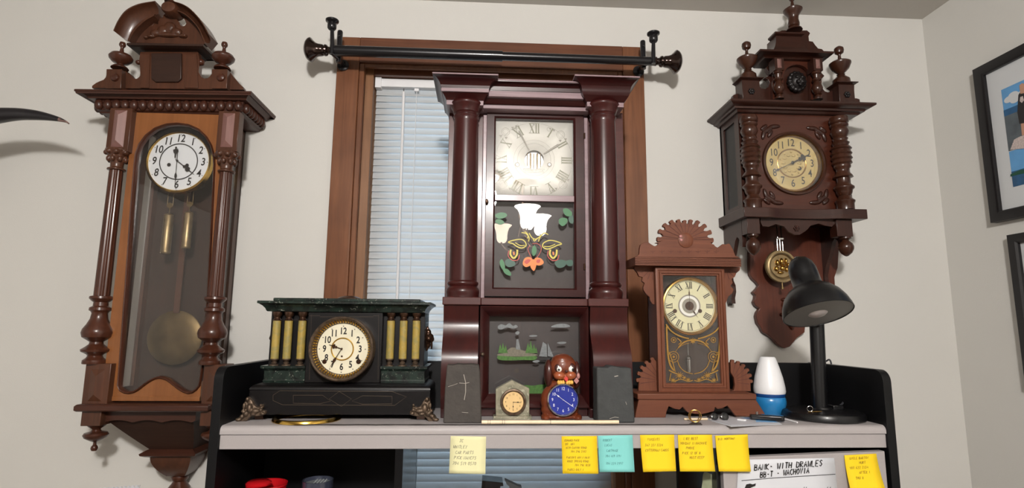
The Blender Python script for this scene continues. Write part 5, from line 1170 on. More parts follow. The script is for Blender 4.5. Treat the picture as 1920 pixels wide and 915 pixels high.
    for pts in ([(928, 404), (935, 399), (946, 399), (951, 404), (944, 409), (934, 410)], [(931, 411), (940, 412), (946, 418), (938, 421), (929, 417)], [(1056, 392), (1064, 391), (1072, 398), (1071, 405), (1062, 405), (1057, 399)], [(1048, 412), (1055, 408), (1064, 411), (1062, 419), (1055, 424), (1049, 420)], [(937, 490), (941, 486), (945, 492), (947, 503), (942, 505), (938, 498)], [(943, 506), (951, 504), (958, 512), (957, 517), (948, 514)]): leaf(pts, 'leafg', 'painted_leaf')
    for pts in ([(947, 490), (954, 485), (964, 490), (966, 497), (956, 501), (949, 498)], [(1040, 492), (1049, 487), (1062, 490), (1058, 500), (1046, 502)], [(1062, 489), (1073, 488), (1073, 498), (1064, 498)], [(1066, 408), (1074, 404), (1075, 418), (1068, 417)]): leaf(pts, 'leafd', 'painted_leaf')
    leaf([(998, 465), (1002, 460), (1006, 466), (1005, 476), (1000, 480), (997, 473)], 'leafg', 'painted_leaf')
    def loopline(pts, mat, name, w=1.9, closed=True):
        b = B(); P = sm(outl(pts, Yp-.0002), 5, closed); 
        if closed: P.append(P[0])
        ribbon(b, P, w*MP(1000, 450, Yp), Yp-.0002); obj(name, b, M[mat], tab)
    loopline([(953, 454), (965, 450), (978, 449), (985, 454), (986, 461), (978, 465), (969, 462), (962, 457)], 'ylw', 'painted_petal'); loopline([(966, 455), (975, 460), (984, 460)], 'ylw', 'painted_petal', 1.5, False)
    loopline([(1053, 457), (1041, 452), (1029, 451), (1019, 456), (1018, 463), (1026, 467), (1036, 464), (1045, 460)], 'ylw', 'painted_petal'); loopline([(1041, 458), (1030, 462), (1020, 462)], 'ylw', 'painted_petal', 1.5, False)
    for pts in ([(978, 436), (986, 438), (992, 445), (991, 453)], [(1028, 440), (1020, 437), (1012, 446), (1010, 453)], [(992, 437), (998, 446), (1006, 448), (1016, 440)], [(984, 434), (990, 440), (989, 447)], [(999, 446), (1002, 452), (1008, 446)]): loopline(pts, 'ylw', 'painted_petal', 1.7, False)
    for cx in (963, 1037): 
        loopline([(cx-5, 468), (cx-6, 477), (cx, 484), (cx+6, 478), (cx+7, 468)], 'ylw', 'painted_tulip', 3.2, False); loopline([(cx-9, 470), (cx-10, 480), (cx-2, 488), (cx+8, 487), (cx+11, 478)], 'redp', 'painted_tulip', 1.5, False); loopline([(cx, 472), (cx+1, 478)], 'org', 'painted_tulip', 3, False)
    leaf([(980, 494), (984, 484), (993, 482), (999, 487), (999, 494), (990, 500), (984, 500)], 'org', 'painted_blossom'); leaf([(1003, 484), (1013, 484), (1019, 490), (1018, 495), (1010, 498), (1003, 494)], 'org', 'painted_blossom'); leaf([(994, 490), (1000, 486), (1006, 490), (1005, 500), (1001, 508), (995, 501)], 'org', 'painted_blossom')
    leaf([(983, 491), (989, 486), (995, 488), (988, 495)], 'redp', 'painted_blossom'); leaf([(1007, 487), (1013, 487), (1011, 493), (1006, 492)], 'redp', 'painted_blossom'); loopline([(998, 486), (992, 474), (990, 466), (994, 460)], 'redp', 'painted_stem', 1.0, False); loopline([(1004, 486), (1012, 475), (1015, 464), (1008, 457), (998, 457)], 'redp', 'painted_stem', 1.0, False)
    # dial
    Yd = yd+.020; dx0, dx1, dz0, dz1 = xg0-.001, xg1+.001, zg0-.001, zg1+.001; dc = at(1001.5, 299.5, Yd); m = MP(1001, 299, Yd)
    b = B(); ov = [b.verts.new((x, Yd, z)) for x, z in ((dx0, dz0), (dx1, dz0), (dx1, dz1), (dx0, dz1))]; iv = [b.verts.new((dc[0]+18.3*m*math.cos(2*PI*i/40), Yd, dc[1]+18.3*m*math.sin(2*PI*i/40))) for i in range(40)]
    es = [b.edges.new((ov[i], ov[(i+1) % 4])) for i in range(4)]+[b.edges.new((iv[i], iv[(i+1) % 40])) for i in range(40)]; bmesh.ops.triangle_fill(b, edges=es, use_beauty=True)
    dl = obj('dial', b, M['dial_s'], c); so = dl.modifiers.new('plate', 'SOLIDIFY'); so.thickness = .0004; so.offset = 0
    b = B(); box(b, dc[0]-.03, dc[0]+.03, Yd+.012, Yd+.03, dc[1]-.03, dc[1]+.03); obj('movement_plate', b, M['steel'], dl)
    b = B()
    for i in range(5): xx = dc[0]-.018+.009*i; tube(b, [(xx, Yd+.008, dc[1]-.025), (xx, Yd+.008, dc[1]+.02)], .0022 if i % 2 else .0012, 8)
    obj('movement_pillars', b, M['brass_b'], dl)
    b = B(); numerals(b, dc, 61*m, 19*m, Yd-.0006, kind='roman'); obj('numerals', b, M['ink_o'], dl)
    b = B()
    for i in range(60):
        a_ = i*PI/30
        if i % 5 == 0: disc(b, (dc[0]+72*m*math.cos(a_), dc[1]+68*m*math.sin(a_)), 1.0*m, Yd-.0006, 8)
    annulus(b, dc, 71.5*m, 71.9*m, Yd-.0004); annulus(b, dc, 38*m, 38.4*m, Yd-.0004); annulus(b, dc, 31*m, 31.4*m, Yd-.0004)
    for (cx, cz) in ((-54, 53), (50, 50), (-58, -49), (54, -47)):
        sx, sz = (1 if cx > 0 else -1), (1 if cz > 0 else -1); C0 = (dc[0]+cx*m, dc[1]+cz*m); annulus(b, C0, 7.4*m, 8*m, Yd-.0004); annulus(b, C0, 5*m, 5.4*m, Yd-.0004, 24)
        for (u, v, k) in ((9, -9, 3.2), (-1, -12, 3.0), (-13, 8, 2.8), (-20, 11, 2.5)):
            p = (C0[0]+sx*u*m, C0[1]+sz*v*m); poly(b, [(p[0]-k*m, p[1]+k*.6*m), (p[0]+k*m, p[1]+k*.7*m), (p[0]+.2*k*m, p[1]-k*m)], Yd-.0005)
        annulus(b, (C0[0]-sx*22*m, C0[1]+sz*10*m), 3.4*m, 4*m, Yd-.0004, 24)
    x, z = dc[0], dc[1]-21*m
    ribbon(b, [(x-20*m, z+3*m), (x+20*m, z+3*m), (x+20*m, z-3.4*m), (x-20*m, z-3.4*m), (x-20*m, z+3*m)], .5*m, Yd-.0005); text(b, 'WINSTED, CT. U.S.A.', x, z-.2*m, 4.6*m, Yd-.0005, sx=.85)
    for px in (970, 1030): disc(b, at(px, 309, Yd), 4.6*m, Yd-.0005, 24)
    obj('dial_printing', b, M['ink_g'], dl)
    b = B()
    for px in (970, 1030): x, z = at(px, 309, Yd); lathe(b, (x, Yd-.0006, z), (0, -1, 0), [(2.2*m, 0), (2.2*m, .002), (0, .002)], 16)
    objs('winding_arbor', b, M['steel'], dl)
    for ang, L0, L1, nm in ((118, 20, 60, 'minute_hand'), (33, 21, 53, 'hour_hand')):
        a_ = math.radians(ang); b = B(); p0 = (dc[0]+L0*m*math.cos(a_), dc[1]+L0*m*math.sin(a_)); p1 = (dc[0]+L1*m*math.cos(a_), dc[1]+L1*m*math.sin(a_)); nx, nz = -math.sin(a_), math.cos(a_); w = (1.5 if 'min' in nm else 2.0)*m
        prism(b, [(p0[0]+nx*w*.6, p0[1]+nz*w*.6), (p1[0]+nx*w, p1[1]+nz*w), (p1[0]+math.cos(a_)*w*2, p1[1]+math.sin(a_)*w*2), (p1[0]-nx*w, p1[1]-nz*w), (p0[0]-nx*w*.6, p0[1]-nz*w*.6)], Yd-.004, Yd-.0034); obj(nm, b, M['ink_g'], dl)
    # waist shelf
    yw = -.345; zw1, zw0 = Z_(865, 556.8, yw), Z_(865, 571.5, yw); xw = [X_(829.5, 564, yw), X_(901.7, 564, yw), X_(1103.4, 566, yw), X_(1179, 566, yw)]
    b = B(); box(b, xw[0], xw[1], yw, YB, zw0, zw1); box(b, xw[2], xw[3], yw, YB, zw0, zw1); box(b, xw[1], xw[2], yw+.012, YB, zw0+.0005, zw1-.0005); obj('waist_shelf', b, M['w2m'], c, bev=.0015)
    # lower case
    yf = -.315
    xb0, xb1 = X_(834, 640, yf), X_(1176, 640, yf)
    b = B(); box(b, xb0, xb0+.008, yf, YB, HZ, zw0); box(b, xb1-.008, xb1, yf, YB, HZ, zw0); objs('lower_case_side', b, M['w2x'], c)
    for side in (0, 1):
        xl, xr = (X_(831.5, 590, -.335), X_(897.5, 590, -.335)) if side == 0 else (X_(1106.5, 590, -.335), X_(1176.5, 590, -.335))
        prof = [(-.338, zw0), (-.334, Z_(865, 585, -.334)), (-.330, Z_(865, 600, -.33)), (-.331, Z_(865, 612, -.33)), (-.338, Z_(865, 628, -.338)), (-.352, Z_(865, 645, -.352)), (-.364, Z_(865, 662, -.364)), (-.369, Z_(865, 682, -.369)), (-.369, Z_(865, 720, -.369)), (-.364, Z_(865, 745, -.364)), (-.352, HZ+.022), (-.350, HZ+.0205)]
        P = sm(prof, 4)+[(-.31, HZ+.0205), (-.31, zw0)]
        b = B(); prismx(b, P, xl, xr); obj('scroll_pilaster', b, W, c, ang=40)
    b = B(); xq = (X_(826, 775, -.352), X_(900, 775, -.352), X_(1106, 775, -.352), X_(1190, 775, -.352)); box(b, xq[0], xq[1], -.352, YB, HZ, HZ+.021); box(b, xq[2], xq[3], -.352, YB, HZ, HZ+.021); box(b, xq[1], xq[2], yf-.010, YB, HZ, HZ+.020); obj('plinth', b, M['w2x'], c, bev=.0015)
    # lower door with ogee frame and painted scene
    yo = -.336; o = (X_(899.5, 640, yo), X_(1104.5, 640, yo), HZ+.020, Z_(1003, 574.5, yo)); yg = -.308
    gi = ((X_(917.3, 660, yg)), (X_(1087.5, 660, yg)), Z_(1000, 738, yg), Z_(1000, 594.5, yg))
    b = B(); mitre(b, o, gi, [(0, yo+.02), (0, yo+.0015), (.08, yo), (.3, yo+.004), (.6, yo+.013), (.9, yg-.006), (1, yg), (1, yg+.012), (.1, yg+.012)]); ld = obj('lower_door', b, M['w2x'], c, ang=50)
    b = B(); x, z = at(904.5, 664, yo); ball(b, (x, yo-.006, z), .005, 2, (1, 1.1, 1)); tube(b, [(x, yo+.003, z), (x, yo-.006, z)], .0025, 8); obj('door_knob', b, M['bronze'], ld)
    b = B(); box(b, gi[0]-.002, gi[1]+.002, yg+.003, yg+.005, gi[2]-.002, gi[3]+.002); tb = obj('scenic_tablet', b, M['glass_m'], ld, label='dark glass painted with island, sailboat and clouds')
    b = B(); box(b, gi[0]-.003, gi[1]+.003, yg+.030, yg+.033, gi[2]-.003, gi[3]+.003); obj('tablet_backing', b, M['tablow'], ld)
    Yp = yg+.0026
    def pp(pts, mat, name, s=True):
        b = B(); poly(b, sm(outl(pts, Yp), 4, True) if s else outl(pts, Yp), Yp); return obj(name, b, M[mat], tb)
    pp([(934, 616), (934, 611), (940, 608), (948, 610), (955, 606), (962, 611), (967, 609), (971, 613), (962, 616), (950, 614), (940, 618)], 'cloud', 'painted_cloud'); pp([(1033, 613), (1040, 609), (1052, 607), (1063, 608), (1069, 612), (1060, 614), (1045, 614)], 'cloud', 'painted_cloud')
    pp([(1044, 643), (1050, 641), (1060, 641), (1061, 643.5), (1052, 645)], 'cloud', 'painted_cloud'); pp([(992, 630), (998, 628), (1007, 629), (1005, 631), (996, 631.5)], 'cloud', 'painted_cloud')
    pp([(932, 671), (936, 666), (950, 668), (975, 669), (1000, 667), (1007, 670), (1002, 675), (980, 675), (955, 676), (938, 675)], 'grass', 'painted_bank'); pp([(934, 664), (950, 662), (985, 663), (1005, 664), (1005, 667), (975, 668.5), (936, 667)], 'earth', 'painted_bank')
    pp([(950, 661), (958, 652), (970, 653), (985, 658), (990, 650), (997, 655), (1003, 662), (975, 663)], 'earth', 'painted_hill')
    for (x0, w, h) in ((938, 4, 18), (943, 4, 20), (948, 4, 16), (990, 5, 20), (995, 5, 24), (1001, 4, 17), (1005, 3, 12)): pp([(x0-w, 662), (x0, 662-h), (x0+w, 662)], 'grass', 'painted_tree', False)
    pp([(967, 655), (968.5, 636), (972, 636), (976, 656)], 'cloud', 'painted_lighthouse', False); pp([(966, 624), (970, 621), (974, 623), (972, 627), (968, 627)], 'cloud', 'painted_lighthouse')
    pp([(1011, 668), (1018, 641), (1025, 646), (1026, 669)], 'cloud', 'painted_sail', False); pp([(1027, 668), (1027, 643), (1038, 669)], 'cloud', 'painted_sail', False); pp([(1008, 670), (1034, 670), (1030, 675), (1011, 675)], 'ink', 'painted_hull', False); pp([(998, 678), (1006, 675), (1012, 677), (1006, 680)], 'cloud', 'painted_wave')
    pp([(972, 737), (974, 725), (984, 722), (1000, 723), (1016, 721), (1030, 724), (1030, 737)], 'grass', 'painted_grass')
column_clock()

# ================================================================ BLACK MANTEL CLOCK
def mantel_clock():
    q = lambda pts, Y: [at(p[0], p[1], Y) for p in pts]
    K, G = M['ebony'], M['mgreen']
    c = thing('black_mantel_clock', 'black wooden mantel clock with green marbled top, yellow columns and round dial', 'clock', (X_(640, 780, -.34), -.33, HZ))
    yb_ = -.385; YB = -.245
    zb0 = Z_(640, 778, yb_); zb1 = Z_(640, 731, yb_); x0, x1 = (X_(467, 740, yb_)+X_(463, 775, yb_))/2, X_(806.5, 745, yb_)
    b = B(); box(b, x0, x1, yb_, YB, zb0, zb1); bs = obj('base', b, K, c, bev=.002)
    zo = Z_(640, 717.5, yb_+.03); b = B(); N = []; R = []
    for t in [i/8 for i in range(9)]:
        d = .0225*(1-t)**1.0; k = math.sin(t*PI/2); R.append([b.verts.new(p) for p in ((x0+.0225*(1-math.cos(t*PI/2)), YB, zb1+(zo-zb1)*k), (x0+.0225*(1-math.cos(t*PI/2)), yb_+.0225*(1-math.cos(t*PI/2)), zb1+(zo-zb1)*k), (x1-.0225*(1-math.cos(t*PI/2)), yb_+.0225*(1-math.cos(t*PI/2)), zb1+(zo-zb1)*k), (x1-.0225*(1-math.cos(t*PI/2)), YB, zb1+(zo-zb1)*k))])
    for i in range(8):
        for k in range(4): b.faces.new((R[i][k], R[i][(k+1) % 4], R[i+1][(k+1) % 4], R[i+1][k]))
    b.faces.new(R[0]); b.faces.new(R[-1]); obj('base_moulding', b, K, bs, ang=50)
    b = B(); Ye = yb_-.0006
    for pts in ([(512, 741), (525, 732.5), (735, 734), (762, 744), (740, 760), (530, 759), (512, 751), (512, 741)], [(636, 734), (659, 748), (640, 762), (617, 748), (636, 734)], [(550, 741), (605, 741), (620, 752), (600, 757), (550, 756), (550, 741)], [(735, 743), (680, 742), (660, 752), (680, 758), (735, 757), (735, 743)]): ribbon(b, q(pts, Ye), .0009, Ye)
    obj('incised_lines', b, M['gilt_d'], bs)
    # body
    ybd = -.340; xb0, xb1 = X_(505, 650, ybd), X_(795.5, 650, ybd); zt = Z_(640, 586, -.35)
    b = B(); box(b, xb0, xb1, ybd, YB, zo, zt+.002); obj('body', b, K, c, bev=.001)
    yc = -.362; xc0, xc1 = (X_(577, 600, yc)+X_(571, 715, yc))/2, (X_(716, 600, yc)+X_(714, 715, yc))/2
    b = B(); box(b, xc0, xc1, yc, ybd, zo, zt); cb = obj('centre_block', b, K, c, bev=.0015)
    b = B(); Ye = yc-.0006; ribbon(b, q([(580, 592), (600, 592), (600, 594), (700, 594), (700, 592), (710, 592)], Ye), .0006, Ye); ribbon(b, q([(584, 590), (580, 712)], Ye), .0005, Ye); ribbon(b, q([(710, 590), (709, 712)], Ye), .0005, Ye); obj('incised_lines', b, M['gilt_d'], cb)
    # marbled plinths
    zp0, zp1 = zo, Z_(530, 686, -.366)
    for (l, r) in ((488, 571.5), (713.5, 801)):
        yp = -.366; xa, xb = X_(l, 690, yp), X_(r, 690, yp); a2 = X_(l+(5 if l < 600 else 0), 705, yp); b2 = X_(r-(0 if l < 600 else 6), 705, yp)
        b = B(); h = zp1-zp0
        R = []
        for z, k in ((zp0, .1), (zp0+h*.12, .25), (zp0+h*.2, 0), (zp0+h*.7, 0), (zp0+h*.82, .7), (zp0+h*.86, 1), (zp1, 1)):
            R.append([b.verts.new(p) for p in ((a2+(xa-a2)*k, YB, z), (a2+(xa-a2)*k, yp+.006*(1-k), z), (b2+(xb-b2)*k, yp+.006*(1-k), z), (b2+(xb-b2)*k, YB, z))])
        for i in range(len(R)-1):
            for k in range(4): b.faces.new((R[i][k], R[i][(k+1) % 4], R[i+1][(k+1) % 4], R[i+1][k]))
        b.faces.new(R[0]); b.faces.new(R[-1]); obj('marbled_plinth', b, G, c, ang=25)
    # columns
    for (pt, pb_) in ((519, 515.5), (541.5, 537.5), (567, 563.5), (732.5, 731.5), (756.5, 755.5), (780.5, 779.5)):
        Yk = -.354; x = (X_(pt, 601, Yk)+X_(pb_, 672, Yk))/2; m = MP(640, 640, Yk); w = 7.4*m; h = lambda py: Z_(pt, py, Yk)
        b = B(); lathe(b, (x, Yk, 0), (0, 0, 1), [(w, h(672.5)), (w, h(601))], 28); cc = obj('onyx_column', b, M['myellow'], c)
        b = B(); lathe(b, (x, Yk, 0), (0, 0, 1), [(w*1.05, h(601.4)), (w*1.1, h(600)), (w*.8, h(598)), (w*.7, h(595)), (w*1.1, h(591)), (w*1.2, h(588)), (w*1.2, zt)], 24); obj('bronze_capital', b, M['bronze_d'], cc)
        b = B(); lathe(b, (x, Yk, 0), (0, 0, 1), [(w*1.15, zp1), (w*1.15, zp1+.002), (w*.6, zp1+.0035), (w*.75, h(680)), (w*.45, h(678)), (w*.7, h(676.5)), (w*1.05, h(674)), (w*1.05, h(672.3))], 24); obj('bronze_foot', b, M['bronze'], cc)
    # top
    yt = -.382; xt0, xt1 = X_(482, 566, yt), X_(808.5, 568, yt); zA, zB = Z_(640, 565, yt), Z_(640, 585, yt+.022); d = .018
    b = B(); cornice(b, xt0+d, xt1-d, yt+d, YB-.004, [(zB, .000), (zB+.002, .002), (zB+(zA-zB)*.3, .004), (zB+(zA-zB)*.55, .009), (zB+(zA-zB)*.72, .015), (zB+(zA-zB)*.76, d), (zA-.001, d), (zA, d-.001)]); obj('marbled_cornice', b, G, c, ang=25)
    b = B(); z1 = Z_(640, 559.5, -.36); box(b, X_(512, 562, -.36), X_(788, 563, -.36), -.360, YB+.006, zA, z1); obj('marbled_top_slab', b, G, c, bev=.002)
    b = B(); x = X_(655, 558, -.32); m = MP(655, 558, -.32); lathe(b, (x, -.32, z1-.001), (0, 0, 1), [(22*m, 0), (22*m, .003), (18*m, .006), (10*m, .009), (0, .010)], 36, scale=(1, .6)); obj('top_boss', b, M['bronze_d'], c)
    # dial and bezel
    yz = -.392; cz = at(639.5, 654, yz); m = MP(640, 654, yz)
    b = B(); ring(b, (cz[0], yz, cz[1]), (0, -1, 0), [(60.5*m, -.030), (61.5*m, -.002), (60.5*m, .003), (58.5*m, .005), (56.5*m, .003), (55.8*m, -.001), (52*m, -.007), (48.3*m, -.014), (48*m, -.017), (54*m, -.030)], 72); bz = obj('bezel', b, M['bronze'], c)
    b = B()
    for i in range(64):
        a_ = i*2*PI/64; r = 52*m; p = Vector((cz[0]+r*math.cos(a_), yz+.0062, cz[1]+r*math.sin(a_))); mt = Matrix.Translation(p) @ Matrix.Rotation(-a_, 4, 'Y') @ Matrix.Rotation(math.radians(-55), 4, 'Z') @ Matrix.Diagonal((5.6*m, 1.9*m, 1.9*m, 1))
        bmesh.ops.create_icosphere(b, subdivisions=1, radius=1, matrix=mt)
    obj('beaded_ring', b, M['brass_b'], bz)
    Yd = yz+.016; dc = at(642, 654.5, Yd); m2 = MP(642, 654, Yd)
    b = B(); lathe(b, (dc[0], Yd, dc[1]), (0, -1, 0), [(48*m2, -.002), (48*m2, 0), (0, 0)], 56); dl = obj('dial', b, M['dial_c'], c)
    b = B(); numerals(b, dc, 33.5*m2, 13*m2*1.35, Yd-.0006, bold=.0005, sx=.78)
    for k in range(12): a_ = k*PI/6; disc(b, (dc[0]+43*m2*math.cos(a_), dc[1]+43*m2*math.sin(a_)), 1.0*m2, Yd-.0006, 8)
    obj('numerals', b, M['ink'], dl)
    b = B(); torus(b, (dc[0], Yd-.0005, dc[1]), (0, 1, 0), 20.5*m2, 1.3*m2, 48, 8)
    for i in range(48): a_ = i*2*PI/48; ball(b, (dc[0]+20.5*m2*math.cos(a_), Yd-.0015, dc[1]+20.5*m2*math.sin(a_)), 1.1*m2, 1)
    obj('inner_gilt_ring', b, M['brass_b'], dl)
    b = B()
    for px, py, r in ((608.5, 678, 4.2), (672.5, 678, 4.6), (641, 668, 1.8)): x, z = at(px, py, Yd); lathe(b, (x, Yd, z), (0, -1, 0), [(r*m2, 0), (r*m2, .0012), (r*.6*m2, .0014), (r*.5*m2, .0004), (0, .0004)], 20)
    objs('winding_hole', b, M['bronze_d'], dl)
    hc = at(641, 654, Yd)
    obj('hour_hand', hand(B(), hc, math.radians(162), 25*m2, Yd-.0035, .0022, 'mal', 0), M['bronze_d'], dl); obj('minute_hand', hand(B(), hc, math.radians(240), 42*m2, Yd-.005, .0018, 'spade', 0), M['bronze_d'], dl)
    # lion head handle on the right, a rosette edge on the left
    for (sx, xx) in ((1, xb1), (-1, xb0)):
        Ym = -.29; z = Z_(795, 636, Ym); b = B()
        for (u, v, w_, r, s) in ((.002, 0, 0, .013, (.8, 1, 1.2)), (.008, .005, -.001, .010, (1, 1, 1)), (.012, .000, -.002, .0075, (1, .9, 1)), (.004, .016, 0, .0075, (1, 1, 1.3)), (.002, .024, 0, .004, (1, 1, 2)), (.004, -.014, 0, .007, (1, 1, 1.2)), (.006, .002, .012, .007, (1, 1, 1)), (.006, .002, -.012, .007, (1, 1, 1)), (.001, -.022, 0, .0045, (1, 1, 1.6))):
            ball(b, (xx+sx*u, Ym+w_, z+v), r, 2, s)
        ln = obj('lion_mask_handle', b, M['bronze_d'], c, remesh=.0012)
        b = B(); torus(b, (xx+sx*.013, Ym-.001, z-.014), (1, .2, 0), .0085, .0016, 24, 8); obj('ring_pull', b, M['bronze_d'], ln)
    # scrolled feet
    for (cxs, sx) in ((1, 0), (-1, 1)):
        Yf = -.392; b = B(); O = [(447, 789), (452, 778), (462, 770), (459, 757), (464, 744), (473, 751), (478, 760), (487, 763), (492, 757), (494, 764), (490, 768), (498, 770), (497, 777), (485, 780), (470, 781), (462, 790)]
        if cxs < 0: O = [(1267-p[0], p[1]+.5) for p in O]
        ctr = sum(p[0] for p in O)/len(O); P = sm(outl(O, Yf), 3, True); prism(b, P, Yf-.004, Yf+.010)
        F = lambda px, py: at(px if cxs > 0 else 1267-px, py, Yf)
        for (px, py, r, s) in ((449, 786, .0055, (1.3, 1, .8)), (456, 780, .005, (1, 1, 1)), (463, 775, .006, (1, 1, 1)), (460, 760, .0045, (.8, 1, 1.6)), (466, 748, .004, (1, 1, 1.3)), (470, 765, .007, (.9, .9, 1.5)), (480, 770, .006, (1.5, .9, .9)), (491, 768, .0045, (1, 1, 1)), (494, 775, .004, (1.3, 1, .8)), (476, 776, .004, (1.6, 1, .7)), (458, 770, .0045, (1, 1, 1)), (491, 759, .003, (1, 1, 1.2))):
            x, z = F(px, py); ball(b, (x, Yf-.006, z), r, 2, s)
        x0_, z0_ = F(449, 786); b2 = b; box(b2, min(x0_, F(480, 780)[0]), max(x0_, F(480, 780)[0]), Yf, Yf+.02, HZ+.0002, HZ+.006) if False else None
        obj('scrolled_foot', b, M['bronze'], c, remesh=.0013)
    b = B()
    for xx in (x0+.012, x1-.030):
        box(b, xx, xx+.018, -.372, -.354, HZ+.0002, zb0+.001); box(b, xx, xx+.018, YB-.02, YB-.002, HZ+.0002, zb0+.001)
    objs('foot_block', b, M['bronze_d'], c)
mantel_clock()

# ================================================================ GINGERBREAD CLOCK
def gingerbread():
    q = lambda pts, Y: [at(p[0], p[1], Y) for p in pts]
    W, WX, GR = M['w3'], M['w3x'], M['w3g']
    c = thing('kitchen_shelf_clock', 'reddish pressed-wood clock with fan crest and gilt-painted glass, beside the lamp', 'clock', (X_(1312, 780, -.30), -.30, HZ))
    YB = -.235; yf = -.345; yd = -.318; ye = -.296
    # skirt
    zs = Z_(1310, 749, yf); za = Z_(1310, 738, yf)
    S = [(1198, 748), (1417, 749), (1421, 755), (1437.5, 781), (1381, 782), (1379.5, 780), (1370, 768), (1364, 760.6), (1354, 766), (1345, 767), (1341, 763), (1339, 771), (1328, 774), (1316, 776.5), (1302, 776), (1292, 774), (1287, 771), (1280, 763), (1274.6, 768), (1264, 766.5), (1254, 761.7), (1250, 772), (1248, 783), (1190.5, 784), (1193, 770)]
    P = [(p[0], max(p[1], HZ+.0003)) for p in q(S, yf)]
    b = B(); prism(b, P, yf, yf+.010); obj('skirt', b, WX, c, bev=.001)
    xs0, xs1 = X_(1198, 750, yf), X_(1417, 750, yf); b = B(); box(b, xs0, xs0+.012, yf+.01, YB, HZ, zs); box(b, xs1-.012, xs1, yf+.01, YB, HZ, zs); objs('base_side', b, W, c)
    b = B(); box(b, X_(1195.5, 743, yf-.004), X_(1418.5, 744, yf-.004), yf-.004, YB, zs, za); obj('base_board', b, WX, c, bev=.0018)
    # case and door
    xd0, xd1 = (X_(1228, 502, yd)+X_(1237, 736, yd))/2, (X_(1355.5, 502, yd)+X_(1371.5, 736, yd))/2; zd1 = Z_(1292, 501.5, yd); zd0 = za
    xg0, xg1 = (X_(1242.5, 516, yd)+X_(1251.6, 719, yd))/2, (X_(1343.5, 517, yd)+X_(1355.4, 719, yd))/2; zg1, zg0 = Z_(1292, 516.5, yd), Z_(1303, 719, yd)
    b = B(); box(b, xd0+.002, xd0+.010, yd+.014, YB, za, zd1); box(b, xd1-.010, xd1-.002, yd+.014, YB, za, zd1); box(b, xd0+.002, xd1-.002, YB-.006, YB, za, zd1); obj('case', b, W, c)
    b = B(); mitre(b, (xd0, xd1, zd0, zd1), (xg0, xg1, zg0, zg1), [(0, yd+.014), (0, yd+.001), (.15, yd), (.35, yd), (.42, yd+.0025), (.5, yd+.0025), (.55, yd-.0005), (.72, yd-.0005), (.8, yd+.003), (.95, yd+.003), (1, yd+.005), (1, yd+.014)]); dr = obj('door', b, W, c, ang=20)
    b = B(); box(b, xg0-.001, xg1+.001, yd+.007, yd+.009, zg0-.001, zg1+.001); gl = obj('door_glass', b, M['glass'], dr)
    b = B(); box(b, xg0-.002, xg1+.002, yd+.046, yd+.05, zg0-.002, zg1+.002); obj('inner_back', b, M['case_in'], c)
    # cornice band with reeding
    yh = -.335; xc0, xc1 = X_(1191, 490, yh), X_(1389.5, 491, yh); zc1, zc0 = Z_(1290, 483, yh), Z_(1290, 498.5, yh)
    pr = [(YB, zc0), (yh, zc0)]; n = 5; H = zc1-zc0
    for i in range(n): z = zc0+H*i/n; pr += [(yh, z+H*.02), (yh, z+H*.15), (yh+.0022, z+H*.17), (yh+.0022, z+H*.195)]
    pr += [(yh, zc1), (YB, zc1)]
    b = B(); prismx(b, pr, xc0, xc1); obj('reeded_cornice', b, WX, c, ang=20)
    # crest board with scalloped fan
    F = at(1286.5, 448, yh); m = MP(1286, 448, yh); px = lambda a_, r: (F[0]+r*math.cos(a_)*m, F[1]+r*math.sin(a_)*m*.96)
    A0, A1 = math.radians(-1), math.radians(181); nb = 11; arcp = []
    for i in range(nb):
        a_ = A0+(A1-A0)*(i/(nb-1)); ex = 1+(.42*abs(math.cos(a_))**1.4)
        R0, R1 = 33*ex, 37.5*ex; hw = math.radians(5.2)/ex**.3
        if i: am = a_-(A1-A0)/(nb-1)/2; arcp.append(px(am-.045, 31*ex)); arcp.append(px(am, 29.6*ex)); arcp.append(px(am+.045, 31*ex))
        arcp += [px(a_-hw, R0), px(a_-hw*1.1, R1-1.2), px(a_-hw*.5, R1), px(a_+hw*.5, R1), px(a_+hw*1.1, R1-1.2), px(a_+hw, R0)]
    right = q([(1390, 483), (1385, 481), (1380, 479), (1376, 468), (1371, 459), (1368, 456), (1362, 458), (1357, 457), (1352, 461), (1347, 464), (1342, 461), (1340, 458), (1336, 457), (1337, 453)], yh)
    left = q([(1229, 455), (1236, 456), (1233, 460), (1228, 461), (1221, 457), (1216, 453), (1209, 454), (1202, 458), (1200, 466), (1199.5, 476), (1196, 479), (1190, 483)], yh)
    b = B(); prism(b, right+arcp+left, yh+.004, yh+.014); cr = obj('crest_board', b, WX, c, bev=.0008)
    b = B(); Yg = yh+.0034
    for i in range(nb*1): 
        a_ = A0+(A1-A0)*(i+.5)/(nb-.0)-.0; a_ = A0+(A1-A0)*((i+.5)/(nb))
        ex = 1+(.42*abs(math.cos(a_))**1.4); ribbon(b, [px(a_, 14), px(a_, 30*ex)], [.0007, .0016], Yg)
    ribbon(b, [px(0, 16), px(0, 52)], .001, Yg); ribbon(b, [px(PI, 16), px(PI, 50)], .001, Yg)
    for k in range(8): x_ = 1224+k*17; ribbon(b, q([(x_-5, 470+(k % 2)), (x_, 473), (x_+5, 470)], Yg), .0008, Yg); ribbon(b, q([(x_, 468), (x_, 476)], Yg), .0007, Yg)
    obj('pressed_pattern', b, GR, cr)
    b = B(); lathe(b, (F[0]+.0*m, yh+.005, F[1]-2*m), (0, -1, 0), [(14*m, 0), (14*m, .003), (10*m, .0055), (4*m, .006), (0, .0062)], 32); bs = obj('fan_boss', b, W, cr)
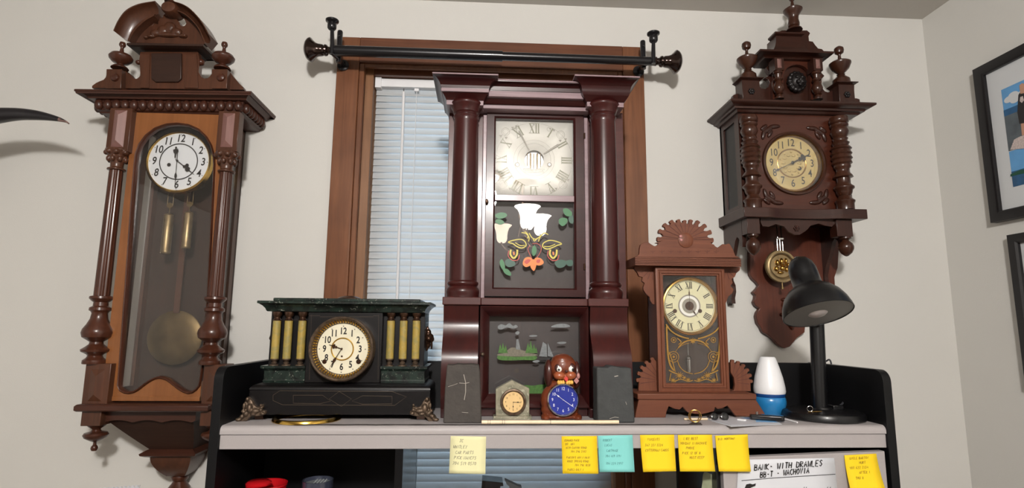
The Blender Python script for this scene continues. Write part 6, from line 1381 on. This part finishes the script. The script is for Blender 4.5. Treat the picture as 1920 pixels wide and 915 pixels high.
    b = B(); x, z = at(1276.5, 444, yh); ball(b, (x, yh, z+.001), .0045, 2, (1, .6, .9)); ball(b, (x+.001, yh, z-.008), .004, 2, (1, .6, .9)); obj('pink_boss_spot', b, M['pink'], bs)  # two small pinkish bumps on the boss
    # side ears below the cornice
    for side in (0, 1):
        if side == 0: O = [(1228, 499), (1190, 499), (1189.5, 505), (1195, 511), (1198, 518), (1205, 520), (1203.5, 527), (1209, 531), (1206, 538), (1207, 545), (1212, 552), (1218, 557), (1219, 563), (1223, 570), (1228, 571)]
        else: O = [(1353, 500), (1388, 501), (1387, 507), (1381, 512), (1378, 519), (1372, 523), (1374, 530), (1370, 536), (1376, 543), (1373, 550), (1366, 556), (1362, 566), (1360, 571), (1358, 572)]
        b = B(); prism(b, q(O, ye), ye, ye+.009); e = obj('side_ear', b, W, c, bev=.0008)
        b = B(); Yg = ye-.0005; cx = 1222 if side == 0 else 1360
        for a_ in (200, 225, 250, 275) if side == 0 else (-20, -45, -70, -95):
            r = math.radians(a_); p0 = at(cx+6*math.cos(r), 503-6*math.sin(r), ye); p1 = at(cx+22*math.cos(r), 503-22*math.sin(r), ye); ribbon(b, [p0, p1], [.0006, .0014], Yg)
        obj('pressed_pattern', b, GR, e)
    # lower fans
    for side in (0, 1):
        cx, cy = (1240, 714) if side == 0 else (1370, 716); O = []
        rng = [96+i*16.5 for i in range(6)] if side == 0 else [84-i*16.5 for i in range(6)]
        Rf = 46 if side == 0 else 41
        pt = lambda a_, r: (cx+r*math.cos(math.radians(a_)), cy-r*math.sin(math.radians(a_)))
        sg = 1 if side == 0 else -1
        O.append((cx, cy-Rf*.9) )
        for i, a_ in enumerate(rng):
            if i: am = a_-sg*8.2; O += [pt(am-sg*2, Rf*.87), pt(am, Rf*.82), pt(am+sg*2, Rf*.87)]
            O += [pt(a_-sg*4.5, Rf*.91), pt(a_-sg*4.8, Rf*.98), pt(a_-sg*2, Rf*1.02), pt(a_+sg*2, Rf*1.02), pt(a_+sg*4.8, Rf*.98), pt(a_+sg*4.5, Rf*.91)]
        O += [(cx-sg*Rf*.93, 738), (cx-sg*2, 738), (cx-sg*6, 732), (cx-sg*8, 722), (cx-sg*6, 708), (cx, 698)]
        P = q(O, ye); P = [(p[0], max(p[1], za+.0003)) for p in P]
        b = B(); prism(b, P, ye, ye+.009); e = obj('lower_fan', b, W, c, bev=.0008)
        b = B()
        for i in range(6): a_ = rng[i]+sg*8.2-sg*16.5*0; r0, r1 = 12, Rf*.86; p0 = at(*pt(a_, r0), ye); p1 = at(*pt(a_, r1), ye); ribbon(b, [p0, p1], [.0006, .0016], ye-.0005) if p1[1] > za+.003 else None
        obj('pressed_pattern', b, GR, e)
    # dial
    Yz = yd+.012; dc = at(1293.5, 573.5, Yz); m = MP(1293, 573, Yz)
    b = B(); ring(b, (dc[0], Yz, dc[1]), (0, -1, 0), [(47.5*m, -.006), (47.5*m, .0), (49*m, .003), (51*m, .002), (52.5*m, .004), (54*m, .001), (54*m, -.006)], 64); bz = obj('bezel', b, M['brass'], c)
    b = B(); lathe(b, (dc[0], Yz+.004, dc[1]), (0, -1, 0), [(48*m, -.002), (48*m, 0), (0, 0)], 56); dl = obj('dial', b, M['dial_g'], c)
    b = B(); box(b, dc[0]-.04, dc[0]+.04, Yz+.006, Yz+.032, dc[1]-.035, dc[1]+.035); obj('movement', b, M['brass_d'], dl)
    Yn = Yz+.0034; b = B(); numerals(b, dc, 38*m, 12*m, Yn, kind='roman'); annulus(b, dc, 45.5*m, 46*m, Yn); obj('numerals', b, M['ink'], dl)
    b = B(); annulus(b, dc, 18.5*m, 21*m, Yn); disc(b, dc, 13.5*m, Yn-.0001, 32); obj('centre_ring', b, M['ink_g'], dl); b = B(); annulus(b, dc, 14*m, 18.5*m, Yn); obj('white_ring', b, M['white'], dl)
    b = B()
    for px_ in (1266.5, 1313.5): x, z = at(px_, 583, Yz); lathe(b, (x, Yn, z), (0, -1, 0), [(3.8*m, 0), (3.6*m, .0008), (0, .0008)], 20)
    lathe(b, (dc[0], Yn, dc[1]), (0, -1, 0), [(8*m, 0), (8*m, .0015), (3*m, .0022), (0, .0024)], 24); objs('winding_hole', b, M['bronze_d'], dl)
    obj('minute_hand', hand(B(), dc, math.radians(90), 40*m, Yn-.003, .0010, 'spade', 0), M['bronze_d'], dl); obj('hour_hand', hand(B(), dc, math.radians(-55), 26*m, Yn-.002, .0012, 'spade', 0), M['bronze_d'], dl)
    # gilt painting on the door glass
    Yp = yd+.0062; b = B(); L = lambda pts, w=1.4, cl=False: ribbon(b, sm(outl(pts, Yp), 5, cl)+([at(*pts[0], Yp)] if cl else []), w*MP(1300, 660, Yp), Yp)
    for s in (1, -1):
        X = lambda p: p if s == 1 else (2*1299.5+ (p-1299.5)*-1 - 1299.5)
        f = lambda pts: [((a_ if s == 1 else 2*1299.5-a_)+(0 if s == 1 else 1.5), b_) for a_, b_ in pts]
        L(f([(1249, 608), (1256, 618), (1266, 626), (1280, 632), (1292, 635)]), 2.4); L(f([(1250, 612), (1251, 640), (1253, 668), (1257, 685), (1264, 695)]), 3.0); L(f([(1255, 660), (1262, 682), (1266, 697)]), 1.6)
        L(f([(1298, 637), (1286, 640), (1278, 645), (1272, 652)]), 2.4); L(f([(1270, 634), (1277, 641), (1272, 646)]), 1.6)
        for cx_, cy_, r in ((1263, 637.5, 5), (1263, 669, 6), (1263, 669, 10)): annulus(b, at(*f([(cx_, cy_)])[0], Yp), (r-1.1)*m, r*m, Yp, 24)
        disc(b, at(*f([(1263, 637.5)])[0], Yp), 2*m, Yp-.0001, 10); disc(b, at(*f([(1263, 669)])[0], Yp), 2.2*m, Yp-.0001, 10)
        for (cx_, cy_, R_, n_) in ((1274, 704, 8, 10), (1262, 713, 6, 8), (1290, 712, 5, 8), (1283, 708, 4, 6)):
            for k in range(n_): a_ = k*2*PI/n_; ribbon(b, outl(f([(cx_, cy_), (cx_+R_*math.cos(a_), cy_+R_*math.sin(a_)*.9)]), Yp), [1.8*m, .5*m], Yp-.0001)
        L(f([(1254, 694), (1262, 698), (1272, 702)]), 2.2); L(f([(1266, 660), (1272, 652), (1282, 646), (1292, 643)]), .8); L(f([(1270, 676), (1275, 688), (1285, 697), (1299, 701)]), 1.5); L(f([(1258, 700), (1255, 714)]), 1.6); L(f([(1264, 716), (1276, 711), (1290, 715), (1299, 713)]), 1.6)
    for k in range(8): a_ = k*PI/4; ribbon(b, outl([(1299, 639), (1299+6*math.cos(a_), 639+6*math.sin(a_))], Yp), [3*m, .6*m], Yp-.0001)
    obj('gilt_painting', b, M['gilt'], gl)
    b = B(); x, z = at(1291, 682, yd+.03); m_ = MP(1291, 682, yd+.03); lathe(b, (x, yd+.03, 0), (0, 0, 1), [(4*m_, Z_(1291, 698, yd+.03)), (4.5*m_, Z_(1291, 696, yd+.03)), (4.5*m_, Z_(1291, 674, yd+.03)), (6*m_, Z_(1291, 672, yd+.03)), (5*m_, Z_(1291, 669, yd+.03)), (1*m_, Z_(1291, 666, yd+.03)), (.6*m_, Z_(1291, 640, yd+.03))], 24); obj('pendulum', b, M['steel'], c)
gingerbread()
# ================================================================ SMALL CLOCKS AND OBJECTS ON THE HUTCH
def marble_clock():
    Y = -.372; q = lambda pts, Yy=Y: [at(p[0], p[1], Yy) for p in pts]
    c = thing('marble_desk_clock', 'small grey-green marble desk clock with a pointed top and tan dial', 'clock', (X_(961, 788, Y), Y+.01, HZ))
    zb = Z_(961, 780, Y); b = B(); P = q([(960, 713), (992.5, 728.5), (992.5, 780), (929.5, 780), (929.5, 729.5)]); P[2] = (P[2][0], zb); P[3] = (P[3][0], zb); prism(b, P, Y, Y+.024); obj('body', b, M['mgrey'], c, bev=.001)
    b = B(); box(b, X_(925, 785, Y-.004), X_(997, 785, Y-.004), Y-.004, Y+.028, HZ, zb); obj('base', b, M['mgrey'], c, bev=.0008)
    dc = at(962.3, 753.7, Y); m = MP(962, 754, Y)
    b = B(); ring(b, (dc[0], Y, dc[1]), (0, -1, 0), [(19*m, -.002), (19*m, .003), (21.5*m, .007), (24*m, .006), (24.7*m, .001), (24.7*m, -.002)], 48); obj('bezel', b, M['bronze'], c)
    b = B(); lathe(b, (dc[0], Y-.001, dc[1]), (0, -1, 0), [(19.5*m, 0), (19.5*m, .0008), (0, .0008)], 40); dl = obj('dial', b, M['dial_t'], c)
    b = B(); numerals(b, dc, 14.3*m, 4.8*m, Y-.0024, sx=.85); obj('numerals', b, M['bronze_d'], dl)
    obj('minute_hand', hand(B(), dc, math.radians(0), 15*m, Y-.004, .0007, 'spade', 0), M['ink'], dl); obj('hour_hand', hand(B(), dc, math.radians(-91), 14*m, Y-.0034, .0007, 'spade', 0), M['ink'], dl)
marble_clock()
def dog_clock():
    Y = -.385
    c = thing('dog_alarm_clock', 'brown wooden dog figure holding a round blue alarm clock dial', 'clock', (X_(1055, 788, Y), Y+.02, HZ))
    F = lambda px, py, Yy=Y: at(px, py, Yy); m = MP(1055, 740, Y)
    b = B()
    for (px, py, rx, ry, rz, dy) in ((1052, 752, 37, 22, 34, .022), (1052, 770, 36, 22, 20, .022), (1054, 782, 38, 22, 7.5, .020), (1054, 728, 27, 18, 18, .024), (1024, 784, 9, 16, 6, .012), (1084, 784, 9, 16, 6, .012)):
        x, z = F(px, py); ball(b, (x, Y+dy, z), m, 3, (rx, ry, rz))
    box(b, F(1022, 788)[0], F(1086, 788)[0], Y+.006, Y+.036, HZ+.0008, HZ+.01)
    body = obj('body', b, M['dogb'], c, remesh=.0016)
    b = B(); x, z = F(1056, 690, Y+.012); ball(b, (x, Y+.018, z), m, 3, (26, 21, 27)); x, z = F(1056, 676); ball(b, (x, Y+.018, z), m, 3, (20, 18, 12)); obj('head', b, M['dogb'], c, remesh=.0014)
    b = B()
    for (px, py, rx, rz) in ((1030, 701, 9, 26), (1083, 704, 8, 26)): x, z = F(px, py); ball(b, (x, Y+.020, z), m, 3, (rx, 16, rz))
    objs('ear', b, M['dogd'], c)
    b = B()
    for px in (1048.5, 1069.5): x, z = F(px, 704); ball(b, (x, Y-.001, z), m, 3, (11, 10, 8))
    x, z = F(1059, 709); ball(b, (x, Y+.001, z), m, 3, (6, 8, 5)); obj('muzzle', b, M['dogs'], c, remesh=.0011)
    b = B()
    for px in (1047.5, 1071): x, z = F(px, 690); ball(b, (x, Y+.000, z), m, 3, (8, 5, 9))
    objs('eye_socket', b, M['dogd'], c)
    b = B()
    for px in (1048.5, 1070): x, z = F(px, 692); ball(b, (x, Y-.0035, z), m, 3, (5.3, 4.5, 5.6))
    ey = objs('eye', b, M['white'], c)
    pb2 = [B(), B()]
    for bb, px in zip(pb2, (1047.5, 1072.5)): x, z = F(px, 692.5); ball(bb, (x, Y-.0068, z), m, 2, (2.6, 2.2, 3.0))
    [obj('pupil', bb, M['ink'], e) for bb, e in zip(pb2, ey)]
    b = B(); x, z = F(1061, 695.5); ball(b, (x, Y-.008, z), m, 2, (3.4, 3.4, 2.8)); obj('nose', b, M['dogd'], c)
    b = B(); x, z = F(1060.5, 710.5); s = m*4.6; prism(b, [(x-s*.9, z+s*.2), (x, z+s*1.3), (x+s*.9, z+s*.2), (x+s*.1, z-s*1.2)], Y-.011, Y-.004); obj('tongue', b, M['tong'], c, bev=.0006)
    b = B()
    for px in (1051, 1067):
        for k in (-4.2, 0, 4.2): x, z = F(px+k, 716.5); ball(b, (x, Y-.006, z), m, 2, (3.3, 5, 4.2))
    obj('paws', b, M['yel'], c)
    b = B(); x, z = F(1080, 713.5); s = m*5; prism(b, [(x-s, z), (x, z+s*1.2), (x+s, z), (x, z-s*1.2)], Y-.006, Y-.002); x, z = F(1084, 705); ball(b, (x, Y-.002, z), m, 2, (3.5, 3, 6)); obj('tag', b, M['pink'], c)
    yz = Y-.010; dc = at(1055.8, 749.6, yz); m2 = MP(1055, 750, yz)
    b = B(); ring(b, (dc[0], yz, dc[1]), (0, -1, 0), [(25.8*m2, -.012), (25.8*m2, .003), (27.5*m2, .006), (29.5*m2, .004), (30*m2, -.002), (29*m2, -.020), (26*m2, -.020)], 56); obj('bezel', b, M['chrome'], c)
    b = B(); lathe(b, (dc[0], yz, dc[1]), (0, -1, 0), [(26.5*m2, -.016), (26.5*m2, 0), (0, 0)], 48); dl = obj('dial', b, M['dial_b'], c)
    b = B(); numerals(b, dc, 20*m2, 7*m2*1.15, yz-.0006, sx=.85); obj('numerals', b, M['ink_w'], dl)
    obj('hour_hand', hand(B(), dc, math.radians(143), 20*m2, yz-.003, .0009, 'spade', 0), M['ink_w'], dl); obj('minute_hand', hand(B(), dc, math.radians(-34), 24*m2, yz-.002, .0008, 'bar', 0), M['ink_w'], dl)
dog_clock()

# dark stone blocks
def irregular(name, P, Y, th, mat, label):
    b = B(); P = outl(P, Y); P = [(p[0], max(p[1], HZ+.0005)) if p[1] < HZ+.004 else p for p in P]; prism(b, P, Y, Y+th)
    r = random.Random(5)
    return tag(obj(name, b, mat, None, bev=.003), label, 'block', 'dark stone blocks leaning at the tall clock')
bk = irregular('stone_block', [(838, 684), (850, 685), (858, 682.5), (870, 684), (885, 683), (898, 685), (900, 700), (903, 794), (831, 794), (834, 730)], -.424, .045, M['slate'], 'dark stone block with a white cross-shaped scratch, left of the marble clock')
b = B(); Yk = -.4246
for pts, w in (([(869.5, 702), (873, 717), (873, 735), (870.5, 750)], .0011), ([(861, 718), (872, 719), (880, 717)], .0009), ([(840, 725), (850, 722), (858, 719)], .0006), ([(866, 773), (878, 774)], .0007)): ribbon(b, outl(pts, Yk), w, Yk)
obj('scratch', b, M['scratch'], bk)
b = B(); Yk = -.421
P = outl([(1119, 689), (1140, 690), (1144, 686), (1154, 687), (1165, 689.5), (1184, 690), (1188, 740), (1190.5, 794), (1120, 794)], Yk); P = [(p[0], max(p[1], HZ+.0005)) if p[1] < HZ+.004 else p for p in P]
prism(b, P, Yk, Yk+.048); bk = tag(obj('stone_block', b, M['slate2'], None, bev=.003), 'dark stone block on the right, between dog clock and fan-crested clock', 'block', 'dark stone blocks leaning at the tall clock')
b = B()
for pts, w in (([(1152, 706), (1159, 704.5)], .0016), ([(1173, 753), (1175, 759)], .0007), ([(1143, 785), (1153, 782), (1160, 783)], .0009)): ribbon(b, outl(pts, Yk-.0006), w, Yk-.0006)
obj('scratch', b, M['scratch'], bk)

# ivory stick, dark strip, brass ring
Ys = -.4375; xa, xb = X_(903, 793, Ys), X_(1160, 794, Ys)
b = B(); tube(b, [(xa, Ys, HZ+.0048), (xb, Ys, HZ+.0048)], .0042, 14); st = tag(obj('ivory_stick', b, M['ivory'], None), 'long cream rod lying on the shelf edge before the small clocks', 'stick')
b = B()
for px in (915, 919, 942, 946, 1032): x = X_(px, 793, Ys); tube(b, [(x-.0004, Ys, HZ+.0048), (x+.0004, Ys, HZ+.0048)], .0044, 14)
objs('dark_band', b, M['bronze'], st)
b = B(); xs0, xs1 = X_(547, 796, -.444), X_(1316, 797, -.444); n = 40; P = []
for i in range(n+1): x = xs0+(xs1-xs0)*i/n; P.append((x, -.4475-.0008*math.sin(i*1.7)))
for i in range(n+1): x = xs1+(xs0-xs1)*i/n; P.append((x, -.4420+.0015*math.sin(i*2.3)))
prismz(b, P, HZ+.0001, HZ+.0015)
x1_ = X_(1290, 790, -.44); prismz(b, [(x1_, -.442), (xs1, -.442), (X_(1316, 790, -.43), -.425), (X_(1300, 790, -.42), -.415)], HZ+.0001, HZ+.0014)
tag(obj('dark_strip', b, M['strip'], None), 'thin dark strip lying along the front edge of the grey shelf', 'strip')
cx, cy = gnd(576, 783.5, HZ+.004); m = MP(576, 784, cy); b = B(); ring(b, (cx, cy, HZ+.0005), (0, 0, 1), [(52*m, .001), (54*m, .006), (57*m, .0078), (61*m, .0065), (63*m, .002), (63*m, 0), (52*m, 0)], 72)
tag(obj('brass_ring', b, M['brass_b'], None), 'flat brass bezel ring lying under the front of the black mantel clock', 'ring')

# ---------------------------------------------------------------- desk lamp
def lamp():
    cx, cy = gnd(1543, 787, HZ); cy = -.352; cx = X_(1543, 785, cy); m = MP(1543, 785, cy-.06)
    c = thing('desk_lamp', 'black metal desk lamp with a domed shade and round weighted base', 'lamp', (cx, cy, HZ))
    r = 76.5*MP(1543, 787, cy); r = .0905
    b = B(); lathe(b, (cx, cy, HZ), (0, 0, 1), [(0, .0005), (r*.96, .0005), (r, .003), (r, .012), (r*.97, .017), (r*.9, .019), (r*.4, .0205), (.022, .022), (.02, .026), (0, .026)], 64); obj('base', b, M['lampk'], c)
    xt, zt_ = X_(1532, 612, cy), Z_(1532, 596, cy); xb = X_(1537.5, 760, cy)
    b = B(); tube(b, [(xb, cy, HZ+.018), (xt, cy, zt_)], .0165, 28); obj('pole', b, M['lampk'], c)
    Yr = cy-.088
    rx, rz = at(1534, 589, Yr); rim = Vector((rx, Yr, rz)); mm = MP(1534, 589, Yr); R = 60*mm
    ax = Vector((.04, -.42, -1)).normalized()          # opening direction
    hD = .062
    prof_out = [(R, 0), (R*.985, -.008), (R*.93, -.022), (R*.82, -.038), (R*.64, -.052), (R*.47, -.060), (R*.42, -.064), (R*.415, -.085), (R*.41, -.100), (R*.36, -.114), (R*.25, -.124), (R*.12, -.129), (0, -.130)]
    k = 1.15
    b = B(); lathe(b, rim, ax, [(r_, t*k) for r_, t in prof_out[::-1]]+[(R*.985, .001), (R*.96, -.008), (R*.90, -.022), (R*.79, -.036), (R*.60, -.049), (R*.40, -.056), (0, -.057)], 64)
    sh = obj('lamp_shade', b, M['lampk'], c, ang=50)
    b = B(); lathe(b, rim, ax, [(R*.975, -.001), (R*.955, -.008), (R*.895, -.022), (R*.785, -.0355), (R*.595, -.0485), (R*.40, -.0553), (0, -.0560)], 64); obj('shade_lining', b, M['lampin'], sh)
    b = B(); lathe(b, rim, ax, [(.012, -.054), (.013, -.045), (.022, -.036), (.028, -.024), (.029, -.014), (.025, -.004), (.015, .003), (0, .005)], 36); obj('bulb', b, M['bulb'], sh)
    b = B(); top = rim-ax*.1500; ball(b, top, .0055, 2, (1.4, 1.2, .7)); obj('switch_cap', b, M['steel'], sh)
    b = B(); tube(b, [(xt, cy, zt_-.02), (xt, cy, zt_+.004), (xt-.004, cy-.006, zt_+.014), tuple(rim-ax*.080)], [.012, .012, .011, .009], 16); obj('swivel_joint', b, M['lampk'], c)
    b = B(); yy = -.215; p = [at(1577, 774, -.30), at(1573, 740, -.27), at(1562, 700, -.235), at(1557, 685, -.215)]
    pts = [(cx+.035, cy+.01, HZ+.022), (p[0][0], -.31, HZ+.03), (p[1][0], -.27, p[1][1]), (p[2][0], -.235, p[2][1]), (p[3][0], -.215, 1.430), (p[3][0]-.004, -.196, 1.4245), (p[3][0]-.003, -.160, 1.4238), (p[3][0]-.001, -.156, 1.40), (p[3][0], -.150, 1.0), (p[3][0], -.14, .02)]
    tube(b, sm(pts, 6), .0022, 8); obj('power_cord', b, M['cord'], c)
    b = B(); box(b, cx+.022, cx+.048, cy-.01, cy+.014, HZ+.0195, HZ+.031); obj('cord_grommet', b, M['pk'], c, bev=.002)
    return cx, cy
lx, ly = lamp()
# trinkets lying on the lamp base
b = B(); X0, Yr = X_(1518, 757, ly-.035), ly-.035; torus(b, (X0, Yr, HZ+.0265), (.2, 1, .1), .0062, .0010, 28, 8)
o = tag(obj('ring', b, M['steel'], None), 'small silver ring standing on the black lamp base', 'ring')
b = B(); tube(b, [(X0-.012, Yr-.012, HZ+.0212), (X0+.024, Yr-.006, HZ+.0216)], .0011, 8); tag(obj('pin', b, M['brass'], None), 'thin metal pin lying on the lamp base by the silver ring', 'pin')
# ---------------------------------------------------------------- air freshener
Yk = -.292; x = X_(1443, 740, Yk); m = MP(1443, 740, Yk); h = lambda py: Z_(1443, py, Yk)
af = thing('air_freshener', 'white cone-topped air freshener on a rounded blue base', 'air freshener', (x, Yk, HZ))
b = B(); lathe(b, (x, Yk, 0), (0, 0, 1), [(26.5*m, h(737)), (27.5*m, h(733)), (27*m, h(725)), (24*m, h(707)), (19*m, h(688)), (15*m, h(675)), (13.5*m, h(671)), (11.5*m, h(669)), (0, h(668.6))], 48); obj('cone', b, M['plw'], af)
b = B(); lathe(b, (x, Yk, 0), (0, 0, 1), [(25*m, h(744)), (26.5*m, h(741)), (26.5*m, h(736.8))], 48); obj('collar', b, M['pld'], af)
b = B(); lathe(b, (x, Yk, 0), (0, 0, 1), [(0, HZ+.0005), (16*m, HZ+.0005), (19*m, h(776)), (24*m, h(768)), (27*m, h(758)), (27.5*m, h(751)), (26.5*m, h(745)), (25*m, h(743))], 48); obj('base', b, M['plb'], af)
# ---------------------------------------------------------------- clutter at the right of the shelf
def G(px, py, z=HZ): return gnd(px, py, z)
b = B(); p = [G(1318, 785), G(1371, 800.5), G(1466, 796), G(1432, 782)]
f = lambda s, t: tuple((p[0][i]*(1-s)+p[3][i]*s)*(1-t)+(p[1][i]*(1-s)+p[2][i]*s)*t for i in (0, 1))
prismz(b, [f(0, 0), f(1, 0), f(1, 1), f(0, 1)], HZ+.0003, HZ+.0009); card = obj('folded_leaflet', b, M['paper'], None); tag(card, 'folded white and blue leaflet lying on the shelf before the fan-crested clock', 'leaflet')
b = B(); prismz(b, [f(.02, .05), f(1, .0), f(1, .93), f(.06, .9)], HZ+.0016, HZ+.0022); obj('upper_fold', b, M['leaflet'], card)
b = B(); prismz(b, [f(.55, .15), f(.98, .05), f(.98, .85), f(.62, .7), f(.7, .5)], HZ+.0023, HZ+.0026); obj('blue_print', b, M['sky'], card)
b = B(); x, y = G(1303, 792, HZ); tx = X_(1303, 780, -.415); torus(b, (tx, -.415, HZ+.0145), (.25, 1, .12), .0135, .0012, 36, 8); torus(b, (tx+.002, -.409, HZ+.0138), (-.3, 1, .1), .0128, .0011, 36, 8)
tag(obj('key_ring', b, M['brass'], None), 'pair of thin gold split rings standing on the shelf edge', 'ring')
b = B(); p0, p1 = G(1281, 785, HZ+.003), G(1326, 785.5, HZ+.003); tube(b, [(p0[0], -.385, HZ+.003), ((p0[0]+p1[0])/2, -.386, HZ+.0032), (p1[0], -.384, HZ+.003)], .0024, 8)
tag(obj('cream_stick', b, M['ivory'], None), 'short cream stick behind the gold rings', 'stick')
sgx = X_(1350, 782, -.395); sg = thing('sunglasses', 'folded black sunglasses under the arch of the fan-crested clock', 'sunglasses', (sgx, -.385, HZ))
b = B()
for dx, r in ((-.012, .0085), (.012, .0095)): lathe(b, (sgx+dx, -.392, HZ+.0098), (.1, -1, .35), [(0, -.001), (r, -.001), (r, .0012), (r*.8, .0022), (0, .003)], 24)
objs('lens', b, M['pk'], sg)
b = B(); tube(b, [(sgx-.018, -.388, HZ+.014), (sgx-.02, -.372, HZ+.006), (sgx+.01, -.368, HZ+.003)], .0016, 8); tube(b, [(sgx+.02, -.388, HZ+.014), (sgx+.022, -.37, HZ+.005), (sgx-.004, -.366, HZ+.003)], .0016, 8); tube(b, [(sgx-.004, -.394, HZ+.013), (sgx+.004, -.394, HZ+.013)], .0013, 8); obj('temples', b, M['pk'], sg)
b = B(); x = X_(1347, 785, -.4); ball(b, (x+.001, -.401, HZ+.008), .0018, 1); ball(b, (x-.018, -.401, HZ+.0055), .0018, 1); objs('hinge_stud', b, M['steel'], sg)
kx = X_(1443, 790, -.41); kf = thing('folding_knife', 'black folding knife lying in front of the blue air freshener', 'knife', (kx, -.40, HZ))
b = B(); Pk = [(kx-.036, -.394), (kx-.010, -.404), (kx+.024, -.422), (kx+.033, -.418), (kx+.034, -.402), (kx+.022, -.392), (kx-.006, -.384), (kx-.034, -.381)]
prismz(b, Pk, HZ+.0028, HZ+.0148); obj('handle', b, M['pk'], kf, bev=.003)
b = B(); prismz(b, [(kx-.030, -.386), (kx-.060, -.372), (kx-.062, -.368), (kx-.028, -.381)], HZ+.007, HZ+.009); obj('blade', b, M['bronze_d'], kf)
b = B(); lathe(b, (kx-.020, -.392, HZ+.0146), (0, 0, 1), [(.003, 0), (.003, .006), (0, .0065)], 12); obj('pivot', b, M['steel'], kf)
b = B(); p0, p1 = G(1472, 786, HZ+.002), G(1495, 792, HZ+.002); tube(b, [(p0[0], p0[1], HZ+.002), (p1[0], p1[1], HZ+.002)], .0017, 8); tag(obj('white_stick', b, M['plw'], None), 'thin white stick between the black knife and the lamp base', 'stick')
b = B(); p0 = G(1393, 789, HZ+.004); prismz(b, [(p0[0]-.006, -.400), (p0[0]+.004, -.412), (p0[0]+.010, -.410), (p0[0]+.002, -.396)], HZ+.0027, HZ+.006); tag(obj('paper_scrap', b, M['plw'], None), 'small crumpled white scrap lying on the blue leaflet', 'scrap')

# ================================================================ CEILING LIGHT (behind the camera, mirrored in the glass tablet)
LYc = -2.75
def refl(px, py, Yg=-.262, YL=LYc):
    v = ray(px, py); t = ((Yg-CAM[1])+(Yg-YL))/v.y; return CAM[0]+v.x*t, CAM[2]+v.z*t
cl = None
sp = []
for (px, py, dy, s, mt) in ((989, 405, 0, 1.0, 'shade'), (1013, 420, .10, .82, 'shade'), (941, 436, -.22, .80, 'shade2')):
    x, z = refl(px, py, YL=LYc+dy); sp.append((x, LYc+dy, z, s, mt))
hx, hy = sum(p[0] for p in sp)/3, LYc-.02
cl = thing('ceiling_light', 'three-arm ceiling light with bell-shaped frosted glass shades behind the viewer', 'ceiling light', (hx, hy, CEIL))
b = B(); lathe(b, (hx, hy, CEIL), (0, 0, -1), [(.075, .001), (.075, .012), (.05, .026), (.012, .034), (.012, .22), (.03, .24), (.032, .27), (.012, .30), (0, .305)], 36); obj('ceiling_rose', b, M['bronze'], cl)
for (x, y, z, s, mt) in sp:
    b = B(); pts = sm([(hx, hy, CEIL-.26), ((hx*2+x)/3, (hy*2+y)/3, z-.13), ((hx+x*2)/3, (hy+y*2)/3, z-.15), (x, y, z-.115*s), (x, y, z-.085*s)], 5); tube(b, pts, .006, 10); obj('arm', b, M['bronze'], cl)
    b = B(); P = [(.028, -.085), (.040, -.07), (.047, -.045), (.046, -.02), (.05, .01), (.062, .04), (.085, .062), (.083, .064), (.059, .042), (.047, .011), (.043, -.02), (.044, -.045), (.037, -.068), (.026, -.082)]
    ring(b, (x, y, z), (0, 0, 1), [(r*s*1.12, t*s*1.12) for r, t in P], 48); obj('glass_shade', b, M[mt], cl)
    b = B(); ball(b, (x, y, z-.02*s), .026*s, 3, (1, 1, 1.3)); obj('bulb', b, M['shade'], cl)

def light(kind, name, loc, power, col=(1, .93, .85), size=.2, rot=None, **kw):
    d = bpy.data.lights.new(name, kind); d.energy = power; d.color = col
    if kind == 'AREA': d.size = size
    else: d.shadow_soft_size = size
    o = bpy.data.objects.new(name, d); COL.objects.link(o); o.location = loc
    if rot: o.rotation_euler = rot
    return o
# added key light under an invented flush lamp, mirrored on the clock stile
fx, _ = refl(908, 345, YL=-2.6); fy = -2.6
fl = thing('added_ceiling_lamp', 'added round flush lamp with a glowing dome, unseen behind the viewer', 'ceiling light', (fx, fy, CEIL))
b = B(); ring(b, (fx, fy, CEIL), (0, 0, -1), [(.10, .001), (.125, .001), (.125, .018), (.115, .022), (.10, .018)], 48); obj('rim', b, M['bronze'], fl)
b = B(); lathe(b, (fx, fy, CEIL), (0, 0, -1), [(.105, .012), (.10, .035), (.08, .055), (.045, .068), (0, .072)], 40); obj('dome', b, M['dome'], fl)
light('POINT', 'added_key_light', (fx, fy, CEIL-.17), LP1, (1, .965, .925), .09)

# ---------------------------------------------------------------- daylight
w = bpy.data.worlds.new('sky'); SC.world = w; w.use_nodes = True; nt = w.node_tree; nt.nodes.clear()
out = nt.nodes.new('ShaderNodeOutputWorld'); bg = nt.nodes.new('ShaderNodeBackground')
bg.inputs[0].default_value = (.60, .80, 1, 1); bg.inputs[1].default_value = SKY
nt.links.new(bg.outputs[0], out.inputs[0])

# ---------------------------------------------------------------- camera
cd = bpy.data.cameras.new('camera'); co = bpy.data.objects.new('camera', cd); COL.objects.link(co)
cd.sensor_fit = 'HORIZONTAL'; cd.sensor_width = 36; cd.lens = 36*FPX/1920; cd.shift_y = 0; cd.clip_start = .05
R3 = Matrix((AR, -AD, -AF)).transposed()
co.matrix_world = Matrix.Translation(CAM) @ R3.to_4x4()
SC.camera = co
vs = SC.view_settings; vs.view_transform = 'Standard'; vs.look = 'None'; vs.gamma = 1; vs.exposure = EXPO
try: vs.use_curve_mapping = False
except Exception: pass
